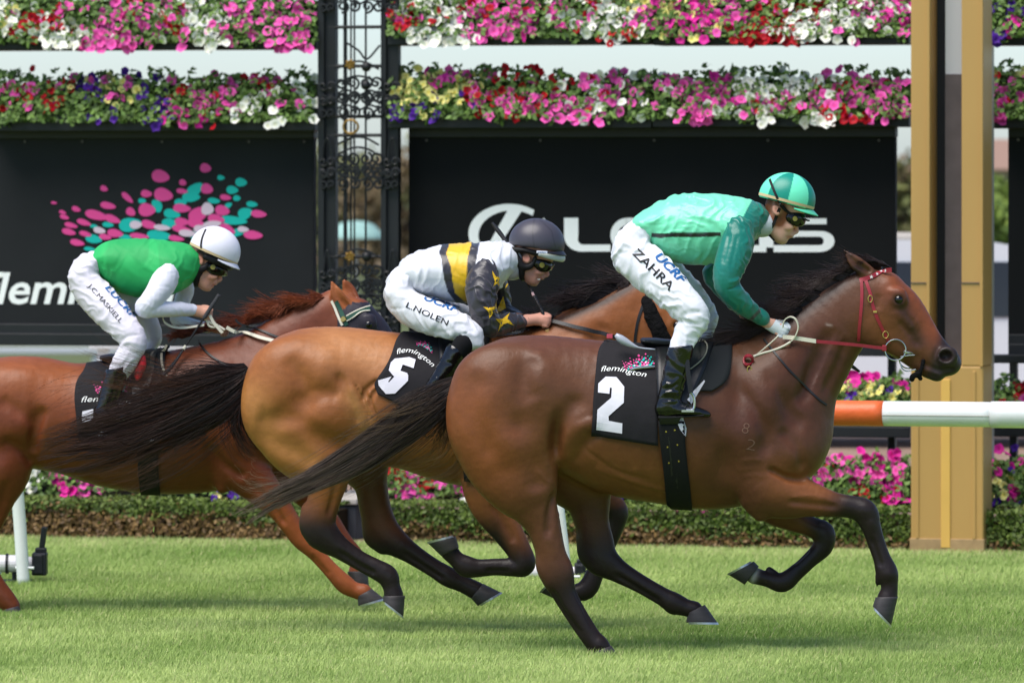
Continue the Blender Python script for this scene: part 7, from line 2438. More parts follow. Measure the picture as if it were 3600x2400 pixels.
    for dyl, dx in ((-.318, 0), (.318, 60)):
        sock = [(1320 + dx, 380, dyl + .02, 150, .050), (1250 + dx, 470, dyl, 156, .052)]
        f = B.field([sock], .0045)
        B.tube(f, [(1340 + dx, 360, dyl + .02, 128, .046), (1300 + dx, 420, dyl, 140, .048), (1230 + dx, 520, dyl, 138, .050)], 14)
        B.part('sock', f, M_sock, (20, 20, 22))
        leg = [(1185 + dx, 545, dyl, 152, .053), (1110 + dx, 690, dyl, 148, .050), (1010 + dx, 840, dyl, 132, .047), (905 + dx, 980, dyl, 118, .042), (840 + dx, 1080, dyl, 120, .038)]
        foot = [(770 + dx, 1120, dyl, 96, .036), (880 + dx, 1160, dyl, 86, .039), (1010 + dx, 1230, dyl, 66, .038), (1110 + dx, 1290, dyl, 34, .026)]
        f = boots_of(B, leg, foot, k=40)
        f.cutplane(B.P(1210 + dx, 480, dyl), np.array((.55, 0, .83)), .004)
        if dyl < 0:
            for P, a in (([(740, 1020, -.36), (850, 1010, -.37), (980, 1030, -.36)], 20), ([(720, 1060, -.36), (840, 1070, -.37), (960, 1080, -.36)], -20), ([(820, 900, -.36), (900, 960, -.37), (960, 900, -.36)], 16), ([(950, 640, -.36), (1060, 680, -.37), (1140, 700, -.37)], -14), ([(930, 760, -.36), (930, 850, -.37), (890, 960, -.36)], 18)):
                f.ridge([B.P(*p) for p in P], 22 * B.k, a * B.k)
        oo, ob = B.part('boot', f, M_boot, (17, 16, 18), folds=[((.4, .2, .8), .06, .003)], seed=19 if dyl < 0 else 20)
        mb = MB()
        mb.box(B.P(860 + dx, 1262, dyl), 330 * B.k, .07, 18 * B.k, Matrix.Rotation(math.radians(24), 3, 'Y'), .002)
        put('sole', mb.mesh('sole'), M_strapb, oo)
    return R, bb, jb, sb
J5 = rider_five()

# ---------------------------------------------------------------- rider in green with white sleeves (chestnut)
def rider_one():
    root = thing('person', 'jockey in a green vest with white sleeves and a white helmet on the chestnut', 'person', WP(480, 1230, 2.75), 0, 'jockeys riding in the race')
    y0 = 2.75
    R = Rider(y0, 200.0, 750.0, 2.94, root)
    k = R.k
    torso = [(440, 470, 0, 100, .130), (520, 480, 0, 168, .150), (620, 500, 0, 230, .165), (740, 545, 0, 282, .175), (880, 565, 0, 306, .180), (1020, 570, 0, 302, .185), (1160, 560, 0, 272, .185), (1270, 530, 0, 230, .170), (1350, 520, 0, 180, .13), (1400, 540, 0, 130, .09)]
    near_arm = [(1145, 630, -.155, 128, .08), (1100, 720, -.185, 138, .074), (1030, 830, -.215, 122, .066), (960, 920, -.235, 112, .06), (915, 975, -.235, 108, .056), (1000, 985, -.22, 92, .052), (1130, 990, -.19, 82, .046), (1260, 990, -.15, 76, .042), (1360, 994, -.11, 66, .036), (1404, 998, -.10, 60, .032)]
    far_arm = [(1250, 640, .155, 110, .075), (1330, 780, .2, 90, .06), (1290, 920, .22, 84, .054), (1250, 1090, .215, 80, .05), (1390, 1150, .16, 66, .044), (1560, 1180, .08, 56, .034)]
    pelvis = [(440, 480, 0, 96, .12), (350, 540, 0, 140, .150), (280, 620, 0, 150, .165), (270, 720, 0, 140, .16)]
    thigh_n = [(275, 680, -.085, 146, .095), (340, 790, -.11, 176, .092), (440, 900, -.15, 186, .088), (560, 1030, -.20, 178, .082), (670, 1150, -.24, 158, .078), (760, 1260, -.27, 148, .072), (800, 1350, -.285, 128, .064), (780, 1420, -.288, 116, .058), (745, 1470, -.29, 116, .055)]
    shin_n = [(745, 1440, -.29, 122, .055), (705, 1530, -.29, 128, .055), (640, 1640, -.29, 106, .050), (610, 1700, -.29, 96, .046)]
    thigh_f = [(300, 680, .085, 140, .09), (600, 820, .16, 150, .085), (850, 1010, .23, 120, .078), (960, 1160, .265, 104, .07), (1000, 1280, .285, 88, .06), (990, 1340, .285, 70, .05)]
    shin_f = [(985, 1320, .285, 70, .05), (930, 1450, .29, 84, .05), (860, 1640, .29, 80, .046)]
    f = R.field([pelvis, thigh_n, shin_n, thigh_f, shin_f], .0064)
    R.tube(f, pelvis, 40); R.tube(f, thigh_n, 50); R.tube(f, thigh_f, 50); R.tube(f, shin_n, 14); R.tube(f, shin_f, 14)
    G = lambda P, wd, a: f.ridge([R.P(x, y, d) for x, y, d in P], wd * k, a * k)
    for P, wd, a in (([(160, 600, -.13), (280, 620, -.18), (420, 650, -.19)], 18, 10), ([(150, 720, -.13), (270, 720, -.19), (400, 730, -.2)], 16, -9), ([(640, 1380, -.31), (740, 1330, -.35), (880, 1360, -.33)], 20, 14), ([(630, 1340, -.31), (740, 1270, -.34), (880, 1260, -.32)], 18, -12), ([(560, 1260, -.28), (680, 1210, -.32), (820, 1150, -.3)], 16, 9), ([(700, 1400, -.33), (780, 1440, -.35), (880, 1440, -.33)], 14, -10)):
        G(P, wd, a)
    o, bb = R.part('breeches', f, M_breech, (220, 214, 224), folds=[((.75, .2, -.65), .065, .006), ((.3, .1, 1), .045, .004)], seed=23)
    R.decal(bb, 'J.C.MASKIELL', (318, 752), (652, 1134), 48, M_print_black, 'name_print', .0)
    R.decal(bb, 'LUCRF', (494, 772), (788, 1096), 62, M_print_blue, 'sponsor_print', .02, .22)
    f = R.field([torso], .006)
    R.tube(f, torso, 40)
    for sg in (-1, 1):
        f.ell(R.P(1160, 590, sg * .13), np.array((150 * k, .08, 150 * k)), .06)
    G = lambda P, wd, a: f.ridge([R.P(x, y, d) for x, y, d in P], wd * k, a * k)
    for P, wd, a in (([(440, 560, -.13), (540, 620, -.16), (580, 580, -.16)], 18, 16), ([(460, 500, -.14), (500, 580, -.16), (620, 650, -.17)], 16, -12), ([(1220, 420, -.14), (1260, 500, -.17), (1310, 560, -.16)], 18, 10), ([(1330, 330, -.1), (1340, 500, -.13), (1330, 700, -.12)], 16, -8), ([(1280, 720, -.15), (1340, 680, -.14), (1400, 660, -.1)], 14, 10), ([(980, 700, -.19), (880, 760, -.18), (760, 780, -.16)], 22, 8), ([(970, 460, -.19), (1040, 380, -.17), (1140, 330, -.15)], 20, -6)):
        G(P, wd, a)
    def jc(V, loc):
        C = np.tile(np.array(lin((44, 170, 92))), (len(V), 1))
        band = fbm(np.stack((loc[:, 0] / 90, loc[:, 1] / 260, 0 * loc[:, 0]), 1), 1.0, 8, 2)
        C = C * (1 + .10 * np.sign(band) * np.minimum(1, np.abs(band) * 5))[:, None]
        return C
    jo, jb = R.part('jacket', f, M_lycra, jc, folds=[((.5, .2, .85), .09, .004), ((.9, .1, -.35), .06, .0025)], seed=25, label='sleeveless green vest')
    for arm in (near_arm, far_arm):
        f = R.field([arm], .0054)
        R.tube(f, arm, 30)
        if arm is near_arm:
            G = lambda P, wd, a: f.ridge([R.P(x, y, d) for x, y, d in P], wd * k, a * k)
            for P, wd, a in (([(1100, 880, -.25), (1030, 880, -.27), (960, 910, -.28)], 12, -9), ([(1130, 820, -.25), (1050, 830, -.27), (980, 850, -.28)], 14, 8), ([(1180, 760, -.24), (1090, 760, -.26), (1000, 760, -.27)], 14, -6)):
                G(P, wd, a)
        R.part('sleeve', f, M_lycra, (226, 225, 236), parent=jo, folds=[((.5, .3, .8), .05, .0022), ((.9, .2, .2), .035, .0014)], seed=27)
    skull = [(1500, 400, 0, 145, .072), (1580, 400, 0, 158, .076), (1650, 440, 0, 138, .07)]
    face = [(1585, 480, 0, 128, .064), (1582, 570, 0, 102, .058), (1562, 660, 0, 86, .050), (1536, 730, 0, 66, .042)]
    jaw = [(1465, 590, 0, 88, .056), (1500, 680, 0, 78, .052), (1550, 750, 0, 46, .036)]
    neck = [(1360, 580, 0, 104, .06), (1430, 580, 0, 106, .058), (1500, 540, 0, 108, .058)]
    tor2 = [(450, 500, 0, 60, .10), (850, 560, 0, 170, .14), (1180, 560, 0, 160, .14), (1380, 570, 0, 96, .07)]
    inner = lambda A, d=.55: [(a, b, c, r * d, l * .6) for a, b, c, r, l in A]
    f = R.field([skull, face, neck, tor2, near_arm, far_arm, thigh_n, thigh_f, shin_n, shin_f, [(1660, 1080, -.15, 20, .05), (1830, 1230, .05, 20, .05), (1720, 780, 0, 40, .08)]], .0054)
    R.tube(f, tor2, 30)
    for A in (near_arm, far_arm, thigh_n, thigh_f, shin_n, shin_f):
        R.tube(f, inner(A), 20)
    R.tube(f, [(a, b, c, r * .7, l * .7) for a, b, c, r, l in pelvis], 20)
    R.tube(f, neck, 50); R.tube(f, skull, 24); R.tube(f, face, 30); R.tube(f, jaw, 30)
    R.tube(f, [(1390, 1000, -.10, 50, .025), (1440, 1005, -.095, 54, .026)], 12)
    R.tube(f, [(1672, 590, 0, 18, .010), (1682, 640, 0, 22, .010), (1690, 682, 0, 20, .011), (1668, 698, 0, 18, .015)], 10)
    R.tube(f, [(1668, 690, 0, 20, .012), (1638, 702, 0, 26, .018), (1605, 696, 0, 36, .024)], 8)
    R.tube(f, [(1640, 722, 0, 20, .023), (1605, 722, 0, 15, .023)], 10)
    R.tube(f, [(1606, 752, 0, 18, .021)] * 2, 8)
    f.ridge([R.P(1632, 735, -.03), R.P(1605, 736, -.034), R.P(1580, 722, -.04)], 8 * k, -10 * k)
    R.tube(f, [(1565, 776, 0, 30, .023), (1550, 776, 0, 26, .023)], 16)
    f.ell(R.P(1610, 650, -.05), np.array((50 * k, .012, 36 * k)), .012)
    for sg in (-1, 1):
        f.ell(R.P(1474, 484, sg * .076), np.array((40 * k, .010, 56 * k)), .008, R=Matrix.Rotation(math.radians(-18), 3, 'Y'))
        f.ell(R.P(1478, 482, sg * .086), np.array((20 * k, .006, 30 * k)), .004, R=Matrix.Rotation(math.radians(-18), 3, 'Y'), cut=True)
    R.fist(f, (1425, 1010), (1, .22), (.2, -1), -.095)
    R.fist(f, (1600, 1180), (1, .15), (.2, -1), .06)
    bo, sb = R.part('body', f, M_skin, skin_col((214, 158, 134), None, ear=(1478, 484), hair=([(1380, 400), (1400, 450), (1420, 500), (1480, 420)], 46), hair_c=(62, 46, 38), lips=[(1630, 735), (1606, 748)], extra=[([(1690, 670)], 30, (216, 134, 116), .6), ([(1560, 680), (1620, 650)], 60, (214, 146, 124), .6), ([(1478, 484)], 34, (222, 146, 122), .8)]))
    # black neck warmer, padded harness
    f = R.field([[(1420, 520, 0, 200, .1), (1540, 480, -.1, 80, .05)]], .004)
    R.tube(f, [(1395, 590, 0, 108, .068), (1425, 600, 0, 112, .070), (1452, 600, 0, 104, .068)], 10)
    R.tube(f, [(1400, 480, -.066, 40, .016), (1420, 560, -.074, 40, .016), (1460, 580, -.072, 44, .016), (1530, 560, -.070, 34, .014), (1560, 520, -.07, 22, .012)], 14, seg=20)
    R.tube(f, [(1450, 580, -.070, 40, .016), (1450, 660, -.062, 32, .016), (1440, 730, -.03, 24, .016), (1440, 735, 0, 22, .016)], 14)
    R.part('chin_strap', f, M_strapb, (22, 21, 22))
    hc = lambda q, loc: np.tile(np.array(lin((232, 230, 240))), (len(q), 1))
    ho, hb, C, Rm = helmet(R, (1634, 382), 268, 248, .120, 24, hc, .20, (228, 226, 238), cut=.66)
    band_on(R, ho, C, Rm, 268, 248, .120, -.14, .10, M_tan)
    mb = MB()
    strap_on(mb, hb, [R.S(1540, 168), R.S(1502, 260), R.S(1492, 350), R.S(1520, 425)], 20 * k, .003, .003, y_default=y0 - .1)
    put('harness_strap', mb.mesh('harness_strap'), M_strapb, ho)
    # dark lining under the peak
    f = R.field([[(1680, 500, 0, 170, .12)]], .004)
    R.tube(f, [(1540, 450, -.092, 34, .012), (1660, 490, -.088, 46, .012), (1770, 540, -.050, 44, .012), (1800, 550, 0, 40, .012), (1770, 540, .050, 44, .012), (1660, 490, .088, 46, .012)], 10, seg=26)
    R.part('helmet_lining', f, M_strapb, (20, 19, 22), parent=ho)
    goggles(R, [(1580, 555, -.064, 50), (1635, 580, -.060, 62), (1700, 600, -.042, 52), (1735, 612, -.014, 40)], 60, (1612, 556), 26, (26, 18, 15))
    # boots
    B = Rider(y0, 0.0, 0.0, 1.0, root)
    for dyl, dx in ((-.30, 0), (.30, 70)):
        leg = [(414 + dx, 1296, dyl, 40, .050), (398 + dx, 1350, dyl, 38, .046), (380 + dx, 1410, dyl, 37, .042), (366 + dx, 1450, dyl, 36, .038)]
        foot = [(356 + dx, 1462, dyl, 28, .034), (404 + dx, 1462, dyl, 25, .038), (456 + dx, 1472, dyl, 18, .038), (500 + dx, 1482, dyl, 10, .026)]
        f = boots_of(B, leg, foot)
        f.cutplane(B.P(412 + dx, 1292, dyl), np.array((-.2, 0, 1)), .004)
        B.part('boot', f, M_boot, (17, 16, 18), seed=29)
    return R, bb, jb, sb
J1 = rider_one()

# ================================================================== TACK
M_cloth = mat('black saddle cloth', lin((36, 34, 37)), .82, .2, noise=(9, .12), bump=[(10, .5, .012), (420, .2, .0008)])
M_pad = mat('black pad', lin((40, 42, 44)), .85, .15, bump=[(300, .2, .001)])
M_saddle = mat('black saddle leather', lin((26, 26, 29)), .4, .45, bump=[(30, .25, .003)])
M_shine = mat('pale shiny saddle edge', lin((170, 174, 186)), .18, .6, coat=.4)
M_girth = mat('black girth', lin((24, 24, 25)), .75, .2, bump=[(60, .25, .002)])
M_silver = mat('steel', lin((200, 202, 204)), .2, .5, metal=.9)
M_brassb = mat('brass', lin((206, 176, 98)), .25, .5, metal=.8)
M_red = mat('red leather', lin((146, 36, 48)), .42, .4, noise=(30, .12))
M_grip = mat('white rubber grip', lin((218, 212, 192)), .6, .3)
M_blackl = mat('black leather', lin((28, 27, 29)), .45, .4)
M_num = mat('white number cloth', lin((226, 222, 232)), .6, .3, bump=[(12, .25, .006)])
M_weight = mat('white weight cloth', lin((214, 210, 222)), .6, .3)
M_fleece = mat('black fleece', lin((24, 23, 24)), .95, .1, bump=[(160, 1.0, .01), (60, .6, .01)])
M_green = mat('dark green webbing', lin((44, 84, 70)), .6, .3)
M_hood = mat('dark hood', lin((44, 40, 50)), .65, .3, bump=[(40, .3, .004)])
M_star = mat('white stars', lin((236, 232, 230)), .5, .3)
M_brand = mat('pale brand hair', lin((116, 86, 72)), .6, .2)
M_khaki = mat('khaki piping', lin((150, 144, 128)), .7, .2)

def drape(h, bvh, L, Rr, nu, nv, lift, name, m, root, over=True, thick=.005, label=None):
    """cloth lying on the horse: left and right edge as measured polylines from top to bottom; carried over the back"""
    Lq, Rq = catmull(np.array(L, float), nv), catmull(np.array(Rr, float), nv)
    rows = []
    for j in range(nv):
        row = []
        for i in range(nu):
            t = i / (nu - 1)
            x, y = Lq[j] * (1 - t) + Rq[j] * t
            p, n, ok = cast(bvh, x, y, lift, h.y0 - .12)
            if not ok:
                p = p + np.array((0, 0, 0))
            row.append(p)
        rows.append(np.array(row))
    if over:
        top = []
        for p in rows[0]:
            hit = bvh.ray_cast(Vector((float(p[0]), h.y0, 4.0)), Vector((0, 0, -1)))
            z = hit[0].z + lift if hit[0] is not None else p[2]
            top.append((p[0], h.y0, z))
        mid = []
        for p, t in zip(rows[0], top):
            q = (np.array(p) + np.array(t)) / 2
            hit = bvh.ray_cast(Vector((float(q[0]), float(q[1]), 4.0)), Vector((0, 0, -1)))
            if hit[0] is not None:
                q[2] = hit[0].z + lift
            mid.append(q)
        near_ = [np.array(mid)] + rows
        def mirr(r):
            r = np.array(r).copy()
            r[:, 1] = 2 * h.y0 - r[:, 1]
            return r
        far = [mirr(r) for r in reversed(near_)]
        rows = far + [np.array(top)] + near_
    G = np.array(rows)
    for _ in range(2):
        G[1:-1] = .25 * G[:-2] + .5 * G[1:-1] + .25 * G[2:]
    V = G.reshape(-1, 3)
    r_, c_ = G.shape[:2]
    F = [(j * c_ + i, j * c_ + i + 1, (j + 1) * c_ + i + 1, (j + 1) * c_ + i) for j in range(r_ - 1) for i in range(c_ - 1)]
    # ripple the free lower part a little
    rip = fbm(V, 9, 77, 2) * .003
    V = V + np.array((0, -1, .3)) * rip[:, None] * np.sign(h.y0 - V[:, 1] + 1e-6)[:, None]
    me = new_mesh(name, V, F)
    smooth(me)
    o = put(name, me, m, root, label=label)
    md = o.modifiers.new('thickness', 'SOLIDIFY')
    md.thickness = thick
    md.offset = 0.0
    return o, bvh_of(V, F)

def print_poly(bv, ob, pts, m, name, lift=.006, maxlen=12, y=0.0):
    V, F = refine2d(np.array(pts, float), [tuple(range(len(pts)))], maxlen)
    put(name, flat_print(bv, V, F, lift, y), m, ob)

def concave(pts):
    """triangulated concave polygon"""
    bm = bmesh.new()
    vs_ = [bm.verts.new((x, y, 0)) for x, y in pts]
    fc = bm.faces.new(vs_)
    bm.normal_update()
    bmesh.ops.triangulate(bm, faces=[fc], ngon_method='EAR_CLIP')
    bm.verts.index_update()
    V = np.array([v.co[:2] for v in bm.verts])
    F = [tuple(v.index for v in f.verts) for f in bm.faces]
    bm.free()
    return V, F

def print_concave(bv, ob, pts, m, name, lift=.006, maxlen=14, y=0.0):
    V, F = refine2d(*concave(pts), maxlen)
    put(name, flat_print(bv, V, F, lift, y), m, ob)

def text_curve(bv, ob, s, base, h_, m, name, y, bold=-.004, shear=.28, lift=.006):
    V, F = text2d(s, bold, shear)
    V, F = refine2d(V, F, .3)
    Q = catmull(np.array(base, float), 60)
    seg = np.concatenate(([0], np.cumsum(np.linalg.norm(np.diff(Q, axis=0), axis=1))))
    u = V[:, 0] / V[:, 0].max() * seg[-1]
    X, Y = np.interp(u, seg, Q[:, 0]), np.interp(u, seg, Q[:, 1])
    T = np.gradient(Q, axis=0)
    T /= np.linalg.norm(T, axis=1)[:, None]
    tx, ty = np.interp(u, seg, T[:, 0]), np.interp(u, seg, T[:, 1])
    up = np.stack((ty, -tx), 1)
    P = np.stack((X, Y), 1) + up * (V[:, 1:2] * h_ / .72)
    put(name, flat_print(bv, P, F, lift, y), m, ob)

def splash(bv, ob, f, lift, y, keep=1.0):
    for code, m, nm, dl in (('t', M_teal, 'teal_splash_print', 0), ('p', M_pink, 'pink_splash_print', .0012), ('w', M_pale, 'pale_splash_print', .0024)):
        V, F = [], []
        for i, q in enumerate(SPL):
            if q[5] != code:
                continue
            n = 9
            b = len(V)
            for k in range(n):
                t = 6.283 * k / n
                a, c = q[2] * .9 * math.cos(t), q[3] * .9 * math.sin(t)
                V.append(f(q[0] + a * math.cos(q[4]) - c * math.sin(q[4]), q[1] + a * math.sin(q[4]) + c * math.cos(q[4])))
            F.append(tuple(range(b, b + n)))
        o = put(nm, flat_print(bv, V, F, lift + dl, y), m, ob)
        o['kind'] = 'stuff'

def ring(mb, c, r, th, ax=(1, 0, 0), az=(0, 0, 1), n=28, sx=1.0):
    ax, az = np.array(ax, float), np.array(az, float)
    mb.tube([c + r * (sx * math.cos(a) * ax + math.sin(a) * az) for a in np.linspace(0, 6.283, n, endpoint=False)], th, 8, closed=True)

def saddle(h, bvh, root, p0, p1, flap, top_lift=.018):
    """light race saddle: seat along the back plus flaps"""
    f = Field(h.P(p0[0] - 60, p0[1] + 160, -.22), h.P(p1[0] + 60, p1[1] - 130, .22), .006)
    N = []
    for t in np.linspace(0, 1, 7):
        X = p0[0] + (p1[0] - p0[0]) * t
        w = h.P(X, p0[1])
        hit = bvh.ray_cast(Vector((float(w[0]), h.y0, 4.0)), Vector((0, 0, -1)))
        z = (hit[0].z if hit[0] is not None else w[2]) + .004 + top_lift * (.9 * (1 - t) ** 3 + .75 * t ** 3)
        N.append((w[0], h.y0, z))
    f.tube(N, [.014, .022, .020, .018, .018, .020, .014], [.13, .12, .10, .09, .085, .08, .07], .02)
    V, Q = f.mesh(1)
    me = new_mesh('seat', V, Q)
    smooth(me)
    put('seat', me, M_saddle, root)
    o, b = drape(h, bvh, flap[0], flap[1], 12, 12, .022, 'flap', M_saddle, root, over=True, thick=.006)
    return b

# ------------------------------------------------------------------ front horse
X2 = lambda px, py: (2060 + px / 2.24, 1130 + py / 2.24)
X6 = lambda px, py: (2400 + px / 1.96, 800 + py / 1.96)
sc2 = thing('saddle_cloth', 'black racing saddle cloth with white number 2 and flemington lettering', 'saddle cloth', H2.P(2200, 1400, -.25), 0, 'numbered saddle cloths')
co, cb = drape(H2, BV2, [(2136, 1196), (2104, 1232), (2092, 1330), (2084, 1440), (2078, 1528)], [(2320, 1216), (2316, 1300), (2314, 1400), (2312, 1500), (2312, 1566)], 22, 22, .010, 'cloth', M_cloth, sc2)
print_concave(cb, sc2, [X2(*q) for q in [(95, 560), (98, 490), (155, 437), (240, 440), (302, 515), (298, 640), (178, 745), (180, 780), (287, 800), (285, 880), (80, 848), (90, 695), (200, 600), (205, 525), (190, 522), (185, 570)]], M_num, 'number', .006)
text_curve(cb, sc2, 'flemington', [X2(120, 396), X2(240, 392), X2(360, 420), X2(474, 440)], 19, M_white, 'lettering', 0.0)
splash(cb, sc2, lambda X, Y: X2(285 + (X - 185) / 745 * 255, 262 + (Y - 585) / 290 * 128), .006, 0.0)
s2 = thing('saddle', 'light black race saddle with a pale shiny edge on the front horse', 'saddle', H2.P(2380, 1210), 0, 'race saddles')
drape(H2, BV2, [(2300, 1216), (2306, 1290), (2312, 1360), (2400, 1376)], [(2575, 1216), (2569, 1286), (2550, 1345), (2500, 1378)], 16, 14, .014, 'pad', M_pad, s2)
sb2 = saddle(H2, BV2, s2, (2260, 1200), (2500, 1200), ([(2304, 1216), (2308, 1300), (2312, 1400), (2318, 1490)], [(2510, 1204), (2484, 1290), (2430, 1400), (2380, 1490)]))
mb = MB()
Q = catmull(np.array([(2164, 1176), (2190, 1196), (2240, 1220), (2303, 1228)]), 14)
mb.tube([H2.P(x, y, -.20) for x, y in Q], [(.004 + .016 * math.sin(math.pi * min(1, (i + 1) / 10))) for i in range(14)], 12)
mb2 = put('cantle_edge', mb.mesh('cantle_edge'), M_shine, s2)
smooth(mb2.data)
mb = MB()
Q = catmull(np.array([X2(350, 388), X2(420, 374), X2(540, 366)]), 8)
mb.tube([cast(cb, x, y, .012, -.25)[0] for x, y in Q], [.003, .007, .008, .008, .008, .007, .007, .006], 8)
put('strap_end', mb.mesh('strap_end'), M_silver, s2)
go, gb = drape(H2, BV2, [(2314, 1480), (2320, 1560), (2332, 1660), (2342, 1740), (2348, 1776)], [(2404, 1480), (2410, 1560), (2420, 1660), (2430, 1740), (2434, 1782)], 8, 16, .012, 'girth', M_girth, s2, over=False, thick=.012)
mb = MB()
strap_on(mb, gb, [X2(664, 812), X2(676, 960), X2(690, 1140), X2(700, 1300), X2(708, 1450)], .030, .004, .004, y_default=-.3)
put('girth_strap', mb.mesh('girth_strap'), M_blackl, s2)
mb = MB()
strap_on(mb, gb, [X2(645, 1378), X2(775, 1388)], .005, .004, .002, y_default=-.3)
strap_on(mb, gb, [X2(645, 1378), X2(655, 1440)], .004, .004, .002, y_default=-.3)
strap_on(mb, gb, [X2(775, 1388), X2(780, 1446)], .004, .004, .002, y_default=-.3)
put('stitching', mb.mesh('stitching'), M_khaki, s2)
for q in ((630, 865), (698, 853), (643, 985), (718, 968), (655, 1108), (730, 1096)):
    p, n, ok = cast(gb, *X2(*q), .004, -.3)
    mb = MB()
    mb.tube([p, p + n * .004], [.0055, .004], 10)
    put('stud', mb.mesh('stud'), M_brassb, s2)
for q in ([(1234, 0)],):
    pass
print_poly(gb, s2, [X2(704, 760), X2(765, 756), X2(792, 840), X2(788, 905), X2(740, 850)], M_weight, 'weight_flap', .008, 14, -.3)
print_poly(sb2, s2, [X2(795, 618), X2(850, 545), X2(930, 460), X2(938, 470), X2(870, 585), X2(830, 650)], M_weight, 'weight_flap', .012, 14, -.3)
# stirrup: leather and iron
mb = MB()
mb.strip([H2.P(*X2(795, 300), -.345), H2.P(*X2(806, 420), -.352), H2.P(*X2(826, 560), -.358)], [(1, 0, 0)] * 3, .022, .004)
put('stirrup_leather', mb.mesh('stirrup_leather'), M_blackl, s2)
mb = MB()
P = [(826, 556), (850, 590), (854, 660), (838, 694), (790, 696)]
mb.tube([H2.P(*X2(*q), -.352) for q in catmull(np.array(P, float), 16)], .0065, 8)
mb.tube([H2.P(*X2(826, 556), -.352), H2.P(*X2(800, 600), -.270), H2.P(*X2(790, 690), -.262)], .0065, 8)
mb.box(H2.P(*X2(800, 700), -.31), .06, .11, .010)
put('stirrup_iron', mb.mesh('stirrup_iron'), M_silver, s2)
mb = MB()
P = [(892, 150), (935, 170), (955, 205), (940, 270), (890, 330), (820, 382)]
mb.tube([cast(sb2, *X2(*q), .01, -.3)[0] for q in catmull(np.array(P, float), 24)], .0035, 6)
put('flap_piping', mb.mesh('flap_piping'), M_khaki, s2)

b2 = thing('bridle', 'red leather bridle with a white star browband and steel bit rings', 'bridle', H2.P(3080, 1100, -.1), 0, 'bridles on the racehorses')
mb = MB()
strap_on(mb, BV2, [X6(1220, 366), X6(1280, 346), X6(1340, 320), X6(1400, 296), X6(1440, 291)], .021, .004, .004, y_default=-.06)
bbo = put('browband', mb.mesh('browband'), M_red, b2)
for (x, y), s_ in zip([(1298, 340), (1335, 323), (1368, 308), (1400, 296), (1426, 291)], (1, 1, .95, .85, .75)):
    X, Y = X6(x, y)
    p, n, ok = cast(BV2, X, Y, .0075, -.06)
    n = Vector(n.tolist())
    q4 = n.to_track_quat('Z', 'Y').to_matrix()
    V = [p]
    for k in range(10):
        r_ = .0105 if k % 2 == 0 else .0044
        a = .3 + k * .6283
        V.append(p + np.array((q4 @ Vector((math.cos(a) * r_ * s_, math.sin(a) * r_, 0)))[:]))
    F = [(0, 1 + k, 1 + (k + 1) % 10) for k in range(10)]
    put('star', new_mesh('star', V, F), M_star, bbo)
for nm, pts, wd in (('cheekpiece', [(1262, 366), (1292, 450), (1310, 540), (1340, 620), (1372, 690), (1400, 745), (1424, 796)], .016), ('throatlatch', [(1234, 366), (1236, 470), (1226, 600), (1216, 700), (1212, 782)], .015)):
    mb = MB()
    strap_on(mb, BV2, [X6(*q) for q in pts], wd, .004, .004, y_default=-.07)
    put(nm, mb.mesh(nm), M_red, b2)
for (x, y), r_, sx in (((1293, 492), .0125, .62), ((1397, 735), .0125, .8)):
    p, n, ok = cast(BV2, *X6(x, y), .009, -.07)
    mb = MB()
    ring(mb, p, .0165, .0026, sx=sx)
    put('buckle', mb.mesh('buckle'), M_brassb, b2)
p, n, ok = cast(BV2, *X6(1326, 578), .008, -.07)
mb = MB()
mb.box(p, .018, .004, .010)
put('keeper', mb.mesh('keeper'), M_brassb, b2)
BITY = -.085
mb = MB()
ring(mb, H2.P(*X6(1466, 842), BITY), 36.5 * H2.k, .0034, n=36)
put('bit_ring', mb.mesh('bit_ring'), M_silver, b2)
mb = MB()
ring(mb, H2.P(*X6(1556, 905), .085), 33 * H2.k, .0034, n=36)
put('bit_ring', mb.mesh('bit_ring'), M_silver, b2)
mb = MB()
mb.tube([H2.P(*X6(1524, 856), BITY), H2.P(*X6(1560, 862), BITY + .015), H2.P(*X6(1600, 872), BITY + .04), H2.P(*X6(1606, 876), 0)], [.008, .0075, .006, .005], 10)
P = catmull(np.array([X6(1502, 890), X6(1530, 884), X6(1560, 880), X6(1600, 878)]), 8)
mb.tube([H2.P(x, y, BITY + .006) for x, y in P], .003, 8)
P = catmull(np.array([X6(1500, 932), X6(1512, 968), X6(1545, 988), X6(1606, 976)]), 12)
mb.tube([H2.P(x, y, -.055) for x, y in P], .0032, 8)
put('bit_mouthpiece', mb.mesh('bit_mouthpiece'), M_silver, b2)
f = Field(H2.P(3170, 1360, -.1), H2.P(3270, 1230, .1), .004)
f.tube([H2.P(3246, 1268, -.056), H2.P(3238, 1300, -.060), H2.P(3222, 1318, -.050)], .010, .008, .006)
f.tube([H2.P(3230, 1312, -.055), H2.P(3210, 1322, -.06), H2.P(3206, 1332, -.055)], .014, .012, .01)
f.tube([H2.P(3228, 1316, -.055), H2.P(3236, 1330, -.05)], .011, .01, .01)
V, Q = f.mesh(1)
me = new_mesh('tongue_tie', V, Q); smooth(me)
put('tongue_tie', me, M_fleece, b2)
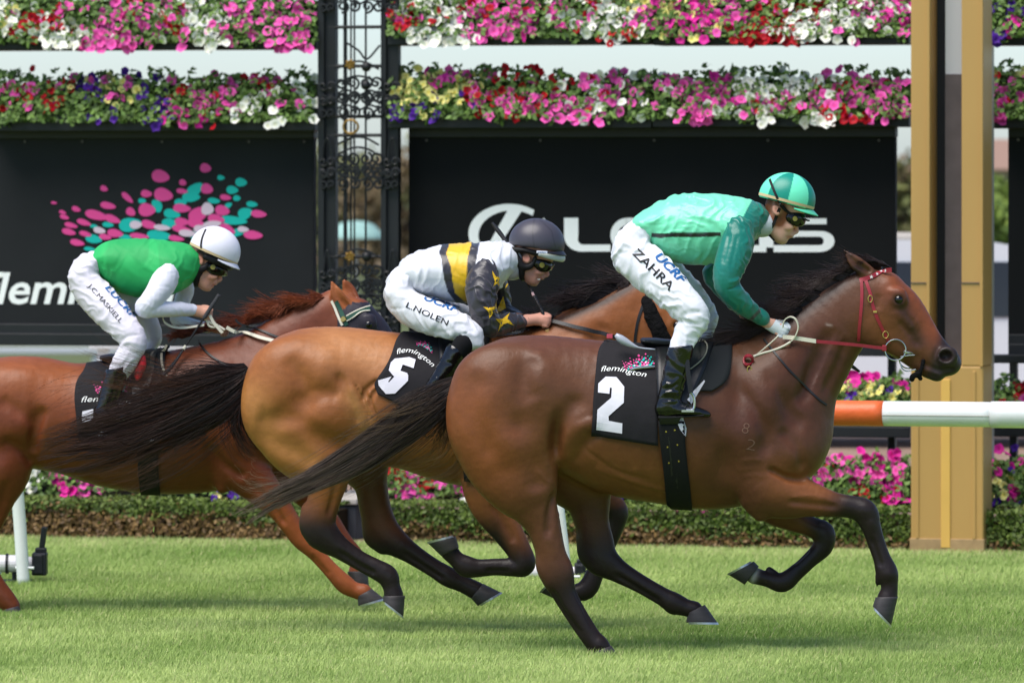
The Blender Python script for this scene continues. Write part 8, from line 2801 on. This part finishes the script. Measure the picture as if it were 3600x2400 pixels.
# reins: red from the bit, white rubber grip to the hand
mb = MB()
Q = catmull(np.array([(*X6(1402, 832), -.088), (*X6(1330, 824), -.100), (*X6(1200, 808), -.120), (*X6(1060, 795), -.140), (*X6(914, 783), -.152)]), 20)
mb.strip([H2.P(x, y, d) for x, y, d in Q], [(0, 0, 1)] * 20, .016, .004)
put('rein', mb.mesh('rein'), M_red, b2)
mb = MB()
p = H2.P(*X6(1390, 830), -.09)
mb.box(p, .022, .012, .030, None, .004)
put('rein_end', mb.mesh('rein_end'), M_red, b2)
mb = MB()
Q = catmull(np.array([(*X6(918, 782), -.153), (*X6(840, 770), -.156), (*X6(760, 758), -.150), (*X6(690, 752), -.140)]), 12)
mb.strip([H2.P(x, y, d) for x, y, d in Q], [(0, 0, 1)] * 12, .020, .006)
mb.strip([H2.P(*X6(x, y), d) for x, y, d in ((652, 752, -.15), (600, 800, -.16), (540, 850, -.165), (500, 884, -.168))], [(.6, 0, .8)] * 4, .017, .005)
Q = catmull(np.array([(742, 788), (690, 818), (620, 846), (560, 862), (488, 886)]), 12)
mb.tube([H2.P(*X6(x, y), -.165) for x, y in Q], .0055, 8)
Q = catmull(np.array([(690, 690), (700, 640), (738, 614), (778, 630), (797, 680), (784, 730), (760, 770), (735, 790)]), 26)
mb.strip([H2.P(*X6(x, y), -.15 - .02 * math.sin(i / 25 * 3.14)) for i, (x, y) in enumerate(Q)], [(.25, .95, .15)] * 26, .016, .005)
put('rein_grip', mb.mesh('rein_grip'), M_grip, b2)
mb = MB()
for a, rr in ((0, 18), (.6, 15), (1.2, 17)):
    P = []
    for t in np.linspace(0, 6.283, 22, endpoint=False):
        x, y = 452 + 32 * math.cos(t) * math.cos(a * .3), 915 + (38 - 8 * a) * math.sin(t)
        P.append(H2.P(*X6(x, y), -.185 + .012 * math.sin(t * 2 + a)))
    mb.tube(P, .0058, 6, closed=True)
mb.strip([H2.P(*X6(448, 950), -.19), H2.P(*X6(456, 990), -.192), H2.P(*X6(436, 1062), -.194)], [(.9, 0, .2)] * 3, .012, .004)
put('rein_knot', mb.mesh('rein_knot'), M_red, b2)
mb = MB()
ring(mb, H2.P(*X6(459, 976), -.2), .0150, .0026, sx=.66)
put('buckle', mb.mesh('buckle'), M_brassb, b2)
mb = MB()
strap_on(mb, BV2, [X6(560, 770), X6(600, 822), X6(660, 895), X6(740, 990), X6(860, 1110), X6(940, 1186), X6(988, 1220)], .010, .004, .004, y_default=-.1)
put('neck_strap', mb.mesh('neck_strap'), M_blackl, b2)
# freeze brand on the shoulder
for s_, p0, p1 in (('8', (2606, 1520), (2628, 1526)), ('2', (2622, 1578), (2652, 1584))):
    V, F = text_px(s_, p0, p1, 40, -.02, 0)
    put('brand_mark', flat_print(BV2, V, F, .0015, -.2), M_brand, g2)

# ------------------------------------------------------------------ middle horse
X5 = lambda px, py: (1300 + px / 3.92, 1100 + py / 3.92)
sc5 = thing('saddle_cloth', 'black racing saddle cloth with a folded white number 5', 'saddle cloth', H5.P(1440, 1300, -.25), 0, 'numbered saddle cloths')
co5, cb5 = drape(H5, BV5, [(1420, 1166), (1392, 1200), (1374, 1256), (1346, 1306), (1316, 1345), (1330, 1385)], [(1600, 1176), (1604, 1240), (1598, 1310), (1580, 1380), (1540, 1440), (1480, 1462)], 22, 22, .012, 'cloth', M_cloth, sc5)
print_concave(cb5, sc5, [X5(*q) for q in [(345, 638), (545, 618), (632, 650), (604, 768), (455, 718), (422, 802), (516, 832), (530, 870), (528, 935), (350, 1110), (222, 1116), (128, 995), (120, 930), (300, 880), (254, 950), (268, 956), (340, 880), (318, 862), (262, 792), (290, 690)]], M_num, 'number', .008, y=1.0)
text_curve(cb5, sc5, 'flemington', [X5(376, 578), X5(500, 552), X5(620, 578), X5(720, 640), X5(790, 690), X5(862, 756)], 18, M_white, 'lettering', 1.0, lift=.008)
def sp5(X, Y):
    a, b = (X - 185) / 745, (Y - 585) / 290
    return X5(645 + 235 * a - 20 * b, 372 + 120 * a * a + 95 * b)
splash(cb5, sc5, sp5, .008, 1.0)
s5 = thing('saddle', 'light black race saddle under the rider in white and black', 'saddle', H5.P(1580, 1180), 0, 'race saddles')
drape(H5, BV5, [(1545, 1180), (1550, 1260), (1560, 1360), (1570, 1420)], [(1722, 1186), (1716, 1250), (1700, 1330), (1650, 1400)], 12, 12, .016, 'pad', M_pad, s5)
saddle(H5, BV5, s5, (1500, 1170), (1680, 1180), ([(1540, 1182), (1545, 1260), (1545, 1340), (1550, 1420)], [(1690, 1190), (1680, 1260), (1640, 1340), (1610, 1420)]))
drape(H5, BV5, [(1600, 1400), (1612, 1500), (1626, 1600), (1640, 1690)], [(1680, 1400), (1692, 1500), (1706, 1600), (1720, 1700)], 8, 14, .012, 'girth', M_girth, s5, over=False, thick=.012)
b5 = thing('bridle', 'black bridle with a thick black fleece cheekpiece', 'bridle', H5.P(2270, 1100, -.1), 0, 'bridles on the racehorses')
mb = MB()
strap_on(mb, BV5, [(2276, 1030), (2262, 1070), (2242, 1130), (2232, 1200), (2236, 1250)], .014, .004, .004, y_default=1.18)
strap_on(mb, BV5, [(2276, 1030), (2300, 1050), (2330, 1060)], .016, .004, .004, y_default=1.18)
put('headpiece', mb.mesh('headpiece'), M_blackl, b5)
f = Field(H5.P(2210, 1330, -.2), H5.P(2420, 1010, 0.0), .006)
P = [cast(BV5, x, y, .008, 1.17)[0] for x, y in ((2274, 1062), (2292, 1110), (2316, 1160), (2340, 1215), (2360, 1270))]
f.tube(P, [20 * H5.k, 26 * H5.k, 28 * H5.k, 26 * H5.k, 20 * H5.k], .024, .01)
V, Q = f.mesh(1)
N = np.empty(len(V) * 3, np.float32)
me = new_mesh('fleece_cheekpiece', V, Q)
me.vertex_normals.foreach_get('vector', N)
V = V + N.reshape(-1, 3) * (fbm(V, 70, 5, 2) * .004)[:, None]
me.vertices.foreach_set('co', V.astype(np.float32).ravel())
smooth(me)
put('fleece_cheekpiece', me, M_fleece, b5)
mb = MB()
strap_on(mb, BV5, [(1944, 1136), (1990, 1146), (2050, 1160), (2110, 1172), (2170, 1188)], .020, .020, .005, y_default=1.1)
put('rein', mb.mesh('rein'), M_blackl, b5)
mb = MB()
p, n, ok = cast(BV5, 2143, 1184, .026, 1.1)
mb.box(p, .030, .006, .022, None, .002)
put('rein_tag', mb.mesh('rein_tag'), mat('pink tag', lin((206, 86, 104)), .5, .3), b5)

# ------------------------------------------------------------------ chestnut
sc1 = thing('saddle_cloth', 'black racing saddle cloth mostly hidden behind a streaming dark tail', 'saddle cloth', H1.P(380, 1420, -.25), 0, 'numbered saddle cloths')
co1, cb1 = drape(H1, BV1, [(300, 1302), (270, 1340), (262, 1400), (268, 1460), (276, 1540)], [(480, 1262), (486, 1330), (488, 1400), (490, 1470), (490, 1560)], 18, 18, .010, 'cloth', M_cloth, sc1)
text_curve(cb1, sc1, 'flemington', [(286, 1414), (345, 1412), (400, 1418), (470, 1426)], 20, M_white, 'lettering', 2.5)
print_poly(cb1, sc1, [(290, 1446), (328, 1438), (330, 1462), (322, 1482), (288, 1482)], M_num, 'number', .006, 14, 2.5)
print_poly(cb1, sc1, [(346, 1520), (376, 1512), (380, 1534), (350, 1540)], M_num, 'number', .006, 14, 2.5)
splash(cb1, sc1, lambda X, Y: (330 + (X - 185) / 745 * 120, 1330 + (Y - 585) / 290 * 56), .006, 2.5)
s1 = thing('saddle', 'light black race saddle under the rider in green', 'saddle', H1.P(440, 1270), 0, 'race saddles')
drape(H1, BV1, [(440, 1262), (450, 1320), (460, 1380), (480, 1430)], [(590, 1208), (582, 1260), (580, 1310), (590, 1380)], 12, 12, .016, 'pad', M_pad, s1)
saddle(H1, BV1, s1, (360, 1290), (540, 1220), ([(450, 1262), (456, 1320), (460, 1380), (470, 1430)], [(560, 1216), (555, 1270), (540, 1330), (510, 1430)]))
mb = MB()
strap_on(mb, BV1, [(586, 1212), (574, 1240), (570, 1270), (574, 1300), (586, 1330)], .012, .022, .006, y_default=2.5)
put('pad_piping', mb.mesh('pad_piping'), M_khaki, s1)
go1, gb1 = drape(H1, BV1, [(482, 1430), (484, 1500), (484, 1600), (490, 1690), (496, 1728)], [(552, 1430), (554, 1500), (556, 1600), (560, 1690), (564, 1730)], 8, 14, .012, 'girth', M_girth, s1, over=False, thick=.012)
mb = MB()
strap_on(mb, gb1, [(512, 1470), (516, 1540), (522, 1620), (532, 1720)], .030, .004, .004, y_default=2.5)
put('girth_strap', mb.mesh('girth_strap'), M_plinth, s1)
print_poly(gb1, s1, [(496, 1520), (524, 1500), (540, 1545), (520, 1550)], M_weight, 'weight_flap', .010, 14, 2.5)
f = Field(H1.P(455, 1345, -.34), H1.P(530, 1235, -.2), .004)
f.tube([H1.P(504, 1256, -.29), H1.P(500, 1280, -.29), H1.P(488, 1312, -.285), H1.P(484, 1330, -.28)], [.012, .022, .024, .012], .016, .01)
V, Q = f.mesh(1)
me = new_mesh('red_cloth', V, Q); smooth(me)
put('weight_cloth', me, mat('red cloth', lin((196, 30, 46)), .45, .4, noise=(30, .5)), s1, label='red weight cloth')
b1 = thing('bridle', 'dark green and white bridle over a dark blinker hood', 'bridle', H1.P(1220, 1120, -.1), 0, 'bridles on the racehorses')
M1 = HM1
drape(H1, BV1, [(1240, 1062), (1205, 1088), (1186, 1120), (1190, 1170), (1200, 1200)], [(1262, 1072), (1290, 1102), (1318, 1136), (1336, 1166), (1352, 1192)], 16, 14, .005, 'hood', M_hood, b1, over=False, thick=.003)
for nm, pts, wd, m in (('hood_edge', [(1168, 1058), (1178, 1084), (1190, 1114), (1204, 1144)], .013, M_grip), ('headpiece', [(1182, 1056), (1194, 1084), (1206, 1112), (1218, 1144)], .022, M_green)):
    mb = MB()
    strap_on(mb, BV1, pts, wd, .008, .004, y_default=2.68)
    put(nm, mb.mesh(nm), m, b1)
mb = MB()
strap_on(mb, BV1, [(1218, 1120), (1244, 1106), (1270, 1094), (1296, 1086)], .024, .010, .004, y_default=2.68)
bo1 = put('browband', mb.mesh('browband'), M_green, b1)
for off in (-8, 8):
    mb = MB()
    strap_on(mb, BV1, [(1218, 1120 + off), (1244, 1106 + off), (1270, 1094 + off), (1296, 1086 + off)], .006, .012, .004, y_default=2.68)
    put('browband_edge', mb.mesh('browband_edge'), M_grip, bo1)
p, n, ok = cast(BV1, 1208, 1123, .010, 2.65)
mb = MB()
mb.tube([p, p + n * .008], [.016, .012], 16)
put('rosette', mb.mesh('rosette'), M_brassb, b1)
mb = MB()
strap_on(mb, BV1, [(796, 1150), (830, 1168), (890, 1184), (940, 1198), (1000, 1212), (1060, 1222)], .018, .020, .005, y_default=2.6)
Q = catmull(np.array([(572, 1116), (580, 1134), (608, 1149), (645, 1152), (680, 1148), (718, 1142)]), 20)
mb.strip([H1.P(x, y, -.13) for x, y in Q], [(.1, .2, .97)] * 20, .012, .005)
Q = catmull(np.array([(738, 1108), (750, 1132), (768, 1154), (782, 1170)]), 10)
mb.strip([H1.P(x, y, -.125) for x, y in Q], [(.85, .1, .5)] * 10, .016, .005)
Q = catmull(np.array([(722, 1122), (744, 1136), (768, 1146), (790, 1160)]), 10)
mb.tube([H1.P(x, y, -.11) for x, y in Q], .007, 8)
Q = catmull(np.array([(728, 1128), (736, 1146), (756, 1150), (766, 1140)]), 10)
mb.tube([H1.P(x, y, -.115) for x, y in Q], .006, 8)
put('rein', mb.mesh('rein'), M_grip, b1)
for pts in ([(828, 1122), (840, 1136), (880, 1152), (930, 1168), (992, 1192)], [(697, 1192), (704, 1212), (726, 1240), (760, 1266), (800, 1288)]):
    mb = MB()
    strap_on(mb, BV1, pts, .011, .008, .004, y_default=2.6)
    put('neck_strap', mb.mesh('neck_strap'), M_blackl, b1)

# ------------------------------------------------------------------ whips
def whip(label, pts, radii, loc, grip=None, gripm=M_blackl):
    root = thing('whip', label, 'whip', loc, 0, 'jockey whips')
    mb = MB()
    Q = catmull(np.array([list(p) + [r] for p, r in zip(pts, radii)]), (len(pts) - 1) * 5 + 1)
    mb.tube(Q[:, :3], Q[:, 3], 10)
    put('shaft', mb.mesh('shaft'), M_blackl, root)
    if grip:
        mb = MB()
        P = catmull(np.array(grip[0], float), 15)
        mb.tube(P, [grip[1] * (1 + .06 * (i % 2)) for i in range(15)], 12)
        put('grip', mb.mesh('grip'), gripm, root)
    return root
P = [H1.P(771, 1036, -.14), H1.P(724, 1107, -.13), H1.P(652, 1216, -.16), H1.P(622, 1262, -.2), H1.P(596, 1296, -.25), H1.P(570, 1322, -.30)]
wp = whip('black whip pointing down from the hand of the rider in green', P, (.006, .006, .0055, .008, .011, .010), P[1], ([P[0], (P[0] + P[1]) / 2, P[1] * .9 + P[2] * .1], .0105), mat('grey rubber grip', lin((66, 66, 70)), .7, .2))
mb = MB()
mb.tube([P[2] * 1.0, P[2] * .75 + P[3] * .25], .0085, 10)
put('ferrule', mb.mesh('ferrule'), M_grip, wp)
P = [H5.P(1929, 1178, -.085), H5.P(1918, 1140, -.09), H5.P(1909, 1101, -.085), H5.P(1878, 1043, -.05), H5.P(1851, 989, .01), H5.P(1815, 916, .08), H5.P(1776, 846, .13), H5.P(1752, 812, .15), H5.P(1729, 783, .16)]
wp = whip('black whip held upright through the fist of the rider in white and black', P, (.007, .007, .007, .006, .005, .006, .010, .012, .007), P[1], ([P[2], (P[2] + P[3]) / 2, P[3]], .0085))
mb = MB()
mb.tube([P[0], P[0] * .45 + P[1] * .55], .0115, 14)
put('handle_cap', mb.mesh('handle_cap'), mat('cork tan', lin((190, 150, 96)), .6, .3, bump=[(60, .5, .003, (.2, .2, 2))]), wp)
mb = MB()
q = P[3] * .75 + P[4] * .25
mb.tube([P[3] + (P[4] - P[3]) * .05, q], .0075, 10)
put('ferrule', mb.mesh('ferrule'), mat('pink ferrule', lin((196, 160, 160)), .5, .3), wp)
P = [H2.P(2740, 1150, .10), H2.P(2860, 1220, .16), H2.P(2960, 1272, .20), H2.P(2990, 1284, .21), H2.P(3022, 1306, .22)]
whip('whip tip showing past the chest side of the front horse neck', P, (.007, .006, .006, .010, .006), P[0])

# ------------------------------------------------------------------ torn grass in the air behind the hooves
M_torn = mat('torn grass', lin((112, 140, 66)), .6, .2)
def torn(X, Y, y, size, n, label, seed):
    r = np.random.default_rng(seed)
    mb = MB()
    c = WP(X, Y, y)
    for _ in range(n):
        d = r.normal(size=3)
        d /= np.linalg.norm(d)
        e = r.normal(size=3) * .4
        P = [c - d * size * .5, c + e * size * .15, c + d * size * .5]
        mb.tube(catmull(np.array(P), 6), [.0012, .0022, .0026, .0024, .0018, .0006], 4)
    o = recentre(put('turf_blade', mb.mesh('turf_blade'), M_torn))
    tag(o, label, 'grass blade', 'torn grass blades in the air')
for i, (X, Y, y, lb) in enumerate(((120, 1763, 2.0, 'torn blade of grass in the air beside the left rail post'), (541, 1860, 2.0, 'torn blade of grass in the air before the brown part of the left hedge'), (3060, 2190, .3, 'torn blade of grass in the air behind the leading front hoof'))):
    torn(X, Y, y, .045, 1, lb, 10 + i)
